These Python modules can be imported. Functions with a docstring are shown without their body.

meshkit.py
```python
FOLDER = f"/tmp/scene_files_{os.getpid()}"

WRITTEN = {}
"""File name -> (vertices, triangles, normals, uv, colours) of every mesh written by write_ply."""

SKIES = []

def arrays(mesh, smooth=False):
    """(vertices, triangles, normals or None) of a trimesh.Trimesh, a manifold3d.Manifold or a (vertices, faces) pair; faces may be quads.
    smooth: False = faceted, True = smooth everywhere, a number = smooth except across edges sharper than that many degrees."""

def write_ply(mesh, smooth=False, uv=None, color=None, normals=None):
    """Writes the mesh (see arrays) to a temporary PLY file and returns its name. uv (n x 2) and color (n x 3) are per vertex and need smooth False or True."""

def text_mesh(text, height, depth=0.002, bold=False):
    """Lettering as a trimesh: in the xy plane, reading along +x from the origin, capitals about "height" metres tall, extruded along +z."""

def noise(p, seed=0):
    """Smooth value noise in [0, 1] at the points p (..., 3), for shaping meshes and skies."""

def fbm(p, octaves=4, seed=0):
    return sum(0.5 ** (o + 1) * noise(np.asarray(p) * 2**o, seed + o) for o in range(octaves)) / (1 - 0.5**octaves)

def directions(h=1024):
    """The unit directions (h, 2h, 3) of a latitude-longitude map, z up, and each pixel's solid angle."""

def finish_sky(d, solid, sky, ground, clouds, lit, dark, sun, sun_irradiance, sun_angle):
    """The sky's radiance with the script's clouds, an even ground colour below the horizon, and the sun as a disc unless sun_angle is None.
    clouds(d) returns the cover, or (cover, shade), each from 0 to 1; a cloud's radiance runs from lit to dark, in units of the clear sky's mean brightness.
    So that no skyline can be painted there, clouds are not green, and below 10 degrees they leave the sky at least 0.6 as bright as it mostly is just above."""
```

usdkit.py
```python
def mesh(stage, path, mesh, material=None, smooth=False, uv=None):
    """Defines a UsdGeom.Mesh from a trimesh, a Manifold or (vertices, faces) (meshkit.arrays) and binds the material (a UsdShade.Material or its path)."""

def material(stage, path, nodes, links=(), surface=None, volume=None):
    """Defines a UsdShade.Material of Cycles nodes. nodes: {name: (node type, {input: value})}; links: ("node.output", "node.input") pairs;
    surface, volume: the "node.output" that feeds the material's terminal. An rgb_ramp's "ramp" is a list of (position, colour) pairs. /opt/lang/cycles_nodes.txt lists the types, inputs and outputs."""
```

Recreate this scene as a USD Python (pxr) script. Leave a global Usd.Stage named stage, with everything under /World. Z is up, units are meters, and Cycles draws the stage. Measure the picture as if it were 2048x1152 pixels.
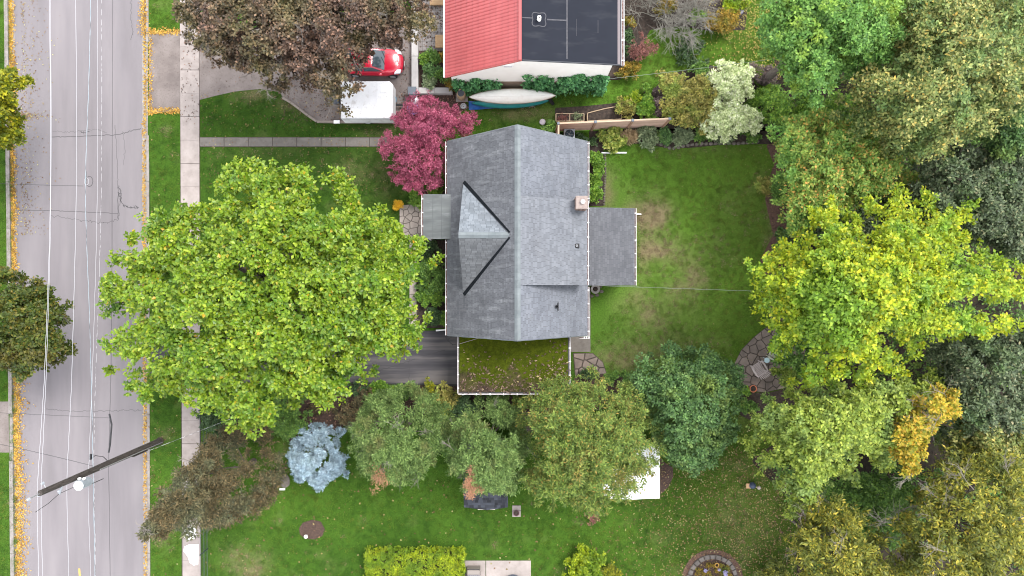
import math, numpy as np, trimesh, shapely, usdkit, meshkit
from shapely.geometry import Polygon, LineString, Point, box as sbox
from shapely.ops import unary_union
from scipy.sparse import coo_matrix
from scipy.sparse.csgraph import connected_components
from pxr import Usd, UsdGeom, UsdLux, UsdShade, Sdf, Gf, Vt

stage = Usd.Stage.CreateInMemory()
UsdGeom.SetStageUpAxis(stage, UsdGeom.Tokens.z)
UsdGeom.SetStageMetersPerUnit(stage, 1.0)
UsdGeom.Xform.Define(stage, '/World')
UsdGeom.Scope.Define(stage, '/World/Looks')

# ------------------------------------------------------------------ camera, sky, sun, exposure
HC = 45.5                       # camera height; 30 px of the 2048 px photograph per metre on the ground
cam = UsdGeom.Camera.Define(stage, '/World/camera')
cam.AddTranslateOp().Set(Gf.Vec3d(0, 0, HC))
cam.CreateHorizontalApertureAttr(36.0); cam.CreateVerticalApertureAttr(20.25)
cam.CreateFocalLengthAttr(36.0 * 30 * HC / 2048)
cam.CreateClippingRangeAttr(Gf.Vec2f(0.5, 2000))
cam.CreateExposureAttr(EXPOSURE := 2.05)

SUN_EL, SUN_AZ = math.radians(56), math.radians(50)      # azimuth measured from +y towards +x
sd = np.array([math.sin(SUN_AZ) * math.cos(SUN_EL), math.cos(SUN_AZ) * math.cos(SUN_EL), math.sin(SUN_EL)])
dome = UsdLux.DomeLight.Define(stage, '/World/sky')
skym = usdkit.material(stage, '/World/Looks/sky_look', {
    's': ('sky_texture', {'sky_type': 'single_scattering', 'sun_disc': False, 'sun_elevation': SUN_EL, 'sun_rotation': SUN_AZ}),
    'tc': ('texture_coordinate', {}),
    'n': ('noise_texture', {'scale': 2.2, 'detail': 5.0, 'roughness': 0.55}),
    'r': ('rgb_ramp', {'ramp': [(0.3, (4.2, 4.25, 4.45)), (0.7, (5.6, 5.6, 5.7))]}),
    'm': ('mix', {'fac': 0.88}),
    'b': ('background_shader', {'strength': 0.13})},
    [('tc.generated', 'n.vector'), ('n.fac', 'r.fac'), ('s.color', 'm.color1'), ('r.color', 'm.color2'), ('m.color', 'b.color')], surface='b.background')
UsdShade.MaterialBindingAPI.Apply(dome.GetPrim()).Bind(skym)
dome.GetPrim().SetCustomDataByKey('label', 'pale overcast sky'); dome.GetPrim().SetCustomDataByKey('category', 'sky'); dome.GetPrim().SetCustomDataByKey('kind', 'structure')
sun = UsdLux.DistantLight.Define(stage, '/World/sun')
sun.CreateNormalizeAttr(True); sun.CreateIntensityAttr(0.34); sun.CreateAngleAttr(24.0); sun.CreateColorAttr(Gf.Vec3f(1.0, 0.965, 0.92))
# rotate so that -z points away from the sun
zx = Gf.Rotation(Gf.Vec3d(0, 0, 1), Gf.Vec3d(*sd))
sun.AddTransformOp().Set(Gf.Matrix4d().SetRotate(zx))

# ------------------------------------------------------------------ helpers
def P(px, py, z=0.0):
    k = (HC - z) / HC / 30.0
    return np.array([(px - 1024) * k, (576 - py) * k, z])
def PP(pts, z=0.0): return np.array([P(a, b, z)[:2] for a, b in pts])
RNG = np.random.default_rng(7)
_used = {}
def numbered(parent, name):
    k = (parent, name); n = _used.get(k, 0); _used[k] = n + 1
    return f'{parent}/{name}' if n == 0 else f'{parent}/{name}_{n:03d}'
def path_of(p): return '/World' if p is None else str((p.GetPrim() if hasattr(p, 'GetPrim') else p).GetPath())
def tag(o, label=None, cat=None, group=None, kind=None):
    p = o.GetPrim() if hasattr(o, 'GetPrim') else o
    for k, v in (('label', label), ('category', cat), ('group', group), ('kind', kind)):
        if v: p.SetCustomDataByKey(k, v)
    return o
def thing(name, label, cat, loc=(0, 0, 0), rz=0.0, group=None):
    x = UsdGeom.Xform.Define(stage, numbered('/World', name))
    x.AddTranslateOp().Set(Gf.Vec3d(*map(float, loc)))
    if rz: x.AddRotateZOp().Set(float(math.degrees(rz)))
    return tag(x, label, cat, group)
def copy_of(src, loc, rz, label, group=None):
    p = src.GetPrim(); d = p.GetCustomData()
    base = p.GetName()
    if base[-4:-3] == '_' and base[-3:].isdigit(): base = base[:-4]
    x = UsdGeom.Xform.Define(stage, numbered('/World', base))
    x.GetPrim().GetReferences().AddInternalReference(p.GetPath())
    x.ClearXformOpOrder()
    x = UsdGeom.Xformable(x.GetPrim())
    x.AddTranslateOp(opSuffix='copy').Set(Gf.Vec3d(*map(float, loc))); x.AddRotateZOp(opSuffix='copy').Set(float(math.degrees(rz)))
    x.GetPrim().SetInstanceable(True)
    return tag(x, label, d['category'], group or d.get('group'))
def obj(name, mesh, m, parent=None, smooth=False, label=None, kind=None):
    if isinstance(mesh, MB): mesh = mesh.get()
    o = usdkit.mesh(stage, numbered(path_of(parent), name), mesh, m, smooth)
    if m is not None and str(m.GetPath()) in _island: island_random(o)
    return tag(o, label, None, None, kind)
def single(name, mesh, m, label, cat, smooth=False, group=None, kind=None):
    return tag(obj(name, mesh, m, None, smooth), label, cat, group, kind)

_island = set()
def island_random(o):
    """one random number for each loose piece of the mesh, as the primvar rnd"""
    f = np.array(o.GetFaceVertexIndicesAttr().Get()).reshape(-1, 3); n = len(o.GetPointsAttr().Get())
    g = coo_matrix((np.ones(2 * len(f), np.int8), (np.r_[f[:, 0], f[:, 0]], np.r_[f[:, 1], f[:, 2]])), shape=(n, n)); k, lab = connected_components(g, directed=False)
    r = np.random.default_rng(k).random(k)[lab].astype(np.float32)
    UsdGeom.PrimvarsAPI(o).CreatePrimvar('rnd', Sdf.ValueTypeNames.FloatArray, 'vertex').Set(Vt.FloatArray.FromNumpy(r))

class MB:                                   # mesh builder
    def __init__(s): s.v, s.f, s.n = [], [], 0
    def add(s, v, f):
        v = np.asarray(v, float); f = np.asarray(f, int)
        if len(v) == 0: return s
        if f.shape[1] == 4: f = np.vstack([f[:, [0, 1, 2]], f[:, [0, 2, 3]]])
        s.v.append(v); s.f.append(f + s.n); s.n += len(v); return s
    def mesh(s, m): return s.add(m.vertices, m.faces)
    def get(s): return (np.vstack(s.v), np.vstack(s.f))
    def box(s, c, size, rz=0.0, R=None):
        h = np.asarray(size, float) / 2
        v = np.array([[x, y, z] for x in (-1, 1) for y in (-1, 1) for z in (-1, 1)]) * h
        if rz:
            ca, sa = math.cos(rz), math.sin(rz); v = v @ np.array([[ca, sa, 0], [-sa, ca, 0], [0, 0, 1]])
        if R is not None: v = v @ np.asarray(R).T
        return s.add(v + np.asarray(c, float), [[0, 1, 3, 2], [4, 6, 7, 5], [0, 4, 5, 1], [2, 3, 7, 6], [0, 2, 6, 4], [1, 5, 7, 3]])
    def bbox(s, c, size, b=0.01, rz=0.0):   # box with a chamfered top edge
        x, y, z = np.asarray(size, float) / 2
        poly = np.array([[-x, -y], [x, -y], [x, y], [-x, y]])
        if rz:
            ca, sa = math.cos(rz), math.sin(rz); poly = poly @ np.array([[ca, sa], [-sa, ca]])
        return s.slab(poly + np.asarray(c, float)[:2], c[2] - z, c[2] + z, b)
    def slab(s, poly, z0, z1, b=0.01):      # convex-ish polygon with chamfered rim
        p = np.asarray(poly, float); n = len(p)
        a = np.sum(p[:, 0] * np.roll(p[:, 1], -1) - np.roll(p[:, 0], -1) * p[:, 1])
        if a < 0: p = p[::-1]
        e = np.roll(p, -1, 0) - p; e /= np.linalg.norm(e, axis=1, keepdims=True) + 1e-9
        nr = np.stack([-e[:, 1], e[:, 0]], 1); bis = nr + np.roll(nr, 1, 0)
        bis /= np.maximum((bis * nr).sum(1, keepdims=True), 0.5)
        q = p + bis * b; c = q.mean(0)
        v = np.vstack([np.c_[p, np.full(n, z0)], np.c_[p, np.full(n, z1 - b)], np.c_[q, np.full(n, z1)], [[*c, z1]]])
        i = np.arange(n); j = (i + 1) % n
        f = np.vstack([np.c_[i, j, j + n], np.c_[i, j + n, i + n], np.c_[i + n, j + n, j + 2 * n], np.c_[i + n, j + 2 * n, i + 2 * n], np.c_[i + 2 * n, j + 2 * n, np.full(n, 3 * n)]])
        return s.add(v, f)
    def tube(s, pts, r, sides=6, cap=True):
        p = np.asarray(pts, float); r = np.broadcast_to(np.asarray(r, float), (len(p),))
        t = np.gradient(p, axis=0); t /= np.linalg.norm(t, axis=1, keepdims=True) + 1e-12
        ref = np.where(np.abs(t[:, 2:]) < 0.95, [0, 0, 1.0], [1.0, 0, 0])
        a = np.cross(t, ref); a /= np.linalg.norm(a, axis=1, keepdims=True) + 1e-12; b = np.cross(t, a)
        an = np.arange(sides) * 2 * np.pi / sides
        v = p[:, None] + r[:, None, None] * (np.cos(an)[None, :, None] * a[:, None] + np.sin(an)[None, :, None] * b[:, None])
        i, j = np.meshgrid(np.arange(len(p) - 1), np.arange(sides), indexing='ij')
        f = np.stack([i * sides + j, i * sides + (j + 1) % sides, (i + 1) * sides + (j + 1) % sides, (i + 1) * sides + j], -1).reshape(-1, 4)
        v = v.reshape(-1, 3); f = np.vstack([f[:, [0, 1, 2]], f[:, [0, 2, 3]]])[:, ::-1]
        if cap:
            L = (len(p) - 1) * sides
            f = np.vstack([f, [[0, k + 1, k] for k in range(1, sides - 1)], [[L, L + k, L + k + 1] for k in range(1, sides - 1)]])
        return s.add(v, f)
    def lathe(s, prof, c=(0, 0, 0), sides=20, sx=1.0, sy=1.0):
        pr = np.asarray(prof, float); an = np.arange(sides) * 2 * np.pi / sides
        v = np.stack([pr[:, None, 0] * np.cos(an) * sx, pr[:, None, 0] * np.sin(an) * sy, np.broadcast_to(pr[:, None, 1], (len(pr), sides))], -1).reshape(-1, 3) + np.asarray(c, float)
        i, j = np.meshgrid(np.arange(len(pr) - 1), np.arange(sides), indexing='ij')
        f = np.stack([i * sides + j, i * sides + (j + 1) % sides, (i + 1) * sides + (j + 1) % sides, (i + 1) * sides + j], -1).reshape(-1, 4)
        return s.add(v, f)
    def sheet(s, poly, z):                  # flat polygon (shapely)
        for g in getattr(poly, 'geoms', [poly]):
            if g.is_empty or g.geom_type != 'Polygon': continue
            v, f = trimesh.creation.triangulate_polygon(g, engine='earcut')
            n = np.cross(v[f[:, 1]] - v[f[:, 0]], v[f[:, 2]] - v[f[:, 0]])
            f = np.where((n < 0)[:, None], f[:, ::-1], f)
            s.add(np.c_[v, np.full(len(v), z)], f)
        return s
    def prism(s, poly, z0, z1):
        for g in getattr(poly, 'geoms', [poly]):
            if g.is_empty or g.geom_type != 'Polygon': continue
            m = trimesh.creation.extrude_polygon(g, z1 - z0, engine='earcut'); m.apply_translation([0, 0, z0]); s.mesh(m)
        return s
    def quad(s, a, b, c, d): return s.add([a, b, c, d], [[0, 1, 2, 3]])
    def plate(s, pts, th):                  # thick planar polygon: pts counter-clockwise seen from outside
        p = np.asarray(pts, float); n = np.cross(p[1] - p[0], p[2] - p[0]); n /= np.linalg.norm(n); k = len(p)
        q = p - n * th; v = np.vstack([p, q])
        f = [[0, i, i + 1] for i in range(1, k - 1)] + [[k, k + i + 1, k + i] for i in range(1, k - 1)]
        for i in range(k):
            j = (i + 1) % k; f += [[i, i + k, j + k], [i, j + k, j]]
        return s.add(v, f)

# ------------------------------------------------------------------ materials
_mats = {}
def mat(name, cols, scale=3.0, detail=4.0, rough=0.85, spec=0.3, bump=0.0, bscale=40.0, rand=0.0, stretch=None, stain=None, metallic=0.0, coat=0.0, island=0.0, attr=None, lo=0.3, hi=0.7):
    if name in _mats: return _mats[name]
    if np.ndim(cols[0]) == 0: cols = [cols]
    N = {'g': ('geometry', {}), 'p': ('principled_bsdf', {'roughness': rough, 'specular_ior_level': spec, 'metallic': metallic, 'coat_weight': coat})}
    L = []
    if attr:
        N['at'] = ('attribute', {'attribute': attr}); cur = 'at.color'
        N['n'] = ('noise_texture', {'scale': scale, 'detail': detail, 'roughness': 0.65}); L.append(('g.position', 'n.vector'))
        N['r'] = ('rgb_ramp', {'ramp': [(lo, (0.62,) * 3), (hi, (1.32,) * 3)]}); L.append(('n.fac', 'r.fac'))
        N['mu'] = ('mix', {'mix_type': 'multiply', 'fac': 1.0}); L += [(cur, 'mu.color1'), ('r.color', 'mu.color2')]; cur = 'mu.color'
    elif len(cols) == 1:
        N['c'] = ('color', {'value': cols[0]}); cur = 'c.color'
    else:
        N['mp'] = ('mapping', {'scale': stretch or (1, 1, 1)}); L.append(('g.position', 'mp.vector'))
        N['n'] = ('noise_texture', {'scale': scale, 'detail': detail, 'roughness': 0.6}); L.append(('mp.vector', 'n.vector'))
        N['r'] = ('rgb_ramp', {'ramp': [(lo + (hi - lo) * i / (len(cols) - 1), c) for i, c in enumerate(cols)]}); L.append(('n.fac', 'r.fac')); cur = 'r.color'
    for i, st in enumerate(stain or []):
        col, sc, a, b, fac = st[:5]
        N[f'smp{i}'] = ('mapping', {'scale': st[5] if len(st) > 5 else (1, 1, 1)}); L.append(('g.position', f'smp{i}.vector'))
        N[f'sn{i}'] = ('noise_texture', {'scale': sc, 'detail': 5.0, 'roughness': 0.6}); L.append((f'smp{i}.vector', f'sn{i}.vector'))
        N[f'sr{i}'] = ('map_range', {'from_min': a, 'from_max': b, 'to_min': 0.0, 'to_max': fac, 'clamp': True}); L.append((f'sn{i}.fac', f'sr{i}.value'))
        N[f'sm{i}'] = ('mix', {'color2': col}); L += [(f'sr{i}.result', f'sm{i}.fac'), (cur, f'sm{i}.color1')]; cur = f'sm{i}.color'
    if rand or island:
        if rand: N['oi'] = ('object_info', {}); src = 'oi.random'
        else: N['ir'] = ('attribute', {'attribute': 'rnd'}); src = 'ir.fac'
        a = rand or island; b_ = 1 if rand else 1 - a
        N['rr'] = ('rgb_ramp', {'ramp': [(0, (b_ * (1 - a),) * 3), (1, (b_ * (1 + a),) * 3)]}); L.append((src, 'rr.fac'))
        N['hv'] = ('mix', {'mix_type': 'multiply', 'fac': 1.0}); L += [('rr.color', 'hv.color2'), (cur, 'hv.color1')]; cur = 'hv.color'
    L.append((cur, 'p.base_color'))
    if bump:
        N['bn'] = ('noise_texture', {'scale': bscale, 'detail': 4.0}); L.append(('g.position', 'bn.vector'))
        N['bu'] = ('bump', {'strength': bump, 'distance': 0.02}); L += [('bn.fac', 'bu.height'), ('bu.normal', 'p.normal')]
    if island: _island.add(f'/World/Looks/{name}')
    _mats[name] = usdkit.material(stage, f'/World/Looks/{name}', N, L, surface='p.BSDF')
    return _mats[name]

GAIN = {'leaf_lime_maple': (0.94, 1.02, 0.48), 'leaf_crimson_maple': (1.45, 1.4, 1.27), 'leaf_pink_maple': (1.36, 1.2, 1.47), 'leaf_street_tree': (0.91, 0.96, 0.56), 'leaf_yellow_street': (1.13, 1.11, 0.45), 'leaf_brown_cedar': (1.33, 1.17, 1.09), 'leaf_green_cedar': (1.25, 1.53, 1.1), 'leaf_rusty_cedar': (1.24, 1.55, 0.87), 'leaf_blue_green': (1.36, 1.59, 0.84), 'leaf_fresh_green': (1.23, 1.36, 0.87), 'leaf_brown_oak': (1.71, 2.06, 1.32), 'leaf_orange_green': (2.18, 2.5, 1.59), 'leaf_grey_green': (1.26, 1.47, 1.08), 'leaf_golden_maple': (1.28, 1.46, 0.55), 'leaf_pale_maple': (1.4, 1.35, 0.64), 'leaf_yellow_ash': (1.47, 1.66, 1.04), 'needle_blue': (1.38, 1.4, 1.49), 'leaf_variegated': (2.29, 2.18, 2.38), 'leaf_ivy': (1.85, 2.75, 2.04), 'leaf_olive_bush': (2.18, 2.07, 1.43), 'leaf_yellow_hedge': (1.23, 1.33, 0.44), 'leaf_amber': (1.52, 1.65, 0.82), 'leaf_mid_green': (1.72, 1.72, 1.32), 'leaf_dark_green': (1.6, 1.6, 1.4), 'leaf_bright_green': (1.2, 1.25, 1), 'leaf_hosta': (1.5, 1.45, 1.2), 'leaf_sage': (1.4, 1.4, 1.3), 'leaf_dusky_purple': (1.4, 1.4, 1.4), 'leaf_dusky_red': (1.2, 1.2, 1.2), 'leaf_amber_bush': (1.2, 1.2, 1)}
def leafmat(name, cols, patch=None, pscale=0.5, plo=0.45, phi=0.65, trans=0.3, spec=0.35, rough=0.5, tone=0.32):
    if name in _mats: return _mats[name]
    gn = np.array(GAIN.get(name, (1, 1, 1))); _island.add(f'/World/Looks/{name}')
    fx_ = lambda q: [(p_, tuple(np.minimum(np.array(c_) * gn, .8))) for p_, c_ in q]
    cols = fx_(cols); patch = fx_(patch) if patch else None
    N = {'g': ('geometry', {}), 'ra': ('rgb_ramp', {'ramp': list(cols)}), 'ir': ('attribute', {'attribute': 'rnd'}), 'p': ('principled_bsdf', {'roughness': rough, 'specular_ior_level': spec}),
         't': ('translucent_bsdf', {}), 'mc': ('mix_closure', {'fac': trans})}
    L = [('ir.fac', 'ra.fac')]; cur = 'ra.color'
    if patch:
        N['rb'] = ('rgb_ramp', {'ramp': list(patch)}); N['n'] = ('noise_texture', {'scale': pscale, 'detail': 3.0, 'roughness': 0.6})
        N['mr'] = ('map_range', {'from_min': plo, 'from_max': phi, 'clamp': True}); N['m'] = ('mix', {})
        L += [('ir.fac', 'rb.fac'), ('g.position', 'n.vector'), ('n.fac', 'mr.value'), ('mr.result', 'm.fac'), (cur, 'm.color1'), ('rb.color', 'm.color2')]; cur = 'm.color'
    N['tn'] = ('noise_texture', {'scale': 1.9, 'detail': 3.0, 'roughness': 0.7}); N['tr'] = ('rgb_ramp', {'ramp': [(0.3, (1 - tone,) * 3), (0.7, (1 + tone,) * 3)]}); N['th'] = ('mix', {'mix_type': 'multiply', 'fac': 1.0})
    L += [('g.position', 'tn.vector'), ('tn.fac', 'tr.fac'), ('tr.color', 'th.color2'), (cur, 'th.color1')]; cur = 'th.color'
    L += [(cur, 'p.base_color'), (cur, 't.color'), ('p.BSDF', 'mc.closure1'), ('t.BSDF', 'mc.closure2')]
    _mats[name] = usdkit.material(stage, f'/World/Looks/{name}', N, L, surface='mc.closure')
    return _mats[name]

def srgb(r, g, b, k=1.0):                   # 8-bit sRGB -> linear
    return tuple(k * (x / 12.92 if x <= 0.04045 else ((x + 0.055) / 1.055) ** 2.4) for x in (r / 255, g / 255, b / 255))
# ------------------------------------------------------------------ common materials
M_soil = mat('soil', [(0.014, 0.010, 0.008), (0.034, 0.024, 0.019), (0.06, 0.043, 0.033)], 6, 6, bump=0.8, bscale=25)
M_mulch = mat('mulch', [(0.020, 0.013, 0.011), (0.050, 0.030, 0.023), (0.095, 0.058, 0.042)], 14, 6, bump=0.9, bscale=30)
M_forest = mat('forest_floor_look', [(0.01, 0.008, 0.006), (0.03, 0.021, 0.015), (0.03, 0.032, 0.012)], 2.5, 6, bump=0.9, bscale=18)
M_asph = mat('asphalt', [(0.126, 0.1144, 0.1204), (0.1495, 0.136, 0.1435), (0.1722, 0.1568, 0.1633)], 0.5, 8, rough=0.9, bump=0.35, bscale=60, stretch=(1.4, 0.18, 1),
             stain=[((0.19, 0.182, 0.186), 70, 0.55, 0.75, 0.7), ((0.09, 0.085, 0.09), 90, 0.58, 0.75, 0.6), ((0.12, 0.115, 0.12), 0.35, 0.5, 0.75, 0.4, (2.2, 0.1, 1))])
M_seal = mat('crack_seal', [(0.035, 0.034, 0.036)], rough=0.7)
M_drive_old = mat('old_driveway', [(0.1104, 0.09248, 0.08648), (0.1472, 0.1242, 0.1154), (0.1794, 0.1541, 0.1442)], 0.9, 7, rough=0.95, bump=0.4, bscale=50, stain=[((0.07, 0.05, 0.04), 9, 0.55, 0.72, 0.55)])
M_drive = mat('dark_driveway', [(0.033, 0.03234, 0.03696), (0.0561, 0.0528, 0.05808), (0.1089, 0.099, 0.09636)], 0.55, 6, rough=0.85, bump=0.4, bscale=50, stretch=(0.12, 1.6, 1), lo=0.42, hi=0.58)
M_conc = mat('sidewalk_concrete', [(0.2066, 0.1782, 0.1647), (0.248, 0.2156, 0.2011), (0.2847, 0.2504, 0.2348)], 1.6, 7, rough=0.9, bump=0.25, bscale=60, rand=0.06, stain=[((0.13, 0.10, 0.085), 5, 0.6, 0.78, 0.5)])
M_curb = mat('curb_concrete', [(0.16, 0.144, 0.132), (0.232, 0.212, 0.2)], 2.5, 6, rough=0.9, bump=0.3, bscale=50, rand=0.06, stain=[((0.11, 0.08, 0.06), 4, 0.52, 0.7, 0.6)])
M_path = mat('path_concrete', [(0.104, 0.0944, 0.084), (0.152, 0.1376, 0.124)], 2.0, 7, rough=0.95, bump=0.3, bscale=50, rand=0.08, stain=[((0.07, 0.055, 0.04), 7, 0.56, 0.72, 0.5)])
M_white = mat('white_paint', [(0.74, 0.74, 0.74), (0.82, 0.82, 0.81)], 2, 4, rough=0.5)
M_whitemetal = mat('white_gutter', [(0.70, 0.69, 0.69), (0.8, 0.79, 0.79)], 3, 4, rough=0.4, spec=0.5, stain=[((0.3, 0.22, 0.19), 3, 0.56, 0.72, 0.5)])
M_black = mat('black_plastic', [(0.012, 0.012, 0.014)], rough=0.5)
M_rubber = mat('rubber', [(0.018, 0.018, 0.018)], rough=0.8)
M_steel = mat('galvanised', [(0.30, 0.31, 0.32), (0.42, 0.43, 0.44)], 6, 3, rough=0.45, metallic=0.6)
M_wood = mat('fresh_wood', [(0.42, 0.28, 0.215), (0.50, 0.35, 0.28)], 4, 5, rough=0.8, stretch=(0.25, 3, 3), rand=0.07)
M_wood2 = mat('tan_wood', [(0.30, 0.19, 0.10), (0.38, 0.25, 0.14)], 4, 5, rough=0.8, stretch=(0.4, 3, 3), rand=0.06)
M_timber = mat('grey_timber', [(0.15, 0.125, 0.105), (0.22, 0.19, 0.165)], 4, 5, rough=0.9, stretch=(0.4, 3, 3), rand=0.08)
M_flag = mat('flagstone', [(0.1164, 0.09528, 0.08237), (0.1624, 0.1302, 0.1118), (0.2082, 0.1651, 0.1412)], 1.8, 6, rough=0.85, bump=0.35, bscale=25, rand=0.18)
M_flag_pale = mat('pale_flagstone', [(0.2592, 0.2214, 0.1944), (0.3348, 0.2916, 0.2592)], 2.2, 6, rough=0.85, bump=0.3, bscale=25, rand=0.10)
M_stone = mat('edging_stone', [(0.085, 0.073, 0.062), (0.15, 0.13, 0.112)], 5, 5, rough=0.9, bump=0.5, bscale=20, rand=0.18)
M_bark = mat('bark', [(0.055, 0.045, 0.038), (0.12, 0.10, 0.085)], 5, 6, rough=0.95, stretch=(3, 3, 0.5), bump=0.6, bscale=20)
M_twig = mat('pale_twigs', [(0.22, 0.19, 0.17), (0.34, 0.30, 0.28)], 4, 4, rough=0.9)
M_glass = mat('window_glass', [(0.02, 0.025, 0.03)], rough=0.06, spec=0.6)
M_pole = mat('pole_wood', [(0.020, 0.017, 0.015), (0.045, 0.038, 0.034), (0.075, 0.065, 0.058)], 7, 6, rough=0.9, stretch=(3, 3, 0.35))
M_terra = mat('terracotta', [(0.36, 0.11, 0.055), (0.42, 0.15, 0.08)], 5, 4, rough=0.8)

EXCL = []                                    # where no grass grows
def excl(poly): EXCL.append(poly if hasattr(poly, 'buffer') else Polygon(poly))

# ------------------------------------------------------------------ ground: one sheet with lawn, worn patches and a sunken road corridor
def road_edges(y):                           # world x of the two kerb faces at world y
    py = 576 - y * 30
    return (25 + (38 - 25) * py / 1152 - 1024) / 30, (282 + 3.5 * py / 1152 - 1024) / 30
DRY = [(1300, 440, 34, 44, 1.0), (1325, 430, 22, 22, .6), (1315, 500, 40, 22, .9), (1262, 430, 22, 20, .6), (1383, 555, 26, 26, .7), (1410, 562, 12, 12, .6), (1355, 580, 28, 20, .5), (1262, 600, 32, 30, .45),
       (1300, 640, 26, 30, .4), (1255, 715, 60, 26, .8), (1340, 690, 60, 20, .35), (1215, 385, 14, 40, .7), (1430, 690, 18, 14, .3), (1395, 510, 60, 30, .25), (1480, 430, 60, 50, .15), (1545, 480, 16, 60, .5),
       (1330, 640, 100, 60, .22), (500, 1135, 34, 30, .75), (475, 1105, 30, 20, .3), (790, 905, 20, 14, .3), (1470, 930, 22, 16, .4), (1480, 1050, 60, 60, .25), (600, 900, 40, 30, .35), (330, 870, 16, 14, .5), (330, 260, 10, 10, .5), (320, 1085, 10, 10, .35), (590, 210, 40, 16, .5), (505, 190, 30, 12, .6), (760, 262, 40, 12, .3),
       (1040, 228, 60, 12, .6), (1120, 235, 30, 20, .3), (700, 340, 60, 30, .25), (540, 300, 60, 20, .2), (770, 350, 30, 50, .3), (1290, 520, 14, 40, .5), (1400, 300, 120, 10, .15)]
def fields(x, y, hf=1.3):
    """dryness, tone at world points"""
    px, py = x * 30 + 1024, 576 - y * 30
    p = np.stack([x, y, np.zeros_like(x)], -1)
    n1 = meshkit.fbm(p * 0.9 + 31, 4, 3); n2 = meshkit.fbm(p * 0.22 + 5, 3, 9); n3 = meshkit.fbm(p * hf + 7, 4, 12)
    d = np.zeros_like(x)
    for cx, cy, rx, ry, w in DRY:
        d += .85 * w * np.exp(-(((px - cx) / rx) ** 2 + ((py - cy) / ry) ** 2))
    d = np.clip(d * (0.25 + 1.9 * np.clip(n3 - 0.15, 0, 1)) * 1.15, 0, 1)
    warm = np.clip((px - 1170) / 500, 0, 1) * (px < 1700) * 0.42
    d = np.clip(d + np.clip((n1 - 0.62) * 0.9, 0, 0.18), 0, 1)
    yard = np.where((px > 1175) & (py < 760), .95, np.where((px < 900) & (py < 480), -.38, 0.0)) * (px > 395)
    return d, n2 + yard * .35, warm, n1, yard
def lawn_colour(x, y):
    d, n2, warm, n1, yard = fields(x, y)
    g1, g2 = np.array([0.030, 0.069, 0.0075]), np.array([0.041, 0.090, 0.0095])
    c = g1 + (g2 - g1) * np.clip((n2 - 0.3) * 2.2, 0, 1)[..., None]
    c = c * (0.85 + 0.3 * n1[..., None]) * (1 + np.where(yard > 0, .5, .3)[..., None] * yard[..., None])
    c = c + (np.array([0.066, 0.078, 0.012]) - c) * warm[..., None]
    return c + (np.array([0.165, 0.125, 0.075]) - c) * (d * 0.85)[..., None]
xs = np.unique(np.r_[np.linspace(-300, -46, 12), np.arange(-46, -34.4, 0.5), np.arange(-34.4, -23.4, 0.11), np.arange(-23.4, 20, 0.36), np.arange(20, 24, .6), np.arange(24, 46, 0.6), np.linspace(46, 300, 12)].round(3))
ys = np.unique(np.r_[np.linspace(-300, -27, 12), np.arange(-27, -20, 0.6), np.arange(-20, 20, 0.36), np.arange(20, 27, 0.6), np.linspace(27, 300, 12)].round(3))
GX, GY = np.meshgrid(xs, ys, indexing='ij')
xl, xr = road_edges(GY)
GZ = np.where((GX > xl - 0.50) & (GX < xr + 0.42), -0.30, 0.0)
near = (np.abs(GX) < 45) & (np.abs(GY) < 26)
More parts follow.
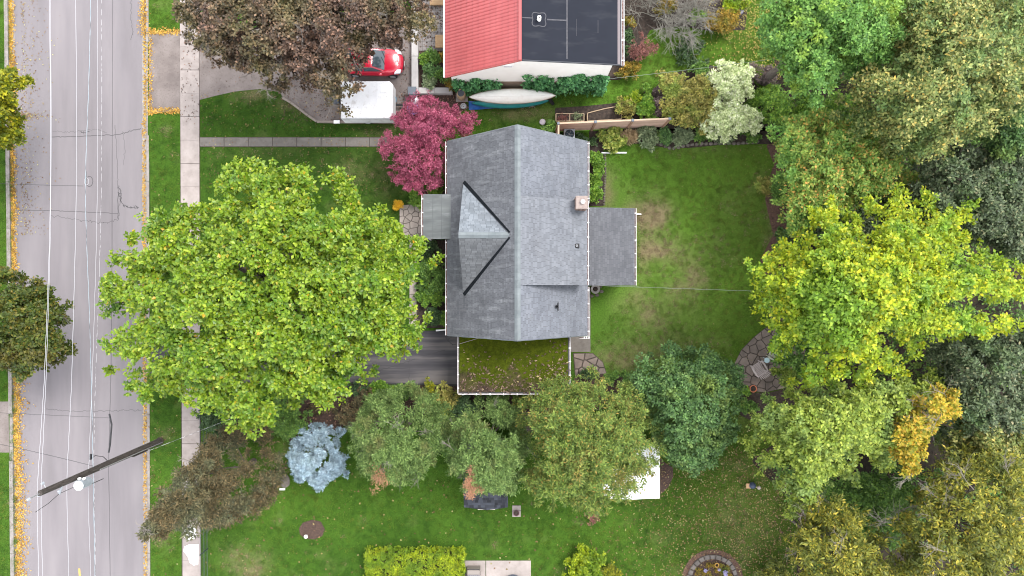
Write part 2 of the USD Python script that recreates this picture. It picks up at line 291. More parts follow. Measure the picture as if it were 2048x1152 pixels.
GZ = GZ + np.where(near & (GZ == 0), (meshkit.fbm(np.stack([GX, GY, 0 * GX], -1) * 0.35, 3, 4) - 0.5) * 0.02 - 0.008, np.where(GZ == 0, -0.008, 0))
nx, ny = len(xs), len(ys)
i, j = np.meshgrid(np.arange(nx - 1), np.arange(ny - 1), indexing='ij'); a = (i * ny + j).ravel()
gm = obj('ground', (np.stack([GX, GY, GZ], -1).reshape(-1, 3), np.stack([a, a + ny, a + ny + 1, a + 1], -1)), mat('lawn', [(0, 0, 0)], 9, 6, rough=1.0, spec=0.1, bump=0.8, bscale=22, attr='tone', lo=0.3, hi=0.7), smooth=True)
UsdGeom.PrimvarsAPI(gm).CreatePrimvar('tone', Sdf.ValueTypeNames.Color3fArray, 'vertex').Set(Vt.Vec3fArray.FromNumpy(lawn_colour(GX, GY).reshape(-1, 3).astype(np.float32)))
tag(gm, 'green lawn ground with pale dry patches', 'ground', kind='structure')

# ------------------------------------------------------------------ road, kerbs, pavements
YT, YB = 27.0, -27.0
(l0, r0), (l1, r1) = road_edges(YT), road_edges(YB)
road = obj('road', MB().sheet(Polygon([(l0, YT), (l1, YB), (r1, YB), (r0, YT)]), -0.13), M_asph); tag(road, 'grey asphalt road crossed by thin sealed cracks', 'road', kind='structure')
excl([(l0 - .1, YT), (l1 - .1, YB), (r1 + .55, YB), (r0 + .55, YT)])
def strip(mb, pts, w, z, jig=0.0, px=True, rs=1):
    p = PP(pts, z) if px else np.asarray(pts, float)
    if jig:
        rg = np.random.default_rng(rs); t = np.linspace(0, len(p) - 1, 14 * (len(p) - 1)); p = np.stack([np.interp(t, np.arange(len(p)), p[:, k]) for k in (0, 1)], 1)
        p[1:-1] += rg.normal(0, jig, (len(p) - 2, 2))
    return mb.sheet(LineString(p).buffer(w / 2, cap_style=2, join_style=2), z)
for k, (pts, w, jg) in enumerate([
    ([(104, 274), (150, 273), (232, 270), (262, 262), (282, 257)], .05, .02), ([(30, 420), (102, 421), (150, 423), (236, 427)], .045, .012), ([(100, 430), (160, 440), (200, 446), (236, 440), (240, 402)], .03, .05),
    ([(236, 384), (236, 438)], .05, .01), ([(237, 384), (246, 410), (262, 416), (278, 414)], .05, .05), ([(230, 250), (235, 330), (236, 384)], .03, .02), ([(262, 0), (262, 40), (266, 66), (262, 80)], .025, .03),
    ([(92, 818), (140, 822), (215, 822), (250, 820), (283, 821)], .03, .03), ([(180, 262), (170, 266), (160, 262)], .03, .03), ([(246, 262), (250, 300), (247, 330)], .02, .03),
    ([(105, 262), (140, 264), (196, 258), (214, 266)], .02, .03), ([(240, 404), (243, 384), (236, 372)], .04, .04)]):
    obj('sealed_crack', strip(MB(), pts, w * .62, -0.126, jg, rs=k), M_seal, road)
obj('painted_mark', strip(MB(), [(158, 1137), (160, 1153)], .14, -0.126), mat('faded_yellow', [(0.42, 0.26, 0.08)], rough=.8), road)
# kerbs in segments
def kerb(side, label):
    t = thing('kerb', label, 'kerb')
    for y0 in np.arange(-27, 27, 3.1):
        y1 = y0 + 3.085
        cut = {'right': (11.7, 17.0), 'left': (-11.2, -7.4)}[side]
        top = -0.02 if cut[0] < (y0 + y1) / 2 < cut[1] else 0.022
        m = MB()
        for (a, b, h) in (((-0.02, 0.33, -0.115), (0.33, 0.50, top)) if side == 'right' else ((-0.33, 0.02, -0.115), (-0.58, -0.33, top))):
            e0, e1 = road_edges(y0)[side == 'right'], road_edges(y1)[side == 'right']
            m.slab([(e0 + a, y0), (e0 + b, y0), (e1 + b, y1), (e1 + a, y1)], -0.32, h, 0.012)
        obj('kerb_stone', m, M_curb, t)
kerb('right', 'pale concrete kerb between the road and the grass verge with the pole')
kerb('left', 'pale concrete kerb along the leaf-covered far side of the road')
# pavement slabs (joint positions read off the photograph)
walk = tag(UsdGeom.Xform.Define(stage, '/World/pavement'), 'pale concrete pavement of rectangular slabs between verge and lawns', 'pavement', kind='structure')
def sw_edges(py): return 360 + 5.5 * py / 1152, 398 + 3.5 * py / 1152
jy = -140
while jy < 1300:
    ln = 46.7
    big_j = int(round((jy + 140) / 46.7)) % 2; g0, g1 = (.42, .1) if big_j == 0 else (.1, .42)
    a0, b0 = sw_edges(jy + g0); a1, b1 = sw_edges(jy + ln - g1)
    q = PP([(a0, jy + g0), (b0, jy + g0), (b1, jy + ln - g1), (a1, jy + ln - g1)])
    obj('slab', MB().slab(q, -0.1, 0.035 + RNG.normal(0, .003), 0.006), M_conc, walk); jy += ln
obj('slab_bedding', MB().sheet(Polygon(PP([(359, -141), (399, -141), (403, 1300), (364, 1300)])), 0.008), M_soil, walk)
excl(PP([(357, -140), (400, -140), (404, 1300), (363, 1300)]))
M_patch = mat('fresh_cement_wash', [(0.80, 0.79, 0.78)], rough=.7)
for pts in ([(368, 1068), (372, 1056), (388, 1046), (392, 1052), (393, 1068), (389, 1077), (378, 1080), (370, 1076)], [(369, 1093), (380, 1088), (398, 1088), (397, 1128), (388, 1130), (380, 1124), (376, 1112), (368, 1102)]):
    obj('cement_patch', MB().sheet(Polygon(PP(pts)).buffer(.09).buffer(-.09), 0.056), M_patch, walk)
def surface(name, pts, z, m, label, cat, z0=0.0, kind='structure', grass=True, smooth=0.0):
    p = Polygon(PP(pts))
    if smooth: p = p.buffer(smooth).buffer(-2 * smooth).buffer(smooth)
    o = tag(obj(name, MB().sheet(p, z), m), label, cat, kind=kind)
    if grass: excl(p.buffer(0.02))
    return o
surface('driveway_apron', [(298, 68), (360, 62), (361, 222), (298, 226)], 0.012, M_drive_old, 'worn grey asphalt apron linking the road to the neighbour driveway', 'driveway')
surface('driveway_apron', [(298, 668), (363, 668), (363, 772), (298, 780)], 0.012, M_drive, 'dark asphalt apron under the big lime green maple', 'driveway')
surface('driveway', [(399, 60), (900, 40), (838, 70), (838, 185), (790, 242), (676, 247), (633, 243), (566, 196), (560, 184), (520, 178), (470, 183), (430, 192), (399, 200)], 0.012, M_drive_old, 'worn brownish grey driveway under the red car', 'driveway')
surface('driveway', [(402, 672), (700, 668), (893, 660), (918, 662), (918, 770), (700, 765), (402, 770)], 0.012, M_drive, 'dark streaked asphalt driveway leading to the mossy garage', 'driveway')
for k, (pts, w) in enumerate([([(700, 765), (918, 770)], .12), ([(820, 705), (850, 712), (890, 700)], .03), ([(885, 664), (895, 680), (905, 690), (913, 688)], .03), ([(895, 680), (905, 672), (915, 668)], .025), ([(740, 745), (780, 735), (830, 718)], .03), ([(818, 715), (818, 768)], .02)]):
    obj('sealed_crack', strip(MB(), pts, w, 0.017, .015, rs=50 + k), M_seal, stage.GetPrimAtPath('/World/driveway_001'))
surface('driveway', [(-60, 803), (17, 803), (19, 905), (-60, 905)], 0.012, M_drive_old, 'grey driveway meeting the left side of the road', 'driveway')
surface('walkway_base', [(398, 274), (776, 274), (776, 294), (398, 294)], 0.006, M_soil, 'soil under the narrow concrete walk between two lawns', 'walkway')
fw = tag(UsdGeom.Xform.Define(stage, '/World/front_walk'), 'narrow grey concrete walk from the pavement to the pink maple', 'walkway', kind='structure')
for a in np.arange(400, 775, 48.5):
    obj('slab', MB().slab(PP([(a + .4, 275), (min(a + 48, 776), 275), (min(a + 48, 776), 293), (a + .4, 293)]), -.05, .03, .012), M_path, fw)
fw2 = tag(UsdGeom.Xform.Define(stage, '/World/house_walk'), 'narrow concrete walk along the front planting bed of the house', 'walkway', kind='structure')
for a in np.arange(478, 662, 37):
    obj('slab', MB().slab(PP([(819, a + .4), (833, a + .4), (833, a + 36.6), (819, a + 36.6)]), -.05, .03, .012), M_flag_pale, fw2)
excl(PP([(817, 478), (835, 478), (835, 664), (817, 664)]))

M_joint = mat('joint_sand', [(0.035, 0.028, 0.023), (0.07, 0.056, 0.046)], 8, 4)
def flagging(name, outline, n, m, label, joint=.05, z=.035, seed=0, cat='patio', base=M_soil, soft=.04):
    poly = Polygon(PP(outline)); rg = np.random.default_rng(seed)
    x0, y0, x1, y1 = poly.bounds; pts = []
    while len(pts) < n:
        c = rg.uniform([x0, y0], [x1, y1], (40, 2)); c = c[shapely.contains_xy(poly, c[:, 0], c[:, 1])]
        if not len(c): continue
        d = np.array([min([np.hypot(*(q - p)) for p in pts] or [9]) for q in c]); pts.append(c[np.argmax(d * rg.uniform(.35, 1, len(d)))])
    cells = shapely.voronoi_polygons(shapely.MultiPoint(pts), extend_to=poly.buffer(5))
    t = tag(UsdGeom.Xform.Define(stage, numbered('/World', name)), label, cat, kind='structure')
    for c in cells.geoms:
        g = c.intersection(poly).buffer(-joint / 2)
        if g.is_empty: continue
        for q in getattr(g, 'geoms', [g]):
            if q.area < .02: continue
            q = q.buffer(-soft).buffer(soft * .8, quad_segs=2).simplify(.012) if q.area > .06 else q
            if q.is_empty or q.geom_type != 'Polygon': continue
            obj('flagstone', MB().slab(np.array(q.exterior.coords)[:-1], -.03, z + rg.normal(0, .005), .012), m, t)
    obj('joint_soil', MB().sheet(poly, .012), base, t); excl(poly)
    return t
flagging('front_terrace', [(799, 410), (846, 408), (846, 481), (826, 482), (818, 478), (799, 474)], 24, M_flag_pale, 'pale flagstone terrace before the porch roof', joint=.022, seed=3, cat='terrace', soft=.015, base=M_joint)
flagging('patio', [(1468, 728), (1482, 700), (1505, 676), (1530, 656), (1560, 648), (1600, 660), (1612, 700), (1600, 745), (1575, 775), (1530, 785), (1500, 782), (1480, 765)], 62, M_flag, 'brown grey flagstone patio under two garden chairs', joint=.032, seed=5, base=M_joint)
sp = flagging('stepping_path', [(1146, 706), (1186, 706), (1206, 724), (1214, 748), (1150, 752)], 10, M_flag, 'flagstones between the garage wall and the back lawn', joint=.06, seed=8, cat='path', base=M_joint)
bw = tag(UsdGeom.Xform.Define(stage, '/World/back_walk'), 'brownish concrete walk along the back wall of the house', 'walkway', kind='structure')
for q in ([(1166, 574), (1181, 574), (1181, 620), (1166, 620)], [(1166, 621), (1181, 621), (1181, 672), (1166, 672)], [(1136, 673), (1181, 673), (1181, 704), (1136, 704)]):
    obj('slab', MB().slab(PP(q), -.05, .03, .012), M_path, bw)
excl(PP([(1130, 574), (1182, 574), (1182, 705), (1130, 705)]))
cp = tag(UsdGeom.Xform.Define(stage, '/World/concrete_pad'), 'pinkish concrete pad beside the clipped yellow green hedge', 'pad', kind='structure')
for q in ([(929, 1121), (971, 1121), (971, 1230), (929, 1230)], [(972, 1121), (1062, 1121), (1062, 1230), (972, 1230)]):
    obj('slab', MB().slab(PP(q), -.05, .05, .015), M_conc, cp)
excl(PP([(927, 1119), (1064, 1119), (1064, 1235), (927, 1235)]))
# neighbour's paved forecourt: individual pavers
fc = tag(UsdGeom.Xform.Define(stage, '/World/forecourt'), 'pale paved forecourt beside the salmon roof', 'forecourt', kind='structure')
m = MB()
for a in np.arange(836, 892, 9.0):
    for b in np.arange(-60, 95, 9.0):
        m.bbox((*P(a + 4.5, b + 4.5)[:2], .02 + RNG.normal(0, .003)), (.288, .288, .06), .008)
tag(obj('pavers', m, mat('pavers', [(0.2, 0.18, 0.172), (0.248, 0.228, 0.22)], 1.3, 5, island=.10, bump=.2), fc), kind='stuff')
excl(PP([(820, -70), (895, -70), (895, 190), (820, 190)]))

# ------------------------------------------------------------------ planting beds
beds = [
 ('garden_bed', [(837, 93), (892, 90), (905, 155), (905, 175), (837, 175)], M_mulch, 'mulched bed inside the white L-shaped retaining wall'),
 ('garden_bed', [(834, 480), (896, 480), (896, 656), (834, 656)], M_soil, 'dark planting bed along the front wall of the house'),
 ('garden_bed', [(840, 380), (896, 376), (896, 410), (846, 410)], M_soil, 'soil strip behind the porch roof and the pink maple'),
 ('garden_bed', [(1178, 262), (1300, 255), (1420, 262), (1540, 255), (1546, 288), (1440, 290), (1380, 296), (1330, 296), (1290, 288), (1250, 287), (1215, 300), (1178, 300)], M_soil, 'border bed of low leafy plants below the wooden fence'),
 ('garden_bed', [(1177, 300), (1208, 300), (1208, 412), (1177, 412)], M_soil, 'narrow soil bed behind the chimney wall'),
 ('garden_bed', [(1110, 216), (1172, 212), (1240, 205), (1300, 190), (1330, 150), (1420, 130), (1490, 150), (1560, 210), (1545, 262), (1330, 262), (1110, 244)], M_soil, 'bed of tall shrubs beyond the wooden fence'),
 ('garden_bed', [(430, 845), (560, 800), (700, 768), (915, 772), (1000, 792), (1140, 790), (1150, 752), (1215, 748), (1270, 760), (1290, 800), (1100, 840), (880, 830), (850, 830), (730, 840), (690, 850), (640, 880), (590, 895), (560, 860), (440, 880)], M_mulch, 'brown mulched border under the shrubs beside the dark driveway'),
 ('garden_bed', [(1205, 0), (1300, -60), (1440, -60), (1500, -30), (1490, 60), (1420, 62), (1360, 52), (1300, 60), (1270, 120), (1240, 160), (1210, 160)], M_soil, 'soil bed under the bare-branched shrub'),
 ('garden_bed', [(906, 176), (925, 196), (938, 215), (880, 250), (792, 250), (792, 226), (838, 200), (838, 190)], M_mulch, 'leaf-strewn bed under the pink Japanese maple'),
 ('garden_bed', [(1300, 900), (1330, 925), (1346, 935), (1346, 955), (1336, 975), (1320, 990), (1300, 985)], M_mulch, 'rounded brown bed beside the white shed roof'),
 ('garden_bed', [(598, 1056), (606, 1045), (625, 1039), (642, 1043), (650, 1058), (645, 1072), (628, 1079), (610, 1077), (600, 1069)], M_mulch, 'small round mulch circle in the lower lawn'),
 ('garden_bed', [(1480, 785), (1540, 785), (1600, 770), (1640, 900), (1520, 850), (1480, 830)], M_soil, 'dark bed below the flagstone patio'),
 ('garden_bed', [(1532, 290), (1548, 330), (1536, 360), (1530, 400), (1546, 470), (1520, 520), (1535, 560), (1540, 640), (1575, 650), (1600, 300), (1560, 280)], mat('red_mulch', [(0.04, 0.022, 0.018), (0.09, 0.05, 0.037), (0.15, 0.088, 0.064)], 9, 6, bump=.8), 'reddish brown mulch edge between back lawn and woodland'),
]
for nme, pts, mm, lb in beds: surface(nme, pts, 0.016, mm, lb, 'bed', smooth=.12)
surface('forest_floor', [(1545, -120), (1548, 120), (1560, 215), (1545, 260), (1575, 300), (1575, 640), (1600, 800), (1560, 880), (1500, 920), (1560, 980), (1590, 1010), (1600, 1060), (1580, 1300), (2300, 1300), (2300, -120)], 0.010, M_forest, 'dark leaf-littered woodland floor', 'forest floor', smooth=.3)
for gname, q in (('house', [(898, 285), (1178, 285), (1272, 410), (1272, 575), (1178, 680), (1140, 790), (915, 790), (893, 670)]), ('neighbour', [(890, -200), (1240, -200), (1222, 188), (905, 188)])): excl(PP(q))
excl(PP([(850, 395), (905, 395), (905, 475), (850, 475)]))
# ------------------------------------------------------------------ shingled roofs
def roof_mat(name, c, stains, island=.12):
    return mat(name, c, 1.2, 5, rough=.9, spec=.25, bump=.25, bscale=90, island=island, stain=stains)
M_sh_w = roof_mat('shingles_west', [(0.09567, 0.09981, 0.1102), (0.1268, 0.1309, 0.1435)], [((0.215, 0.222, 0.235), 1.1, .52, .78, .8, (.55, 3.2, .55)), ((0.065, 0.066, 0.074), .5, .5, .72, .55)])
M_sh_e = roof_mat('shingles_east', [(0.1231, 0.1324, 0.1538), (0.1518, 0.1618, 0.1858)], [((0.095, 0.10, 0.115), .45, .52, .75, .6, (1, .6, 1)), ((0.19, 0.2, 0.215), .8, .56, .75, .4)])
M_sh_add = roof_mat('shingles_addition', [(0.09337, 0.09625, 0.1079), (0.1166, 0.1203, 0.1327)], [((0.08, 0.083, 0.093), .5, .5, .72, .6)])
M_ridge = mat('ridge_cap', [(0.1271, 0.1435, 0.1517), (0.1681, 0.1886, 0.1968)], 2.2, 4, rough=.85, island=.07, stain=[((0.11, 0.13, 0.14), 1.5, .52, .7, .5)])
M_under = mat('roof_felt', [(0.05, 0.052, 0.058)], rough=.95)
M_valley = mat('valley_metal', [(0.005, 0.007, 0.009), (0.009, 0.011, 0.014)], 3, 3, rough=.8, spec=.12)
M_siding = mat('pale_siding', [(0.50, 0.48, 0.44)], rough=.7)
M_brick = mat('house_brick', [(0.20, 0.10, 0.075), (0.28, 0.15, 0.11)], 8, 3, rough=.9)

def shingles(corners, m, parent, expo=.14, tab=.31, th=.014, clip=None, seed=0, name='shingles', off=.004):
    """corners: eave_a, eave_b, ridge_b, ridge_a (3D). clip: shapely polygon in (u along eave, v up slope) metres"""
    A, B, C, D = [np.asarray(c, float) for c in corners]
    U = (B - A) / np.linalg.norm(B - A); W = D - A; W = W - U * (W @ U); V = W / np.linalg.norm(W); N = np.cross(U, V)
    if N[2] < 0: N = -N
    pl = clip or Polygon([((q - A) @ U, (q - A) @ V) for q in (A, B, C, D)])
    rg = np.random.default_rng(seed); x0, y0, x1, y1 = pl.bounds; mb = MB(); shapely.prepare(pl)
    for r, v in enumerate(np.arange(y0, y1, expo)):
        u = x0 - rg.uniform(0, tab)
        while u < x1:
            w = tab * rg.uniform(.75, 1.2); q = sbox(u + .007, v, u + w - .007, v + expo * .93); u += w
            if not pl.contains(q):
                q = q.intersection(pl)
                if q.is_empty or q.geom_type != 'Polygon' or q.area < 1e-3: continue
            c = np.array(q.exterior.coords)[:-1]
            if Polygon(c).exterior.is_ccw is False: c = c[::-1]
            t = th * rg.uniform(.7, 1.3); h = off + t * (1 - (c[:, 1] - v) / (expo * 1.05))
            lo = A + c[:, :1] * U + c[:, 1:] * V; hi = lo + N * h[:, None]; n = len(c)
            k = np.arange(n); kk = (k + 1) % n
            f = [[0, i_, i_ + 1] for i_ in range(1, n - 1)]
            mb.add(np.vstack([hi, lo]), np.vstack([f, np.c_[k + n, kk + n, kk], np.c_[k + n, kk, k]]))
    v_, f_ = mb.get()
    if np.cross(U, V)[2] < 0: f_ = f_[:, ::-1]
    return tag(obj(name, (v_, f_), m, parent), kind='stuff')
def gutter(a, b, parent, w=.12, up=0.0, brackets=.85):
    a, b = np.asarray(a, float), np.asarray(b, float); d = (b - a) / np.linalg.norm(b - a); s = np.array([d[1], -d[0], 0])
    m = MB()
    for o_, (ww, hh, zz) in ((0.0, (.012, .12, 0)), (w, (.018, .12, 0.01))):
        c = (a + b) / 2 + s * o_; m.box(c + [0, 0, zz - .06], (np.linalg.norm(b - a), ww, hh), math.atan2(d[1], d[0]))
    m.box((a + b) / 2 + s * w / 2 + [0, 0, -.115], (np.linalg.norm(b - a), w, .012), math.atan2(d[1], d[0]))
    g = obj('gutter', m, M_whitemetal, parent)
    mi = MB(); mi.box((a + b) / 2 + s * w / 2 + [0, 0, -.085], (np.linalg.norm(b - a), w - .03, .03), math.atan2(d[1], d[0]))
    obj('gutter_debris', mi, mat('gutter_debris', [(0.03, 0.02, 0.018), (0.14, 0.085, 0.075), (0.25, 0.22, 0.21)], 9, 5), g)
    br = MB()
    for t in np.arange(.3, np.linalg.norm(b - a), brackets): br.box(a + d * t + s * w / 2 + [0, 0, .004], (.05, w + .05, .02), math.atan2(d[1], d[0]))
    obj('bracket', br, M_whitemetal, g)
    return g
def ridge_cap(a, b, parent, w=.34, sl=1.0, m=None, piece=.42):
    a, b = np.asarray(a, float), np.asarray(b, float); L = np.linalg.norm(b - a); d = (b - a) / L; s = np.array([-d[1], d[0], 0]); mb = MB(); k = 0
    for t in np.arange(0, L, piece):
        e = min(t + piece * 1.02, L); z0, z1 = .045 + .012, .045
        dz = w / 2 * sl * .9
        p = [a + d * t + s * w / 2 + [0, 0, z0 - dz], a + d * t + [0, 0, z0], a + d * t - s * w / 2 + [0, 0, z0 - dz], a + d * e + s * w / 2 + [0, 0, z1 - dz], a + d * e + [0, 0, z1], a + d * e - s * w / 2 + [0, 0, z1 - dz]]
        q = [x - np.array([0, 0, .03]) for x in p]
        mb.add(p + q, [[0, 1, 4], [0, 4, 3], [1, 2, 5], [1, 5, 4], [0, 3, 9], [0, 9, 6], [2, 8, 11], [2, 11, 5], [0, 6, 7], [0, 7, 1], [1, 7, 8], [1, 8, 2]])
    return tag(obj('ridge_cap', mb, m or M_ridge, parent), kind='stuff')
def window(x, y, z, w, h, face, parent):
    n = {'-x': (-1, 0), '+x': (1, 0), '-y': (0, -1), '+y': (0, 1)}[face]; hor = n[0] == 0
    c = np.array([x, y, z]); o = np.array([n[0], n[1], 0.])
    sz = (w, .06, h) if hor else (.06, w, h)
    f = obj('window', MB().box(c + o * .02, sz), M_white, parent)
    g = MB()
    for k in (-1, 1):
        d = np.array([w * .25 * k, 0, 0]) if hor else np.array([0, w * .25 * k, 0])
        g.box(c + o * .045 + d, (w * .42, .03, h * .84) if hor else (.03, w * .42, h * .84))
    obj('pane', g, M_glass, f)

# ------------------------------------------------------------------ the house
H = thing('house', 'grey shingled house with crossing gables, chimney and mossy garage roof', 'house', (0, 0, 0))
XW, XE, XR, YS, YN, ZE, ZR = -4.02, 4.68, .31, -2.93, 9.08, 3.2, 7.5
wl = MB()
wl.box(((XW + XE) / 2, (YS + YN) / 2, 1.5), (XE - XW - .8, YN - YS - .5, 3.0))
xa, xb, xm = XW + .4, XE - .4, XR
def gable_end(y, n):
    z = lambda x: ZE + (x - XW) * (ZR - ZE) / (XR - XW) if x < XR else ZE + (XE - x) * (ZR - ZE) / (XE - XR)
    pts = [(xa, y, 3.0), (xb, y, 3.0), (xb, y, z(xb) - .12), (xm, y, ZR - .14), (xa, y, z(xa) - .12)]
    if n > 0: pts = pts[::-1]
    wl.plate(pts, .2)
gable_end(YS + .25, -1); gable_end(YN - .25, 1)
obj('wall', wl, M_brick, H)
r_w = obj('roof', MB().plate([(XW, YS, ZE), (XR, YS, ZR), (XR, YN, ZR), (XW, YN, ZE)], .14), M_under, H, label='west slope of the main roof')
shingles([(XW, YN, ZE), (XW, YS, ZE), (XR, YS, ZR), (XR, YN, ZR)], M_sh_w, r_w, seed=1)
r_e = obj('roof', MB().plate([(XE, YS, ZE), (XE, YN, ZE), (XR, YN, ZR), (XR, YS, ZR)], .14), M_under, H, label='east slope of the main roof')
LS = math.hypot(XE - XR, ZR - ZE)
SY0, SY1 = .17, 5.15                                                    # shed dormer between these
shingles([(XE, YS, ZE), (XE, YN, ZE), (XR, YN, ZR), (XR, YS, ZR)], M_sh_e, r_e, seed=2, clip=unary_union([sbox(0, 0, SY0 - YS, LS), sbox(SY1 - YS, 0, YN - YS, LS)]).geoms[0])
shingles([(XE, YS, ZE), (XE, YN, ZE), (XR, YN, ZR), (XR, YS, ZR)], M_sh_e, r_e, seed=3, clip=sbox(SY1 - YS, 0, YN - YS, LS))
rc = ridge_cap((XR, YS, ZR), (XR, YN, ZR), H)
# white rake trim
tr = MB()
for y in (YS - .012, YN + .012):
    for (x0, x1) in ((XW, XR), (XE, XR)):
        a, b = np.array([x0, y, ZE - .05]), np.array([x1, y, ZR - .05])
        tr.tube([a, b], .035, 4)
obj('rake_board', tr, M_ridge, H)
# shed dormer on the east slope: near the ridge it meets the main slope, its eave stands over the wall
sx, sz0, sz1 = 4.45, 5.08, 7.46
sd_ = obj('shed_dormer', MB().plate([(sx, SY0, sz0), (sx, SY1, sz0), (XR + .01, SY1, sz1), (XR + .01, SY0, sz1)], .10), M_under, H)
shingles([(sx, SY0, sz0), (sx, SY1, sz0), (XR + .01, SY1, sz1), (XR + .01, SY0, sz1)], roof_mat('shingles_dormer', [(0.1232, 0.131, 0.1477), (0.153, 0.1615, 0.1804)], [((0.105, 0.11, 0.122), .5, .52, .75, .6, (1.2, .6, 1)), ((0.185, 0.19, 0.205), .9, .55, .75, .45)]), sd_, seed=4)
w2 = MB().box((4.2, (SY0 + SY1) / 2, 4.0), (.16, SY1 - SY0 - .3, 2.1))
for y in (SY0 + .16, SY1 - .16):
    w2.plate([(XR + .5, y + .06, 6.85), (4.25, y + .06, 3.5), (4.25, y + .06, 4.98), ][::-1], .12)
obj('dormer_wall', w2, M_siding, sd_)
for y in (1.2, 3.9): window(4.3, y, 4.3, 1.1, .9, '+x', sd_)
def gut(a, b, w=.1, **k): k['w'] = w * .78; return gutter(a, b, H, **k)
gut((sx, SY0, 5.07), (sx, SY1, 5.07), w=.12)
gut((XE, SY1 + .1, 3.19), (XE, YN, 3.19), w=.12); gut((XE, YS - .05, 3.19), (XE, SY0 - .1, 3.19), w=.12)
gut((XW, YN, 3.19), (XW, YS, 3.19), w=.12)
gut((XE - .5, YS - .1, 3.17), (XE + .12, YS - .1, 3.17), w=.10, brackets=.15)
# front cross gable
ydc, zd, xf = 2.99, 7.02, -3.02
ya, yb, zb, xfb = 6.30, -.30, 4.24, -2.95
xj = XR - (ZR - zd)                                                      # ridge meets the main slope
top, = [np.array([xj, ydc, zd])]
fr = np.array([xf, ydc, zd])
dg = MB()
dg.plate([(xfb, ya, zb), (xf, ydc, zd), tuple(top)][::-1] if False else [tuple(fr), tuple(top), (xfb, ya, zb)], .08)
dg.plate([tuple(fr), (xfb, yb, zb), tuple(top)], .08)
fg = obj('front_gable', dg, M_under, H)
def tri_clip(A, B, T):
    pass
def gable_face(corner, seed, m):
    A = np.array([xfb, corner[1], zb]); V0 = fr - A; U = np.array([1., 0, 0]); V = V0 - U * (V0 @ U); hV = np.linalg.norm(V); V /= hV
    L = top[0] - xfb
    cl = Polygon([(0, 0), (L * .02, 0), (top[0] - A[0], hV), (fr[0] - A[0], hV)])
    B = A + U * L; C = B + V * hV; D = A + V * hV
    shingles([A, B, C, D], m, fg, clip=cl, seed=seed, off=.012)
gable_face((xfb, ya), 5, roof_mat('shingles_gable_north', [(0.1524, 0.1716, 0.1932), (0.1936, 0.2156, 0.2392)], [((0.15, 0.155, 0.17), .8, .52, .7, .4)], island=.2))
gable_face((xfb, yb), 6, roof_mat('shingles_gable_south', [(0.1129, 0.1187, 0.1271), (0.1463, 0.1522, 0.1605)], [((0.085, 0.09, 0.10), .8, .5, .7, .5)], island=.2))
ridge_cap(tuple(fr), tuple(top + [.1, 0, 0]), fg, w=.34, sl=.85)
vm = MB()
def main_z(x): return ZE + (x - XW) * (ZR - ZE) / (XR - XW)
for yc, sg in ((ya, 1), (yb, -1)):
    a = np.array([xfb - .05, yc + sg * .02, 0]); b = np.array([top[0], ydc + sg * .10, 0]); w_ = .21
    off = np.array([w_ * .72, sg * w_ * .72, 0])
    qa, qb = a, b
    pts = [qa + off * .1, qb + off * .0, qb + off * .45, qa + off * 1.05]
    pts = [np.array([q[0], q[1], main_z(q[0]) + .045]) for q in pts]
    if np.cross(pts[1] - pts[0], pts[2] - pts[0])[2] < 0: pts = pts[::-1]
    vm.plate(pts, .03)
obj('valley_flashing', vm, M_valley, fg)
gw = MB().plate([(xfb + .12, ya - .4, main_z(xfb) + .05), (xfb + .12, yb + .4, main_z(xfb) + .05), (xfb + .12, ydc, zd - .35)][::-1], .1)
obj('gable_wall', gw, M_siding, fg); window(xfb + .1, ydc, 5.2, 1.2, 1.1, '-x', fg)
# rear addition
ax0, ax1, ay0, ay1 = 4.34, 7.72, .16, 5.02
obj('wall', MB().box(((ax0 + ax1) / 2 - .1, (ay0 + ay1) / 2, 1.2), (ax1 - ax0 - .3, ay1 - ay0 - .5, 2.4)), M_siding, H, label='pale siding wall of the rear addition')
ra = obj('roof', MB().plate([(ax1, ay0, 2.55), (ax1, ay1, 2.55), (ax0, ay1, 3.15), (ax0, ay0, 3.15)], .12), M_under, H, label='low roof of the rear addition')
shingles([(ax1, ay0, 2.55), (ax1, ay1, 2.55), (ax0, ay1, 3.15), (ax0, ay0, 3.15)], M_sh_add, ra, seed=7)
gut((ax1, ay0, 2.53), (ax1, ay1, 2.53), w=.12)
window(ax1 - .25, 2.6, 1.4, 1.4, 1.1, '+x', H)
# porch roof
pz0, pz1 = 2.95, 3.55
pa, pb = P(846, 388, 2.95), P(906, 388, 3.5); pc, pd = P(906, 478, 3.5), P(846, 478, 2.95)
pr = obj('porch_roof', MB().plate([pd, pc, pb, pa], .14), mat('rolled_roofing', [(0.0775, 0.0837, 0.08494), (0.1023, 0.1104, 0.1116), (0.1364, 0.1457, 0.1457)], .8, 6, rough=.7, stretch=(.5, 3, 1), stain=[((0.21, 0.22, 0.225), 1.3, .55, .72, .7, (.5, 2.2, 1)), ((0.085, 0.09, 0.092), .6, .52, .7, .5)]), H)
sm = MB()
for t in (.33, .62, .9): 
    a = pa + (pb - pa) * t; d = pd + (pc - pd) * t; sm.box((a + d) / 2 + [0, 0, .008], (.03, np.linalg.norm(a - d), .012))
obj('roof_seam', sm, mat('rolled_seam', [(0.10, 0.108, 0.11)]), pr)
gut((pa[0], pa[1], 2.94), (pd[0], pd[1], 2.94), w=.11)
pp = MB()
for y in (pa[1] - .15, pd[1] + .15): pp.box((pa[0] + .2, y, 1.4), (.12, .12, 2.8))
obj('porch_post', pp, M_white, H)
obj('porch_step', MB().bbox(((pa[0] + XW) / 2 + .1, (pa[1] + pd[1]) / 2, .15), (1.7, 2.4, .3), .02), M_conc, H)
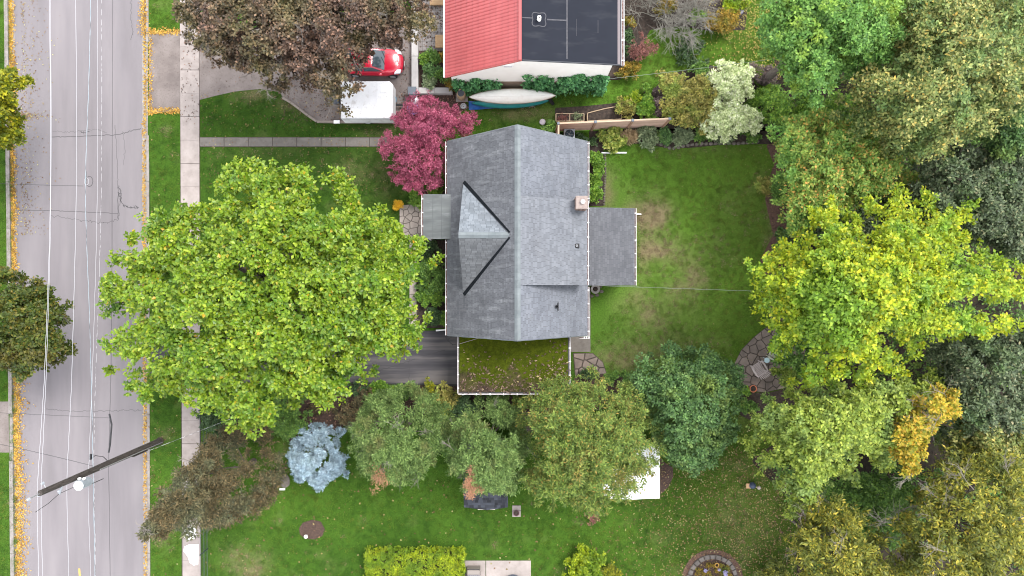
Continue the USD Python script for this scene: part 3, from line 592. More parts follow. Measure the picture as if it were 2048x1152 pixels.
dr = obj('door', MB().box((XW + .37, (pa[1] + pd[1]) / 2, 1.35), (.08, .95, 2.05)), mat('door_red', [(0.12, 0.03, 0.03)], rough=.4), H)
obj('handle', MB().lathe([(0, 0), (.03, .01), (.03, .05), (0, .06)], (XW + .32, (pa[1] + pd[1]) / 2 + .38, 1.25), 8), M_steel, dr)
for y in (7.4, 1.0, -1.6): window(XW + .39, y, 1.6, 1.5, 1.2, '-x', H)
for y in (7.3, -1.4): window(XE - .39, y, 1.6, 1.3, 1.1, '+x', H)
# garage with moss roof
gx0, gx1, gy0, gy1 = P(917, 0, 2.7)[0], P(1139, 0, 2.7)[0], P(0, 787, 2.7)[1], YS + .35
obj('wall', MB().box(((gx0 + gx1) / 2, (gy0 + gy1) / 2, 1.25), (gx1 - gx0 - .2, gy1 - gy0 - .2, 2.5)), M_brick, H, label='brick wall of the attached garage')
gr = obj('garage_roof', MB().box(((gx0 + gx1) / 2, (gy0 + gy1) / 2, 2.62), (gx1 - gx0, gy1 - gy0, .14)), M_under, H)
gxs, gys = np.linspace(gx0 + .05, gx1 - .1, 110), np.linspace(gy0 + .08, gy1, 60)
MX, MY = np.meshgrid(gxs, gys, indexing='ij'); mp_ = np.stack([MX, MY, 0 * MX], -1)
MZ = 2.70 + .05 * np.clip(meshkit.fbm(mp_ * 3.0, 4, 21) - .35, 0, 1) * 2 + .02 * meshkit.noise(mp_ * 16, 5)
moss = np.clip((meshkit.fbm(mp_ * 1.1 + 3, 4, 22) - .33) * 3.2 + (MY - gy0 - .55) * .8, 0, 1)[..., None]
fine = meshkit.fbm(mp_ * 7 + 9, 3, 23)[..., None]
mcol = (np.array([0.055, 0.037, 0.028]) * (.15 + 1.5 * fine)) * (1 - moss) + moss * (np.array([0.022, 0.034, 0.002]) + fine * np.array([.042, .046, .003]))
n1_, n2_ = MX.shape; ii, jj = np.meshgrid(np.arange(n1_ - 1), np.arange(n2_ - 1), indexing='ij'); a_ = (ii * n2_ + jj).ravel()
mo = obj('moss', (np.stack([MX, MY, MZ], -1).reshape(-1, 3), np.stack([a_, a_ + n2_, a_ + n2_ + 1, a_ + 1], -1)), mat('moss', [(0, 0, 0)], 14, 5, rough=1, spec=.1, bump=.9, bscale=30, attr='moss'), gr, smooth=True, kind='stuff')
UsdGeom.PrimvarsAPI(mo).CreatePrimvar('moss', Sdf.ValueTypeNames.Color3fArray, 'vertex').Set(Vt.Vec3fArray.FromNumpy(mcol.reshape(-1, 3).astype(np.float32)))
gut((gx0 + .01, gy1, 2.70), (gx0 + .01, gy0, 2.70), w=.10); gut((gx1 - .02, gy0, 2.70), (gx1 - .02, gy1, 2.70), w=.12)
gut((gx0 - .02, gy0, 2.70), (gx1 + .1, gy0, 2.70), w=.10)
obj('garage_door', MB().box((gx0 + .05, (gy0 + gy1) / 2, 1.1), (.1, 2.4, 2.1)), M_white, H)
obj('roof_stick', MB().tube([P(918, 688, 2.78), P(958, 676, 2.80)], .018, 5), M_twig, gr)
# chimney
cx, cy = P(1163.5, 405, 6.25)[:2]
ch = obj('chimney', MB().box((cx, cy, 5.1), (.60, .66, 2.2)), mat('mortar', [(0.26, 0.2, 0.17)]), H)
bk = MB()
for r in range(25):
    z = 4.1 + r * .086
    for s_ in range(4):
        n_ = 3; L = .64 if s_ % 2 == 0 else .70
        for q in range(n_):
            t = -L / 2 + (q + .5) * L / n_ + (.05 if r % 2 else -.05) * (q == 1)
            c_ = {0: (cx + t, cy - .34), 1: (cx + .31, cy + t), 2: (cx + t, cy + .34), 3: (cx - .31, cy + t)}[s_]
            bk.box((c_[0], c_[1], z), (L / n_ - .012, .05, .074) if s_ % 2 == 0 else (.05, L / n_ - .012, .074))
obj('bricks', bk, mat('chimney_brick', [(0.17, 0.105, 0.082), (0.24, 0.165, 0.135)], 9, 3, rough=.9, island=.2), ch, kind='stuff')
obj('chimney_cap', MB().bbox((cx, cy, 6.27), (.70, .76, .08), .03), mat('cap_concrete', [(0.19, 0.15, 0.135), (0.25, 0.205, 0.185)], 6, 4, rough=.9), ch)
obj('flue', MB().lathe([(.10, 6.3), (.10, 6.42), (.13, 6.42), (.13, 6.46), (.01, 6.5)], (cx + .05, cy + .03, 0), 16), mat('flue_white', [(0.5, 0.5, 0.5)]), ch)
# roof vents
v1 = P(1153, 492, 5.35)
vv = obj('roof_vent', MB().bbox((v1[0], v1[1], 5.42), (.30, .26, .24), .03), M_black, H); obj('vent_pipe', MB().lathe([(.06, 5.3), (.06, 5.62), (.045, 5.62), (.045, 5.5)], (v1[0], v1[1], 0), 12), M_steel, vv)
v2 = P(1113, 613, 5.1)
zz = ZE + (XE - v2[0]) * (ZR - ZE) / (XE - XR)
vv = obj('roof_vent', MB().lathe([(.11, zz - .15), (.09, zz + .25), (.07, zz + .25), (.07, zz)], (v2[0], v2[1], 0), 14), M_black, H)
obj('vent_flange', MB().box((v2[0] + .1, v2[1], zz + .02), (.045, .50, .08)), M_black, vv)
sp1 = MB().tube([P(1203, 305.5, .12), P(1253, 305.5, .08)], .055, 6)
single('downspout_extension', sp1, M_white, 'long white downspout pipe lying on the back lawn beside the corner hosta', 'downspout')
single('downspout_extension', MB().tube([P(1268, 428, .3), P(1282, 428.5, .08)], .05, 6), M_white, 'short white downspout end below the rear addition gutter', 'downspout')
single('downspout_extension', MB().tube([P(872, 661, .12), P(896, 659, .2)], .055, 6), M_white, 'white downspout pipe between the dark driveway and the front shrubs', 'downspout')

# ------------------------------------------------------------------ neighbouring house
NB = thing('neighbour_house', 'white stucco house with salmon metal roof and flat black roof', 'house', (0, 0, 0))
nz0, nzr, nz1 = 2.6, 5.86, 5.0; nxl, nxr, nxe = -4.2, .55, 6.5; ny = 13.24; nyt = 24.0
kx0, kx1 = nxl + .35, nxe - .5
zl = lambda x: nz0 + (x - nxl) * (nzr - nz0) / (nxr - nxl) if x < nxr else nzr + (x - nxr) * (nz1 - nzr) / (nxe - nxr)
M_stucco = mat('white_stucco', [(0.76, 0.75, 0.71), (0.82, 0.81, 0.78)], 1.2, 5, rough=.9, bump=.2)
obj('wall', MB().plate([(kx0, ny + .06, 1.55), (kx1, ny + .06, 1.55), (kx1, ny + .06, zl(kx1) - .15), (nxr, ny + .06, nzr - .16), (kx0, ny + .06, zl(kx0) - .15)], .25), M_stucco, NB)
obj('lower_wall', MB().box(((kx0 + kx1) / 2, ny + .2, .77), (kx1 - kx0, .25, 1.54)), mat('tan_wall', [(0.216, 0.152, 0.112), (0.272, 0.2, 0.152)], 3, 4, rough=.9), NB)
obj('wall', MB().box((kx0 + .1, ny + 6, 1.25), (.2, 11, 2.5)), M_stucco, NB, label='west wall below the salmon roof')
obj('wall', MB().box((kx1 - .1, ny + 6, 2.4), (.2, 11, 4.8)), M_stucco, NB, label='east wall below the flat roof')
vn = obj('wall_vent', MB().box((P(1016, 131, 4.7)[0], ny + .05, 4.7), (.62, .10, .30)), M_white, NB)
obj('louvre', MB().box((P(1016, 131, 4.7)[0], ny - .005, 4.7), (.5, .03, .18)), mat('pale_grey', [(0.5, 0.5, 0.52)]), vn)
sr = obj('roof', MB().plate([(nxl, nyt, nz0), (nxl, ny, nz0), (nxr, ny, nzr), (nxr, nyt, nzr)], .10), M_under, NB, label='salmon metal tile slope')
M_salmon = mat('salmon_metal', [(0.2592, 0.0472, 0.04956), (0.3122, 0.0623, 0.06344)], .7, 5, rough=.45, spec=.5, rand=.04, stain=[((0.36, 0.085, 0.085), .5, .5, .72, .6, (1, .35, 1)), ((0.30, 0.10, 0.10), 1.5, .62, .75, .4)])
ud = np.array([nxr - nxl, 0, nzr - nz0]); UL = np.linalg.norm(ud); ud /= UL; un = np.array([-ud[2], 0, ud[0]])
nc = 13; cw = UL / nc
for k in range(nc):                                                      # tile courses with rolled profile along y
    yy = np.arange(ny - .02, nyt, .042); ph = (yy / .21) % 1
    prof = .012 + .016 * np.sin(np.pi * ph) ** 2 - .012 * (ph < .16)
    A0 = np.array([nxl, 0, nz0]) + ud * (k * cw) ; A1 = A0 + ud * (cw + .01)
    hi0 = A0[None] + un * (prof[:, None] + .034); hi1 = A1[None] + un * (prof[:, None] + .002); lo0 = A0[None] + un * np.full((len(yy), 1), .0)
    for q in (hi0, hi1, lo0): q[:, 1] = yy
    v = np.vstack([lo0, hi0, hi1]); n = len(yy); i_ = np.arange(n - 1)
    obj('roof_course', (v, np.vstack([np.c_[i_ + 1, i_, i_ + n, i_ + n + 1], np.c_[i_ + 1 + n, i_ + n, i_ + 2 * n, i_ + 2 * n + 1]])), M_salmon, sr)
rk = MB().tube([(nxl, ny - .04, nz0 + .05), (nxr, ny - .04, nzr + .05)], .04, 5)
obj('rake_trim', rk, mat('maroon_trim', [(0.26, 0.07, 0.065)], rough=.5), sr)
obj('ridge_trim', MB().box((nxr - .08, (ny + nyt) / 2, nzr + .055), (.17, nyt - ny, .05)), mat('salmon_pale', [(0.2945, 0.05853, 0.05947)], rough=.45), sr)
gl = MB().box((nxl - .06, (ny + nyt) / 2, nz0 - .02), (.11, nyt - ny, .12)); obj('gutter', gl, M_whitemetal, NB)
M_memb = mat('black_membrane', [(0.01027, 0.01206, 0.0183), (0.01303, 0.01529, 0.02273)], .6, 5, rough=.8, spec=.15, bump=.1, stain=[((0.035, 0.037, 0.043), 1.1, .55, .75, .5, (.4, 1.6, 1))])
fr_ = obj('flat_roof', MB().plate([(nxr + .02, nyt, nzr - .02), (nxr + .02, ny, nzr - .02), (nxe, ny, nz1), (nxe, nyt, nz1)], .16), M_memb, NB)
def on_flat(px, py):
    z = 5.4
    for _ in range(6): q = P(px, py, z); z = nzr - .02 + (q[0] - nxr - .02) * (nz1 - nzr + .02) / (nxe - nxr - .02)
    return np.array([q[0], q[1], z])
M_seam = mat('membrane_seam', [(0.04, 0.04, 0.046), (0.065, 0.065, 0.072)], 8, 4, rough=.8)
for a, b, w in (((1134, -60), (1134, 118), .09), ((1044, 35), (1066, 36), .06), ((1094, 39), (1134, 41), .08), ((1153, 38), (1153, 72), .02), ((1196, 40), (1196, 66), .02)):
    A, B = on_flat(*a) + [0, 0, .008], on_flat(*b) + [0, 0, .008]; d = B - A; s_ = np.cross([0, 0, 1.], d); s_ = s_ / np.linalg.norm(s_) * w / 2
    obj('seam', MB().plate([A - s_, B - s_, B + s_, A + s_] if np.cross(B - A, s_)[2] > 0 else [A + s_, B + s_, B - s_, A - s_], .012), M_seam, fr_)
c = on_flat(1078, 39); pv = obj('vent_stack', MB().lathe([(.13, c[2] - .1), (.115, c[2] + .35), (.06, c[2] + .35), (.06, c[2] + .1)], (c[0], c[1], 0), 16), M_white, fr_)
pq = []
for a in np.linspace(0, 2 * np.pi, 29)[:-1]: 
    r_ = .46 * (1 + .16 * math.cos(4 * a + math.pi)); pq.append((c[0] + r_ * math.cos(a), c[1] + r_ * math.sin(a)))
ring = Polygon(pq).difference(Polygon(pq).buffer(-.05)); m = MB().sheet(ring, 0); v, f = m.get(); v[:, 2] = c[2] + .006 + (v[:, 0] - c[0]) * (nz1 - nzr) / (nxe - nxr)
obj('flashing_seam', (v, f), M_seam, fr_)
ed = MB().box(((nxr + nxe) / 2, ny - .02, 0), (0, 0, 0)) if False else MB()
ed.tube([(nxr + .05, ny - .02, nzr + .02), (nxe, ny - .02, nz1 + .02)], .045, 5); obj('roof_edge', ed, mat('edge_metal', [(0.04, 0.043, 0.05)], rough=.6), fr_)
eb = MB().box((nxe - .16, (ny + nyt) / 2, nz1 + .025), (.16, nyt - ny, .03)); obj('roof_edge', eb, mat('taupe_metal', [(0.13, 0.11, 0.115)], rough=.6), fr_)
gutter((nxe + .02, ny - .03, nz1 - .01), (nxe + .02, nyt, nz1 - .01), NB, w=.13, brackets=1.2)
obj('wooden_step', MB().bbox((*P(880, 83, .3)[:2], .3), (.62, .85, .12), .01), M_wood2, NB); obj('wooden_step', MB().bbox((*P(874, 5, .3)[:2], .3), (.95, .35, .12), .01), M_wood2, NB)

# ------------------------------------------------------------------ small buildings in the lower garden
S1 = thing('garden_shed', 'white-roofed garden shed half hidden by the big cedar', 'shed', (0, 0, 0))
q = [P(1198, 893, 2.25), P(1281, 893, 2.55), P(1320, 893, 2.25)]
x0, x1 = P(1208, 0, 2.3)[0], P(1320, 0, 2.25)[0]; y0, y1 = P(0, 997, 2.3)[1], P(0, 893, 2.3)[1]; xm = P(1264, 0, 2.6)[0]
obj('wall', MB().box(((x0 + x1) / 2, (y0 + y1) / 2, 1.1), (x1 - x0 - .3, y1 - y0 - .3, 2.2)), M_siding, S1)
rf = MB(); rf.plate([(x0, y1, 2.25), (x0, y0, 2.25), (xm, y0, 2.5), (xm, y1, 2.5)], .08); rf.plate([(xm, y1, 2.5), (xm, y0, 2.5), (x1, y0, 2.25), (x1, y1, 2.25)], .08)
obj('roof', rf, M_white, S1); obj('door', MB().box(((x0 + x1) / 2 + .1, y0 + .13, 1.0), (.9, .06, 1.9)), M_wood2, S1)
S2 = thing('playhouse', 'small shed with patchy slate grey shingles below the brown-topped cedar', 'shed', (0, 0, 0))
a, b, c_, d = P(928, 1015, 1.75), P(1016, 1013, 1.75), P(1018, 955, 2.5), P(930, 955, 2.5)
x0, x1 = a[0], b[0]; ye, yr = a[1] + .02, c_[1]; yb_ = yr + (yr - ye)
obj('wall', MB().box(((x0 + x1) / 2, (ye + yb_) / 2, .85), (x1 - x0 - .3, yb_ - ye - .4, 1.7)), M_siding, S2)
xk = (x0 + x1) / 2 + .05; SLP = .75 / (yr - ye)
ev = [(x0, ye, 1.75), (xk - .62, ye - .13, 1.75 - .13 * SLP), (xk + .02, ye - .20, 1.75 - .2 * SLP), (xk + .66, ye - .13, 1.75 - .13 * SLP), (x1, ye, 1.75)]
rf = MB(); rf.plate(ev + [(x1, yr, 2.5), (x0, yr, 2.5)], .08); rf.plate([(x0, yr, 2.5), (x1, yr, 2.5), (x1, yb_, 1.75), (x0, yb_, 1.75)], .08)
r2 = obj('roof', rf, M_under, S2)
M_slate = mat('slate_shingles', [(0.060, 0.067, 0.086), (0.080, 0.088, 0.11)], 2, 3, rough=.9, island=.6)
kk = math.hypot(1, SLP); A_ = (x0, ye - .2, 1.75 - .2 * SLP); B_ = (x1, ye - .2, 1.75 - .2 * SLP)
shingles([A_, B_, (x1, yr, 2.5), (x0, yr, 2.5)], M_slate, r2, expo=.19, tab=.26, seed=11, clip=Polygon([(p[0] - x0, (p[1] - ye + .2) * kk) for p in ev] + [(x1 - x0, (yr - ye + .2) * kk), (0, (yr - ye + .2) * kk)]))
obj('sill_board', MB().bbox((xk - .05, ye - .30, 1.0), (1.12, .22, .06), .01), mat('cream_paint', [(0.62, 0.55, 0.46)], rough=.6), S2)
# ------------------------------------------------------------------ foliage
def unit(v): return v / (np.linalg.norm(v, axis=-1, keepdims=True) + 1e-9)
def leaf_mesh(c, d, n, L, W, fold=.18):
    """one folded kite-shaped leaf per row"""
    s = np.cross(d, n); m = c + d * (L * .45)[:, None]; up = n * (W * fold)[:, None]
    v = np.stack([c, m + s * (W / 2)[:, None] + up, c + d * L[:, None], m - s * (W / 2)[:, None] + up], 1).reshape(-1, 3)
    b = np.arange(len(c))[:, None] * 4
    return v, np.vstack([b + [0, 1, 2], b + [0, 2, 3]])
def foliage(lobes, ntw, k, L, W, rg, flat=.8, upb=.8, elev=(-.25, .75), spread=.10, jit=.35, under=.15, shell=.45):
    lobes = np.asarray(lobes, float); w = lobes[:, 3] ** 2; idx = rg.choice(len(lobes), ntw, p=w / w.sum())
    u = unit(rg.normal(size=(ntw, 3))); neg = (u[:, 2] < 0) & (rg.random(ntw) > under); u[neg, 2] *= -1
    rr = lobes[idx, 3] * (1 - shell * rg.random(ntw) ** 1.6)
    tip = lobes[idx, :3] + u * rr[:, None] * [1, 1, flat]
    ax = unit(u * .7 + [0, 0, upb] + rg.normal(0, .22, (ntw, 3)))
    t1 = unit(np.cross(ax, [0.3, 0.9, 0.1])); t2 = np.cross(ax, t1)
    tip, ax, t1, t2 = [np.repeat(q, k, 0) for q in (tip, ax, t1, t2)]; n = len(tip)
    ph = rg.uniform(0, 2 * np.pi, n) ; el = rg.uniform(*elev, n)
    d = np.cos(el)[:, None] * (np.cos(ph)[:, None] * t1 + np.sin(ph)[:, None] * t2) + np.sin(el)[:, None] * ax
    nn = unit(ax - (ax * d).sum(1, keepdims=True) * d + rg.normal(0, jit, (n, 3))); nn = unit(nn - (nn * d).sum(1, keepdims=True) * d)
    sc = rg.uniform(.65, 1.3, n)
    c = tip + d * (spread * rg.random(n))[:, None] + rg.normal(0, spread * .6, (n, 3))
    c[:, 2] = np.maximum(c[:, 2], .04)
    return leaf_mesh(c, d, nn, L * sc, W * sc)
def lobes_poly(pts, z0, z1, R, n, rg, power=.5, low=.25, extra=None):
    pl = Polygon(pts).buffer(0); shapely.prepare(pl); x0, y0, x1, y1 = pl.bounds; acc = []
    while len(acc) < n * 3:
        c = rg.uniform([x0, y0], [x1, y1], (n * 4, 2)); acc += list(c[shapely.contains_xy(pl, c[:, 0], c[:, 1])])
    cand = np.array(acc[:n * 3]); keep = [0]; d = np.hypot(*(cand - cand[0]).T)
    while len(keep) < n:
        j_ = int(np.argmax(d * np.random.default_rng(len(keep)).uniform(.55, 1, len(d)))); keep.append(j_); d = np.minimum(d, np.hypot(*(cand - cand[j_]).T))
    c = cand[keep]; ed = shapely.distance(pl.exterior, shapely.points(c)); dm = max(ed.max(), 1)
    t = np.clip(ed / dm, 0, 1); z = z0 + (z1 - z0) * (1 - (1 - t) ** 2) ** power * rg.uniform(.78, 1.04, n)
    k = (HC - z) / HC / 30
    r = np.minimum(R * rg.uniform(.65, 1.25, n), ed * k * 1.15 + .12)
    out = np.c_[(c[:, 0] - 1024) * k, (576 - c[:, 1]) * k, z - r * .4, r]
    nl = int(n * low)
    if nl:
        q = out[rg.choice(n, nl)].copy(); q[:, 2] = np.maximum(q[:, 2] - rg.uniform(.8, 2.2, nl) * R, z0 * .6 + .1); out = np.vstack([out, q])
    return out
def lobes_arms(cen, tips, z0, z1, R, rg, side=2, gap=.75):
    out = []; cen = np.array(cen, float)
    for tp in np.array(tips, float):
        d = tp - cen; ln = np.hypot(*d); n = max(4, int(ln / (R * 30 * gap))); pr = np.array([-d[1], d[0]]) / ln; bend = rg.normal(0, .08) * ln
        for t in np.linspace(.12, 1, n):
            p = cen + d * t + pr * bend * math.sin(math.pi * t); z = z1 - (z1 - z0) * t ** 1.8 + rg.normal(0, .25); r = R * (1.2 - .55 * t) * rg.uniform(.75, 1.15)
            out.append((*P(*p, z), r))
            for k in range(side):
                q = p + pr * (1 if k % 2 else -1) * R * 30 * rg.uniform(.5, 1.35) * (1.15 - .6 * t); z2 = z - rg.uniform(.1, 1.0); out.append((*P(*q, z2), r * rg.uniform(.5, .9)))
    return np.array(out)
def lobes_axis(base, h, r, prof, R, n, rg, t0=.05):
    bx, by = base; t = rg.beta(1.15, 1.35, n) * (1 - t0) + t0; az = np.arange(n) * 2.39996 + rg.normal(0, .3, n)
    rad = np.interp(t, *np.array(prof).T) * r; rr = np.maximum(rad - R * .5, 0) * rg.uniform(.85, 1.05, n)
    out = np.c_[bx + rr * np.cos(az), by + rr * np.sin(az), t * h, np.minimum(R * rg.uniform(.7, 1.2, n), rad * .6 + .15)]; m = n // 4; ta = np.linspace(.3, .98, m)
    return np.vstack([out, np.c_[bx + rg.normal(0, .06, m), by + rg.normal(0, .06, m), ta * h, np.minimum(R, np.interp(ta, *np.array(prof).T) * r * .8 + .1)]])
def trunk_mesh(base, lobes, rg, r0, nl=10, lift=.35, sides=6, rt=None):
    m = MB(); base = np.asarray(base, float); zt = np.quantile(lobes[:, 2], .8); cen = lobes[:, :3].mean(0)
    top = np.array([base[0] * .5 + cen[0] * .5, base[1] * .5 + cen[1] * .5, zt]); s = np.linspace(0, 1, 6)[:, None]
    ax = base + (top - base) * s + np.c_[rg.normal(0, .05, (6, 2)) * s, np.zeros(6)]
    m.tube(ax, np.linspace(r0, r0 * .25, 6) * np.array([1.35, 1, 1, 1, 1, 1]), sides + 2)
    for j_ in rg.choice(len(lobes), min(nl, len(lobes)), replace=False):
        e = lobes[j_, :3]; f = np.clip(e[2] / max(zt, .1) * .75 - .12, .12, .85); a = base + (top - base) * f
        md = a * .5 + e * .5 + [0, 0, np.linalg.norm(e - a) * .10]; q = np.linspace(0, 1, 6)[:, None]
        m.tube((1 - q) ** 2 * a + 2 * q * (1 - q) * md + q * q * e, np.linspace(r0 * .42, r0 * .08, 6), sides)
    return m
def bare_twigs(starts, rg, L=1.2, n=6, r=.018, up=.5, depth=2, sd=3):
    m = MB()
    def grow(p, d, L_, r_, dep):
        q = [p]; 
        for _ in range(3): d = unit(d + rg.normal(0, .18, 3)); q.append(q[-1] + d * L_ / 3)
        m.tube(q, np.linspace(r_, r_ * .5, 4), sd, cap=False)
        if dep:
            for s_ in rg.uniform(.35, 1, n if dep == depth else 4):
                i_ = min(int(s_ * 3), 2); grow(q[i_] + (q[i_ + 1] - q[i_]) * (s_ * 3 - i_), unit(d + rg.normal(0, .55, 3)), L_ * rg.uniform(.45, .7), r_ * .6, dep - 1)
    for p, d in starts: grow(np.asarray(p, float), unit(np.asarray(d, float)), L * rg.uniform(.7, 1.2), r, depth)
    return m
_seed = [100]
def plant(name, label, cat, lobes, lm, ntw, k, L, W, base=None, r0=.15, limbs=10, group=None, twigs=0, twig_len=1.3, trunk=True, bark=None, **kw):
    _seed[0] += 1; rg = np.random.default_rng(_seed[0]); lobes = np.asarray(lobes, float)
    if base is None: base = lobes[:, :2].mean(0)
    t = thing(name, label, cat, (0, 0, 0), group=group); sub = kw.pop('sub', 6); main = lobes
    if sub:
        u_ = unit(rg.normal(size=(len(lobes) * sub, 3))); u_[:, 2] = np.abs(u_[:, 2]) * np.where(rg.random(len(u_)) < .15, -1, 1); q_ = np.repeat(lobes, sub, 0); f_ = rg.uniform(.55, 1.12, len(q_))
        lobes = np.c_[q_[:, :3] + u_ * (q_[:, 3] * f_)[:, None] * [1, 1, .9], q_[:, 3] * rg.uniform(.26, .50, len(q_))]
    if trunk: obj('trunk', trunk_mesh((*base, 0), main, rg, r0, limbs), bark or M_bark, t, smooth=True)
    obj('crown', foliage(lobes, ntw, k, L, W, rg, **kw), lm, t)
    if twigs:
        top = lobes[np.argsort(-lobes[:, 2] - lobes[:, 3])]; st = []
        for j_ in rg.choice(len(lobes), twigs): 
            e = lobes[j_]; d = unit(np.array([e[0] - base[0], e[1] - base[1], 1.2])); st.append((e[:3] + [0, 0, e[3] * .25], d + rg.normal(0, .4, 3)))
        obj('bare_branches', bare_twigs(st, rg, twig_len), M_twig2, t, kind='stuff')
    return t
M_twig2 = mat('grey_branches', [(0.13, 0.115, 0.10), (0.22, 0.195, 0.175)], 4, 4, rough=.9)

LM = leafmat
g_lime = LM('leaf_lime_maple', [(0, (0.085, 0.155, 0.020)), (.45, (0.155, 0.235, 0.026)), (.8, (0.24, 0.305, 0.034)), (.97, (0.33, 0.37, 0.08)), (1, (0.45, 0.24, 0.03))],
            [(0, (0.050, 0.118, 0.022)), (.6, (0.10, 0.19, 0.030)), (1, (0.20, 0.27, 0.06))], .55, .50, .66, trans=.35, spec=.45, rough=.42)
g_crim = LM('leaf_crimson_maple', [(0, (0.026, 0.018, 0.016)), (.4, (0.052, 0.034, 0.027)), (.8, (0.088, 0.055, 0.040)), (1, (0.17, 0.10, 0.075))],
            [(0, (0.030, 0.032, 0.015)), (.6, (0.068, 0.060, 0.026)), (1, (0.13, 0.10, 0.05))], .35, .42, .60, trans=.18)
g_pink = LM('leaf_pink_maple', [(0, (0.10, 0.018, 0.030)), (.5, (0.21, 0.040, 0.066)), (.85, (0.30, 0.085, 0.115)), (1, (0.40, 0.16, 0.18))], [(0, (0.13, 0.028, 0.045)), (1, (0.30, 0.085, 0.12))], .9, trans=.35)
g_street = LM('leaf_street_tree', [(0, (0.030, 0.05, 0.014)), (.5, (0.062, 0.088, 0.022)), (.85, (0.11, 0.125, 0.032)), (1, (0.20, 0.14, 0.03))], [(0, (0.05, 0.045, 0.018)), (1, (0.15, 0.12, 0.04))], .6, .52, .7)
g_yel = LM('leaf_yellow_street', [(0, (0.06, 0.085, 0.014)), (.5, (0.16, 0.18, 0.02)), (1, (0.36, 0.33, 0.03))], [(0, (0.035, 0.06, 0.015)), (1, (0.12, 0.15, 0.02))], .8)
g_cedar_br = LM('leaf_brown_cedar', [(0, (0.030, 0.032, 0.016)), (.5, (0.060, 0.056, 0.026)), (1, (0.125, 0.10, 0.05))], [(0, (0.030, 0.042, 0.025)), (1, (0.10, 0.115, 0.06))], .5, .45, .62, trans=.15, rough=.7)
g_cedar = LM('leaf_green_cedar', [(0, (0.040, 0.062, 0.022)), (.5, (0.080, 0.11, 0.036)), (1, (0.16, 0.185, 0.075))], [(0, (0.055, 0.05, 0.022)), (1, (0.15, 0.125, 0.055))], .55, .54, .70, trans=.2, rough=.65)
g_cedar2 = LM('leaf_rusty_cedar', [(0, (0.045, 0.065, 0.022)), (.5, (0.095, 0.115, 0.036)), (.9, (0.17, 0.175, 0.06)), (1, (0.24, 0.12, 0.05))], [(0, (0.075, 0.06, 0.025)), (.7, (0.15, 0.11, 0.045)), (1, (0.25, 0.13, 0.06))], .7, .54, .70, trans=.2, rough=.65)
g_dead = LM('leaf_dead_cedar', [(0, (0.17, 0.085, 0.045)), (1, (0.42, 0.22, 0.13))], trans=.15, rough=.8)
g_blue = LM('needle_blue', [(0, (0.115, 0.165, 0.185)), (.5, (0.195, 0.265, 0.295)), (1, (0.33, 0.40, 0.43))], [(0, (0.10, 0.145, 0.15)), (1, (0.22, 0.285, 0.29))], 1.2, trans=.1, rough=.7)
g_teal = LM('leaf_blue_green', [(0, (0.025, 0.05, 0.028)), (.5, (0.050, 0.090, 0.048)), (1, (0.105, 0.155, 0.085))], [(0, (0.055, 0.08, 0.03)), (1, (0.14, 0.16, 0.06))], .6, .52, .68, trans=.2)
g_fresh = LM('leaf_fresh_green', [(0, (0.042, 0.095, 0.030)), (.5, (0.082, 0.165, 0.048)), (1, (0.16, 0.26, 0.085))], [(0, (0.10, 0.16, 0.03)), (1, (0.27, 0.33, 0.06))], .45, .52, .68)
g_oak = LM('leaf_brown_oak', [(0, (0.04, 0.05, 0.02)), (.4, (0.085, 0.09, 0.036)), (.75, (0.155, 0.135, 0.062)), (.95, (0.24, 0.18, 0.09)), (1, (0.34, 0.19, 0.06))], [(0, (0.032, 0.055, 0.024)), (1, (0.12, 0.14, 0.06))], .4, .48, .64, trans=.22)
g_orange = LM('leaf_orange_green', [(0, (0.05, 0.08, 0.024)), (.45, (0.10, 0.135, 0.038)), (.8, (0.17, 0.18, 0.06)), (.93, (0.25, 0.16, 0.06)), (1, (0.34, 0.14, 0.06))], [(0, (0.04, 0.085, 0.028)), (1, (0.11, 0.18, 0.055))], .6, .5, .66)
g_grey = LM('leaf_grey_green', [(0, (0.026, 0.035, 0.022)), (.5, (0.055, 0.066, 0.042)), (.9, (0.11, 0.12, 0.082)), (1, (0.19, 0.15, 0.11))], [(0, (0.025, 0.045, 0.022)), (1, (0.085, 0.115, 0.05))], .5, .52, .68, trans=.18)
g_gold = LM('leaf_golden_maple', [(0, (0.10, 0.135, 0.022)), (.4, (0.20, 0.235, 0.032)), (.8, (0.31, 0.315, 0.04)), (1, (0.44, 0.33, 0.04))], [(0, (0.065, 0.115, 0.030)), (.6, (0.135, 0.205, 0.042)), (1, (0.22, 0.28, 0.08))], .38, .44, .60, trans=.35)
g_gold2 = LM('leaf_pale_maple', [(0, (0.075, 0.12, 0.034)), (.5, (0.14, 0.20, 0.058)), (1, (0.25, 0.30, 0.10))], [(0, (0.07, 0.125, 0.065)), (1, (0.20, 0.28, 0.16))], .5, .5, .64, trans=.3)
g_amber = LM('leaf_amber', [(0, (0.085, 0.10, 0.02)), (.35, (0.20, 0.17, 0.03)), (.75, (0.31, 0.215, 0.045)), (1, (0.38, 0.20, 0.05))], trans=.35)
g_ash = LM('leaf_yellow_ash', [(0, (0.055, 0.058, 0.016)), (.5, (0.12, 0.115, 0.028)), (.85, (0.22, 0.185, 0.04)), (1, (0.36, 0.24, 0.05))], [(0, (0.038, 0.048, 0.018)), (1, (0.11, 0.115, 0.035))], .5, .5, .64, trans=.3)
g_dark = LM('leaf_dark_green', [(0, (0.012, 0.028, 0.012)), (.6, (0.028, 0.055, 0.021)), (1, (0.06, 0.095, 0.038))], trans=.15)
g_mid = LM('leaf_mid_green', [(0, (0.026, 0.06, 0.016)), (.6, (0.058, 0.115, 0.026)), (1, (0.115, 0.185, 0.045))], trans=.25)
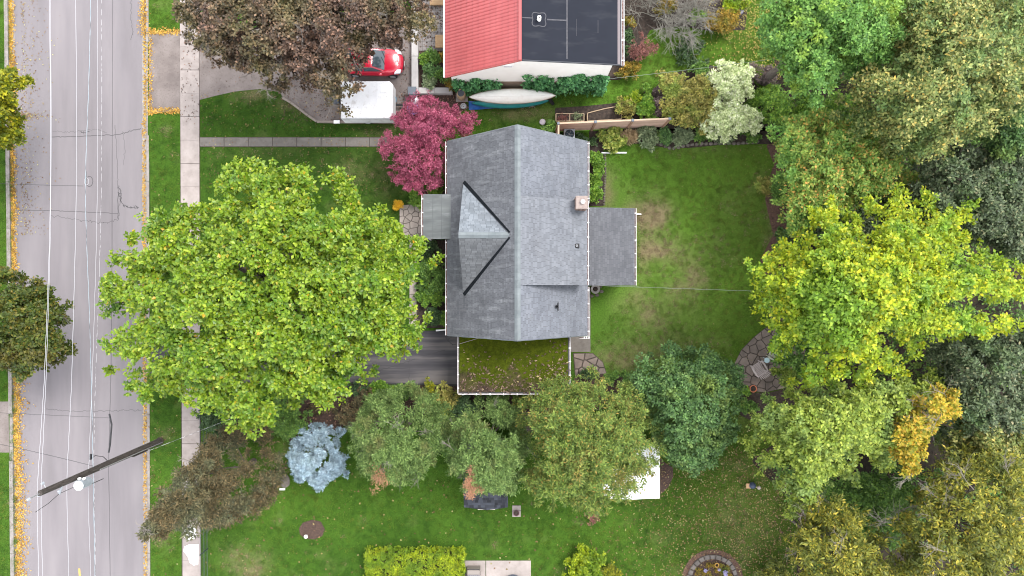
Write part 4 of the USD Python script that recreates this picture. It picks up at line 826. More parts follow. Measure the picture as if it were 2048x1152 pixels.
g_bright = LM('leaf_bright_green', [(0, (0.05, 0.115, 0.018)), (.6, (0.115, 0.21, 0.03)), (1, (0.21, 0.30, 0.05))], trans=.3)
g_hedgey = LM('leaf_yellow_hedge', [(0, (0.085, 0.125, 0.012)), (.6, (0.175, 0.215, 0.018)), (1, (0.30, 0.31, 0.03))], [(0, (0.06, 0.11, 0.02)), (1, (0.13, 0.19, 0.03))], .7, .45, .6)
g_varieg = LM('leaf_variegated', [(0, (0.14, 0.19, 0.075)), (.5, (0.27, 0.31, 0.15)), (1, (0.42, 0.44, 0.26))], [(0, (0.12, 0.17, 0.06)), (1, (0.33, 0.37, 0.18))], 1.0, trans=.25)
g_olive = LM('leaf_olive_bush', [(0, (0.055, 0.062, 0.02)), (.5, (0.115, 0.115, 0.038)), (1, (0.20, 0.175, 0.07))], [(0, (0.05, 0.085, 0.02)), (1, (0.15, 0.19, 0.05))], .9, .5, .64)
g_purple = LM('leaf_dusky_purple', [(0, (0.05, 0.035, 0.035)), (.6, (0.105, 0.075, 0.07)), (1, (0.19, 0.145, 0.13))], trans=.2)
g_red = LM('leaf_dusky_red', [(0, (0.07, 0.03, 0.025)), (.6, (0.17, 0.065, 0.055)), (1, (0.28, 0.12, 0.10))], trans=.25)
g_amberbush = LM('leaf_amber_bush', [(0, (0.10, 0.075, 0.012)), (.6, (0.24, 0.17, 0.025)), (1, (0.38, 0.22, 0.04))], [(0, (0.05, 0.07, 0.016)), (1, (0.14, 0.15, 0.03))], 1.2)
g_mum = LM('petal_yellow', [(0, (0.48, 0.25, 0.012)), (1, (0.72, 0.47, 0.03))], trans=.2)
g_tan = LM('dry_grass_blades', [(0, (0.26, 0.185, 0.10)), (1, (0.48, 0.37, 0.22))], trans=.2)
g_hosta = LM('leaf_hosta', [(0, (0.06, 0.10, 0.02)), (.5, (0.13, 0.175, 0.03)), (1, (0.30, 0.31, 0.10))], trans=.2)
g_ivy = LM('leaf_ivy', [(0, (0.018, 0.042, 0.022)), (.6, (0.042, 0.085, 0.040)), (1, (0.095, 0.155, 0.075))], trans=.2)
g_sage = LM('leaf_sage', [(0, (0.06, 0.085, 0.045)), (.6, (0.12, 0.155, 0.085)), (1, (0.22, 0.255, 0.15))], trans=.2)

r_ = lambda k: np.random.default_rng(k)
# --- big lime-green maple before the house
big = [(455,308),(500,330),(545,318),(600,325),(640,350),(700,355),(735,375),(760,400),(768,420),(775,435),(800,462),(822,482),(850,482),(878,500),(884,528),(860,555),(835,570),(832,600),(852,632),(862,662),(840,690),(815,700),(812,718),(780,725),(740,735),(732,765),(700,775),(690,800),(650,815),(600,825),(540,835),(520,862),(480,872),(462,850),(440,825),(400,825),(365,820),(360,790),(300,800),(270,795),(240,775),(225,750),(203,720),(200,690),(215,660),(198,640),(205,610),(215,590),(210,555),(235,530),(223,505),(235,478),(275,470),(285,450),(272,412),(300,405),(340,400),(380,395),(400,385),(425,375),(445,345)]
plant('maple_tree', 'huge lime green maple with broad leaves filling the front yard', 'tree', lobes_poly(big, 4.5, 12.5, 1.12, 145, r_(1), low=.15), g_lime, 8200, 11, .21, .15, base=P(640, 590)[:2], r0=.38, limbs=30, spread=.11, sub=7)
# --- crimson maple over the neighbour's drive
crim = [(352,-60),(356,40),(372,84),(400,96),(408,118),(437,126),(468,116),(500,134),(520,160),(548,178),(578,165),(590,150),(618,145),(634,180),(650,203),(682,208),(692,190),(722,178),(742,164),(728,148),(736,152),(732,130),(738,112),(756,98),(775,84),(800,90),(822,80),(848,60),(862,20),(858,-60)]
plant('maple_tree', 'dusky brown-purple maple with pale bare twigs over the red car', 'tree', lobes_poly(crim, 4.0, 9.5, .95, 120, r_(2), low=.3), g_crim, 5000, 13, .165, .115, base=P(640, 60)[:2], r0=.30, limbs=26, twigs=30, twig_len=1.1)
pk = [(758,300),(775,270),(768,250),(800,225),(818,198),(842,180),(870,200),(900,205),(920,220),(945,225),(958,252),(940,266),(908,270),(896,290),(893,330),(888,360),(860,382),(830,386),(800,372),(780,345),(785,330),(762,312)]
plant('japanese_maple', 'pink-red lace-leaved small maple beside the house roof corner', 'tree', lobes_poly(pk, 1.2, 4.0, .55, 70, r_(3), low=.2), g_pink, 3000, 12, .13, .045, base=P(842, 288)[:2], r0=.10, limbs=18, spread=.07)
lt = [(-90,130),(0,130),(22,142),(30,160),(56,172),(56,184),(32,194),(24,206),(36,228),(40,240),(28,252),(24,280),(10,302),(-90,310)]
plant('street_tree', 'yellow-green street tree at the far side of the road, upper one', 'tree', lobes_poly(lt, 3.5, 8, .7, 40, r_(4)), g_yel, 1300, 12, .2, .13, base=P(-40, 220)[:2], r0=.2)
lb = [(-110,545),(0,536),(30,545),(42,566),(75,570),(100,576),(106,600),(126,625),(136,660),(126,700),(114,726),(80,745),(48,752),(0,736),(-110,740)]
plant('street_tree', 'round dark olive street tree beside the road opposite the lime maple', 'tree', lobes_poly(lb, 3.5, 8.5, .8, 60, r_(5)), g_street, 2600, 13, .19, .13, base=P(-10, 640)[:2], r0=.22, twigs=5, twig_len=1.3)
# --- conifers of the lower border
cone = [(0, 1), (.25, .95), (.5, .72), (.75, .42), (.92, .18), (1, .05)]
egg = [(0, .75), (.15, .98), (.4, 1), (.65, .85), (.85, .55), (1, .15)]
def conifer(label, base, h, r, prof, R, n, lm, ntw, k, L, W, seed, name='cedar_tree', cat='tree', **kw):
    b = P(*base)[:2]
    return plant(name, label, cat, lobes_axis(b, h, r, prof, R, n, r_(seed)), lm, ntw, k, L, W, base=b, r0=.16, **kw)
conifer('tall brown-green cedar leaning over the pavement near the utility pole', (508, 922), 13.4, 2.75, [(0, 1), (.25, .95), (.5, .72), (.72, .40), (.86, .2), (1, .07)], .55, 110, g_cedar_br, 4200, 12, .19, .055, 6, elev=(-.1, .9), twigs=6, twig_len=.7)
conifer('grey-green cedar between the blue spruce and the brown-topped cedar', (820, 842), 9.2, 2.75, egg, .5, 110, g_cedar, 4300, 12, .17, .055, 7, elev=(0, 1.0), twigs=10, twig_len=.8)
conifer('grey-green cedar with a salmon brown dead top above the small slate shed', (982, 868), 9.8, 2.5, egg, .5, 100, g_cedar, 4300, 12, .17, .055, 8, elev=(0, 1.0), twigs=8, twig_len=.8)
for bx_, by_, z_, t_, sd_k in ((948, 966, 9.35, '/World/cedar_tree_002', 41), (757, 957, 8.6, '/World/cedar_tree_001', 42)):
    c_ = P(bx_, by_, z_); o_ = obj('dead_foliage', foliage([[c_[0] + .3 * math.cos(q_ * 2.4) * q_ / 4, c_[1] + .5 * math.sin(q_ * 2.4) * q_ / 5, z_ - .25 + .06 * (q_ % 3), .22] for q_ in range(8)], 220 if sd_k == 41 else 60, 12, .10, .035, r_(sd_k)), g_dead, stage.GetPrimAtPath(t_))
ced = [(1040,790),(1080,770),(1140,757),(1200,752),(1258,770),(1288,800),(1312,850),(1330,890),(1316,930),(1286,962),(1258,990),(1232,1014),(1205,1024),(1180,1026),(1130,1010),(1080,1012),(1052,990),(1046,950),(1062,920),(1042,880),(1040,830)]
plant('cedar_tree', 'broad rusty green cedar overhanging the white shed roof', 'tree', lobes_poly(ced, 2.5, 9.5, .7, 130, r_(9), low=.3), g_cedar2, 5200, 12, .18, .062, base=P(1150, 860)[:2], r0=.22, elev=(0, 1.0))
tl = [(1262,730),(1300,705),(1342,685),(1368,706),(1400,700),(1450,715),(1478,748),(1482,800),(1470,858),(1437,900),(1402,940),(1360,938),(1322,900),(1300,840),(1272,790)]
plant('garden_tree', 'rounded blue-green tree beside the flagstone patio', 'tree', lobes_poly(tl, 1.5, 7, .7, 100, r_(10), low=.3), g_teal, 3900, 12, .17, .10, base=P(1365, 790)[:2], r0=.18)
# --- blue spruce: whorled branches with needle sprays
conifer('small pale blue spruce on the lower lawn', (648, 902), 4.7, 2.05, [(0, .95), (.12, 1), (.4, .82), (.7, .5), (.9, .22), (1, .05)], .42, 60, g_blue, 3600, 14, .16, .036, 11, name='blue_spruce', elev=(-.1, 1.0), spread=.03, sub=5, upb=.5)

# --- woodland on the right
W_ = [
 ('woodland_tree', 'fresh green leafy tree at the top edge of the back garden', [(1545,-60),(1528,55),(1545,110),(1572,150),(1566,188),(1600,202),(1650,198),(1682,168),(1692,128),(1742,118),(1790,100),(1812,78),(1800,-60)], 5, 13, .95, 90, g_fresh, 4000, 13, .17, .10, .26, {}),
 ('woodland_tree', 'large tan and olive tree filling the upper right woodland', [(1812,-60),(1800,76),(1742,122),(1688,150),(1700,182),(1722,232),(1762,272),(1800,292),(1860,312),(1922,302),(1972,262),(2030,242),(2110,190),(2110,-60)], 5, 13.5, .85, 170, g_oak, 6300, 12, .18, .10, .32, dict(low=.35)),
 ('woodland_tree', 'dark blue-green tree at the right edge of the frame', [(1968,262),(2000,230),(2110,190),(2110,345),(2010,322),(1972,300)], 3, 9, .7, 40, g_teal, 1500, 12, .16, .10, .2, {}),
 ('woodland_tree', 'green bushy tree flecked with orange at the lawn corner', [(1538,262),(1590,230),(1640,222),(1720,236),(1790,262),(1812,290),(1832,330),(1830,365),(1802,390),(1742,402),(1702,422),(1640,452),(1590,472),(1562,442),(1570,400),(1552,350),(1552,300)], 2, 8, .7, 110, g_orange, 4600, 12, .18, .11, .2, dict(low=.3)),
 ('woodland_tree', 'grey-green tree behind the golden maple on the upper right', [(1838,330),(1900,298),(1980,298),(2110,310),(2110,545),(2040,530),(1980,490),(1920,480),(1860,470),(1830,430)], 3.5, 9, .8, 90, g_grey, 3500, 13, .18, .11, .24, dict(low=.3)),
 ('woodland_tree', 'dark grey-green tree showing through gaps of the golden maple', [(1640,420),(1720,380),(1840,400),(1880,470),(1880,560),(1760,600),(1660,560)], 2, 6.5, .8, 50, g_grey, 2110, 13, .17, .10, .2, {}),
 ('woodland_tree', 'grey-green tree right of the golden maple, by the frame edge', [(1850,690),(1950,655),(2110,640),(2110,900),(1950,900),(1880,850),(1870,750)], 3.5, 9, .8, 90, g_grey, 3600, 13, .18, .11, .24, dict(low=.3)),
 ('woodland_tree', 'small dark green understorey tree among bare grey branches', [(1640,980),(1700,960),(1800,950),(1860,960),(1850,1050),(1790,1100),(1700,1080),(1640,1040)], 1, 4.5, .7, 40, g_mid, 1500, 12, .17, .10, .12, {}),
 ('woodland_tree', 'low green sapling clump behind the patio under the golden maple', [(1552,560),(1640,520),(1680,640),(1620,760),(1560,720)], 1, 4.5, .6, 40, g_mid, 1300, 11, .17, .10, .1, {}),
 ('woodland_tree', 'low green sapling clump between the fresh green and the orange-flecked trees', [(1548,196),(1640,196),(1720,180),(1730,240),(1640,250),(1560,245)], .8, 3.5, .6, 34, g_bright, 1000, 11, .17, .10, .1, {}),
 ('woodland_tree', 'olive and tan tree below the grey-green one at the right edge', [(1880,850),(1960,800),(2110,780),(2110,960),(2000,960),(1900,930)], 3.5, 8.5, .8, 55, g_oak, 1900, 13, .19, .11, .2, {}),
]
for nm, lb_, pts, z0, z1, R, n, lm, ntw, k, L, Wd, r0, kw in W_:
    _seed[0] += 7; lo_ = lobes_poly(pts, z0, z1, R, n, r_(_seed[0]), **kw)
    plant(nm, lb_, 'tree', lo_, lm, ntw, k, L, Wd, r0=r0, limbs=14)
gold = [(1488,530),(1530,523),(1562,520),(1558,490),(1582,468),(1620,470),(1618,420),(1650,400),(1690,430),(1742,400),(1765,385),(1800,378),(1850,386),(1858,412),(1820,440),(1800,480),(1850,502),(1862,460),(1892,420),(1942,410),(1952,440),(1920,480),(1970,500),(1990,520),(2048,530),(2110,560),(2080,620),(2030,650),(1980,662),(1920,672),(1862,660),(1832,690),(1800,740),(1780,790),(1720,800),(1660,790),(1600,770),(1558,760),(1540,700),(1540,652),(1512,600),(1500,560)]
plant('golden_maple', 'spreading yellow-green maple with star-shaped arms over the woodland', 'tree', lobes_arms((1712, 600), [(1490,532),(1502,566),(1535,520),(1562,492),(1602,470),(1622,425),(1652,404),(1700,432),(1742,402),(1800,384),(1856,392),(1835,470),(1900,425),(1950,412),(1940,480),(1990,520),(2050,535),(2085,590),(2030,648),(1975,662),(1915,672),(1858,662),(1830,700),(1800,745),(1735,790),(1660,775),(1590,765),(1545,700),(1540,650),(1515,602)], 8, 14.5, .62, r_(12)), g_gold, 6600, 12, .19, .13, sub=3, base=P(1660, 620)[:2], r0=.34, limbs=30, spread=.10)
pale = [(1545,770),(1600,765),(1660,785),(1720,795),(1790,780),(1850,720),(1890,730),(1908,790),(1890,830),(1830,830),(1800,880),(1780,935),(1700,958),(1650,972),(1602,1022),(1570,962),(1522,932),(1500,890),(1512,842),(1530,800)]
plant('pale_maple', 'pale green maple with whitish leaf tops beside the lower lawn', 'tree', lobes_arms((1650, 850), [(1492,888),(1508,842),(1535,802),(1575,775),(1520,932),(1562,968),(1578,1015),(1608,1018),(1650,968),(1705,955),(1775,935),(1800,880),(1870,842),(1905,790),(1885,735),(1830,740),(1750,770),(1680,775),(1620,770)], 5.5, 11.5, .62, r_(13)), g_gold2, 4700, 12, .18, .12, sub=3, base=P(1600, 820)[:2], r0=.28, limbs=22)
amb = [(1808,828),(1842,792),(1880,780),(1922,790),(1912,832),(1872,842),(1852,880),(1842,922),(1820,952),(1798,902),(1778,882),(1785,850)]
plant('amber_tree', 'slender amber yellow tree among the grey branches', 'tree', lobes_poly(amb, 7, 11, .42, 30, r_(14), low=.1), g_amber, 760, 12, .19, .12, base=P(1750, 790)[:2], r0=.13, limbs=14, twigs=6)
ash = [([(1582,1230),(1592,1075),(1622,1030),(1660,1008),(1702,1010),(1742,1040),(1790,1120),(1800,1230)], 'yellow-leaved ash thicket with grey stems at the bottom edge', 5, 10, 15),
       ([(1812,1230),(1800,1060),(1852,960),(1902,902),(1982,890),(2110,900),(2110,1230)], 'yellow-leaved ash thicket with grey stems in the lower right corner', 5, 11.5, 16)]
for pts, lb_, z0, z1, sd_k in ash:
    plant('ash_tree', lb_, 'tree', lobes_poly(pts, z0, z1, .75, 90 if sd_k == 15 else 130, r_(sd_k), low=.1), g_ash, 1700 if sd_k == 15 else 2800, 11, .23, .085, r0=.10, limbs=44, twigs=18 if sd_k == 15 else 30, twig_len=1.3, elev=(.0, 1.1))

# --- undergrowth filling the woodland floor
ufp = Polygon([(1560,-60),(1560,200),(1580,300),(1590,640),(1620,780),(1580,880),(1520,900),(1600,1000),(1610,1200),(2120,1200),(2120,-60)]); rg = r_(90); c_ = rg.uniform([1510, -60], [2120, 1200], (900, 2)); c_ = c_[shapely.contains_xy(ufp, c_[:, 0], c_[:, 1])]
lo = np.array([[*P(a, b, .5)[:2], rg.uniform(.2, 1.6), rg.uniform(.35, .8)] for a, b in c_])
tag(obj('undergrowth', foliage(lo, 4600, 9, .22, .12, rg, spread=.12), g_mid), 'green undergrowth filling the gaps between the woodland trees', 'undergrowth', kind='stuff')
# ------------------------------------------------------------------ shrubs and low plants
def shrub(px, py, r, h, lm, label, name='shrub', cat='shrub', L=.13, Wd=.08, dens=1.0, k=10, group=None, lob=None, ry=None, z0=.1, **kw):
    _seed[0] += 1; rg = np.random.default_rng(_seed[0]); zc = h * .55; c = P(px, py, zc); rm = r / 30; rym = (ry or r) / 30
    n = max(5, int(lob or 9 + rm * rym * 10)); a = rg.uniform(0, 2 * np.pi, n); q = np.sqrt(rg.random(n)) * .8
    z = z0 + (h - z0) * np.sqrt(np.maximum(1 - q ** 2, 0)) * rg.uniform(.75, 1, n) * .8
    R = np.clip(min(rm, rym) * .42, .08, .6) * rg.uniform(.7, 1.2, n)
    lo = np.c_[c[0] + q * rm * np.cos(a), c[1] + q * rym * np.sin(a), np.maximum(z - R * .3, .05), R]
    ntw = int(dens * max(26, 300 * rm * rym + 60 * rm))
    t = thing(name, label, cat, group=group)
    m = MB()
    for j_ in range(min(6, n)): m.tube([np.array([c[0], c[1], 0]), (np.array([c[0], c[1], 0]) + lo[j_, :3]) / 2 + [0, 0, .05], lo[j_, :3]], [.03, .02, .008], 4, cap=False)
    obj('stems', m, M_bark, t, kind='stuff')
    u_ = unit(rg.normal(size=(n * 4, 3))); u_[:, 2] = np.abs(u_[:, 2]); q_ = np.repeat(lo, 4, 0)
    lo = np.c_[q_[:, :3] + u_ * (q_[:, 3] * rg.uniform(.5, 1.25, len(q_)))[:, None], q_[:, 3] * rg.uniform(.3, .6, len(q_))]
    kw.setdefault('spread', .05)
    obj('foliage', foliage(lo, ntw, k, L, Wd, rg, **kw), lm, t)
    return t
S = shrub
S(437, 848, 32, 1.3, g_dark, 'dark green rounded shrub inside the metal fence below the lime maple')
S(575, 838, 40, 1.6, g_mid, 'leafy green shrub at the edge of the brown border, above the blue spruce', L=.16, Wd=.07)
S(735, 800, 27, 1.3, g_cedar_br, 'clipped olive brown shrub at the driveway border, left of a twin')
S(697, 822, 24, 1.2, g_cedar_br, 'reddish olive shrub touching the lowest branch of the lime maple')
S(772, 802, 26, 1.2, g_cedar, 'clipped grey-green shrub beside the olive brown one along the driveway')
S(722, 777, 26, .9, g_dark, 'dark bluish ground shrub right below the driveway edge', ry=14)
S(762, 778, 26, .8, g_bright, 'bright leafy hydrangea along the dark driveway', name='hydrangea', L=.2, Wd=.16, ry=12)
S(806, 782, 28, .9, g_mid, 'green leafy plant with pale blooms along the driveway', L=.18, Wd=.12, ry=14)
S(859, 772, 9, 1.6, g_yel, 'slim yellow-green upright shrub at the driveway edge', ry=14)
S(880, 800, 32, 1.5, g_olive, 'straggly olive shrub with bare grey stems near the garage corner')
S(925, 812, 40, 1.2, g_dark, 'dark green shrub at the lower left corner of the garage roof', ry=24)
S(640, 815, 34, .7, g_cedar_br, 'low brownish green spreading shrub under the lime maple', ry=14)
S(700, 840, 22, .5, g_sage, 'low silvery sage plant in the brown border', ry=12)
S(752, 826, 22, .7, g_mid, 'glossy green low plant between the border shrubs and the cedar', L=.2, Wd=.13, ry=12)
S(738, 850, 26, .8, g_purple, 'twiggy grey-brown shrub left of the grey-green cedar', ry=20)
S(1045, 845, 26, 3.2, g_purple, 'bare greyish shrub between the two big cedars', L=.08, Wd=.03, dens=.5)
S(1187, 1033, 14, .5, g_red, 'small dusky red shrub under the rim of the broad cedar', L=.08, Wd=.04)
S(1128, 765, 24, 1.6, g_mid, 'green shrub at the garage roof corner', ry=14)
S(1178, 748, 20, .9, g_dark, 'small dark green shrub at the end of the stepping stones', ry=10)
S(1170, 1142, 40, 1.6, g_hedgey, 'rounded yellow-green bush at the bottom edge below the broad cedar', L=.15, Wd=.09, dens=1.2)
S(1215, 1150, 24, 1.0, g_yel, 'smaller yellowish bush right of the rounded bush at the bottom edge')
S(1545, 1148, 30, 1.2, g_ash, 'yellowish low shrub at the bottom edge, right of the stone-ringed bed')
S(1488, 784, 10, .5, g_bright, 'small bright green plant beside the terracotta pot')
S(1490, 812, 30, .5, g_mid, 'low green ground plant below the patio', ry=14)
S(1574, 748, 22, 1.8, g_gold2, 'pale green sapling at the patio edge behind the chairs', L=.16, Wd=.1)
S(1527, 370, 20, .9, g_olive, 'spreading olive plant round the stump at the lawn edge', L=.18, Wd=.05, ry=22)
S(1560, 385, 22, 1.6, g_mid, 'mid green shrub between the reddish mulch and the woodland', ry=40)
S(1570, 490, 20, 1.8, g_teal, 'blue-green shrub in front of the golden maple by the mulch edge', ry=40)
# in front of the house
S(868, 560, 30, 1.1, g_mid, 'rounded green and reddish shrub under the front eave', ry=44)
S(866, 596, 34, 1.0, g_bright, 'lighter green skirt shrub at the front wall near the driveway', ry=20)
S(868, 635, 17, 1.0, g_dark, 'glossy dark green ball shrub at the driveway end of the front bed')
S(888, 636, 10, 1.0, g_bright, 'small lime ball shrub touching the front wall', ry=18)
S(842, 575, 8, .5, g_teal, 'small bluish plant beside the front concrete walk', ry=18)
S(835, 395, 14, 1.0, g_bright, 'bright green shrub between porch roof and pink maple', ry=20)
S(868, 384, 20, .8, g_bright, 'low lime shrub tucked above the porch roof', ry=10)
S(797, 411, 9.5, .55, g_mum, 'round yellow chrysanthemum at the terrace corner', name='chrysanthemum', cat='flower', L=.07, Wd=.05, k=14, dens=2.2)
S(862, 505, 22, .5, g_dark, 'dark low groundcover in the front bed below the porch roof', ry=20)
# neighbour's bed
S(851, 118, 13, .8, g_bright, 'lime ball shrub leftmost inside the white retaining wall', group=None)
S(866, 110, 14, .9, g_mid, 'round mid green shrub upper one inside the white retaining wall')
S(865, 142, 15, .9, g_teal, 'round grey-green shrub left of the salmon roof corner in the walled bed')
S(885, 153, 17, .9, g_mid, 'bushy green shrub at the salmon roof corner in the walled bed')
S(857, 163, 16, .5, g_sage, 'silvery broad-leaved plant in the lower corner of the walled bed', L=.2, Wd=.12)
S(888, 112, 10, .6, g_amberbush, 'yellowing plant beside the salmon roof edge in the walled bed')
S(905, 165, 14, .9, g_amberbush, 'yellow-green plant below the salmon roof corner')
# beside and behind neighbour
S(1262, 135, 16, 1.2, g_amberbush, 'yellow shrub at the corner of the white house', ry=18)
S(1245, 148, 14, .8, g_amberbush, 'low golden plant beside the white house wall corner')
S(1258, 45, 10, 1.5, g_amberbush, 'orange leafed shrub beside the black roof gutter', ry=12)
S(1282, 100, 26, 1.8, g_red, 'dusky red twiggy shrub beside the black roof', L=.09, Wd=.05, dens=.8, ry=34)
S(1256, 85, 12, 1.2, g_dark, 'dark green shrub between the red shrub and the black roof', ry=30)
S(1440, 42, 36, 1.1, g_amberbush, 'yellow-green perennials beside the dark urn', L=.2, Wd=.06, ry=26)
S(1472, 8, 26, 1.0, g_hedgey, 'bright yellow-green shrub at the top edge of the garden')
S(1392, 32, 14, 1.6, g_bright, 'lime green bush inside the bare-branched shrub')
S(1330, 8, 20, 1.8, g_amberbush, 'amber leafed bush behind the bare-branched shrub')
S(1370, 200, 66, 2.6, g_olive, 'large olive and bronze shrub beyond the fence end', L=.13, Wd=.09, ry=62, dens=1.7, lob=60)
S(1318, 205, 14, 1.4, g_purple, 'dusky purple shrub left of the large olive shrub', ry=40)
S(1466, 165, 42, 2.8, g_varieg, 'cream variegated shrub, upper and taller one', L=.13, Wd=.09, dens=1.9, lob=30)
S(1452, 236, 52, 2.4, g_varieg, 'wide cream variegated shrub next to the olive shrub', L=.13, Wd=.09, ry=36, dens=1.9, lob=34)
S(1503, 244, 22, 1.8, g_varieg, 'small cream variegated shrub nearest the lawn corner', L=.13, Wd=.09, dens=1.9)
S(1532, 215, 32, 1.6, g_bright, 'fern green shrub between the variegated shrub and the woodland', L=.2, Wd=.07, ry=38)
S(1515, 150, 34, 1.4, g_purple, 'brownish twiggy undergrowth behind the variegated shrub', L=.1, Wd=.05, ry=26)
S(1400, 142, 22, 1.6, g_mid, 'rich green bush under the overhead wire behind the olive shrub', ry=14)
S(1378, 108, 28, .5, g_dark, 'dark trailing groundcover patch in the upper lawn', ry=34, dens=.55)
S(1253, 213, 24, 1.1, g_olive, 'weedy olive plant in the leaning planter beside the fence', L=.14, Wd=.06, ry=20)
S(1268, 198, 14, 1.3, g_hedgey, 'lime yellow plant behind the fence planters', L=.2, Wd=.08)
S(1294, 216, 20, 1.3, g_bright, 'broad-leaved green vine behind the fence', L=.24, Wd=.18, ry=22)
S(1292, 180, 8, 1.2, g_bright, 'climbing green plant spike above the vine by the fence', ry=16)
S(1100, 258, 12, .7, g_mid, 'small leafy plant between the fence end and the house roof', ry=16)
S(1168, 282, 26, .4, g_dark, 'low dark ivy patch beside the air conditioner', ry=14)
# border strip of the back lawn
S(1222, 276, 24, .6, g_hosta, 'yellow-edged hosta at the corner of the back lawn', name='hosta', cat='plant', L=.22, Wd=.17, k=9, elev=(-.2, .5))
S(1258, 272, 16, .6, g_tan, 'round tan ornamental grass between two hostas', name='ornamental_grass', cat='plant', L=.20, Wd=.03, k=16, dens=2, elev=(.1, 1.3))
S(1292, 272, 20, .5, g_sage, 'pale green hosta right of the tan grass', name='hosta', cat='plant', L=.26, Wd=.10, k=9)
S(1330, 272, 20, .5, g_teal, 'blue-green low plant in the middle of the border strip', ry=16)
S(1366, 276, 22, .5, g_sage, 'pale leafy perennial above the edging stones', L=.22, Wd=.08, ry=16)
S(1404, 268, 24, .6, g_mid, 'green perennial clump in the right half of the border strip', ry=14)
S(1440, 276, 20, .5, g_sage, 'grassy pale green clump below the variegated shrubs', L=.28, Wd=.05, ry=14)
S(1500, 272, 28, .5, g_mid, 'low green plants at the right end of the border strip', ry=10)
hg = [(1192, 322, 15, 17), (1192, 356, 15, 18), (1191, 388, 14, 20)]
for (a, b, c, d), lb_ in zip(hg, ('leafy green wall shrub nearest the long white downspout', 'leafy green wall shrub in the middle behind the east eave', 'leafy green wall shrub nearest the brick chimney')):
    S(a, b, c, 1.1, g_bright, lb_, L=.16, Wd=.10, ry=d, dens=1.5)
# clipped hedge
hd = thing('clipped_hedge', 'box-shaped yellow-green hedge at the bottom edge of the lower lawn', 'hedge'); rg = r_(61)
q0, q1 = P(730, 1104, 1.1), P(927, 1230, 1.1)
lo = np.array([[x_ + rg.normal(0, .03), y_ + rg.normal(0, .03), rg.uniform(.84, .94), .24] for x_ in np.arange(q0[0] + .18, q1[0] - .1, .27) for y_ in np.arange(q1[1], q0[1] - .1, .27)])
ed_ = np.array([[x_, q0[1] - .18, z_, .24] for x_ in np.arange(q0[0] + .15, q1[0], .3) for z_ in (.25, .6)] + [[x_, y_, z_, .24] for x_ in (q0[0] + .15, q1[0] - .18) for y_ in np.arange(q1[1], q0[1], .3) for z_ in (.25, .6)])
obj('stems', MB().box(((q0[0] + q1[0]) / 2, (q0[1] + q1[1]) / 2, .3), (q0[0] * -1 + q1[0] - .5, q0[1] - q1[1] - .5, .5)), mat('hedge_stems', [(0.03, 0.028, 0.014)]), hd); obj('foliage', foliage(np.vstack([lo, ed_]), 3600, 9, .10, .075, rg, spread=.05, flat=.5), g_hedgey, hd)
excl(PP([(728, 1096), (930, 1096), (930, 1240), (728, 1240)]))
# ivy on the neighbour's wall
def ivy(x0, x1, ztop, label, sd_):
    rg = r_(sd_); n = int((x1 - x0) * ztop * 5); xx = rg.uniform(x0, x1, n); zz_ = rg.uniform(.1, ztop, n) * (1 - .18 * rg.random(n)); th = .12 + .28 * (1 - zz_ / ztop)
    lo = np.c_[xx, ny - th * .5, zz_, .22 * rg.uniform(.7, 1.3, n)]
    t = thing('ivy', label, 'ivy'); m = MB()
    for x_ in np.arange(x0 + .2, x1, .5): m.tube([(x_, ny - .06, 0), (x_ + .1, ny - .05, ztop * .5), (x_ - .05, ny - .05, ztop * .9)], .02, 4)
    obj('stems', m, M_bark, t, kind='stuff'); obj('foliage', foliage(lo, n * 9, 9, .19, .13, rg, spread=.08, upb=.3, flat=1), g_ivy, t)
ivy(P(1052, 0, 1.5)[0], P(1212, 0, 1.5)[0], 3.1, 'dense dark green ivy climbing the white house wall right of the canoe', 71)
ivy(P(912, 0, 1)[0], P(996, 0, 1)[0], 2.2, 'ivy clump on the tan wall base below the salmon roof corner', 72)
# bare-branched shrub
bb = thing('bare_shrub', 'leafless shrub of fine pale grey branches beside the black roof', 'shrub'); rg = r_(73); st = []
for a, b in ((1300, 20), (1330, 30), (1352, 24), (1378, 40), (1345, 55), (1318, 8), (1398, 15), (1365, 8), (1340, -30), (1390, -30), (1290, -10)):
    c = P(a, b, 1.2); 
    for q in range(5): az = rg.uniform(0, 2 * np.pi); st.append((c * [1, 1, 0] + [0, 0, .5], [math.cos(az) * .9, math.sin(az) * .9 - .3, .75]))
obj('branches', bare_twigs(st, rg, 1.5, 10, .022, depth=2), mat('pale_bare_twigs', [(0.15, 0.14, 0.12), (0.25, 0.24, 0.21)], 4, 4), bb)

# ------------------------------------------------------------------ utility pole and overhead wires
UP = thing('utility_pole', 'weathered wooden utility pole with grey transformer on the grass verge', 'utility pole')
b0 = P(320, 882); XP, YP = b0[0], b0[1]; HP = 11.6
obj('pole', MB().tube([(XP, YP, -.1), (XP, YP, 4), (XP, YP, 8), (XP, YP, HP)], [.21, .19, .165, .14], 14), M_pole, UP)
obj('conduit', MB().tube([(XP + .19, YP - .06, 0), (XP + .18, YP - .06, 6.9)], .03, 6), mat('conduit_grey', [(0.20, 0.2, 0.2)]), UP)
obj('ground_wire', MB().tube([(XP + .02, YP - .175, 0), (XP + .02, YP - .15, 10.5)], .014, 4), M_steel, UP)
obj('guy_guard', MB().box((XP + .08, YP - .20, 2.6), (.12, .06, 1.6)), M_pole, UP)
tx, ty = XP + .45, YP - .30
tk = obj('transformer', MB().lathe([(0, 8.38), (.22, 8.38), (.25, 8.42), (.25, 9.2), (.27, 9.22), (.27, 9.27), (.20, 9.33), (0, 9.36)], (tx, ty, 0), 20), mat('transformer_grey', [(0.20, 0.225, 0.25), (0.27, 0.295, 0.32)], 3, 3, rough=.4), UP, smooth=35)
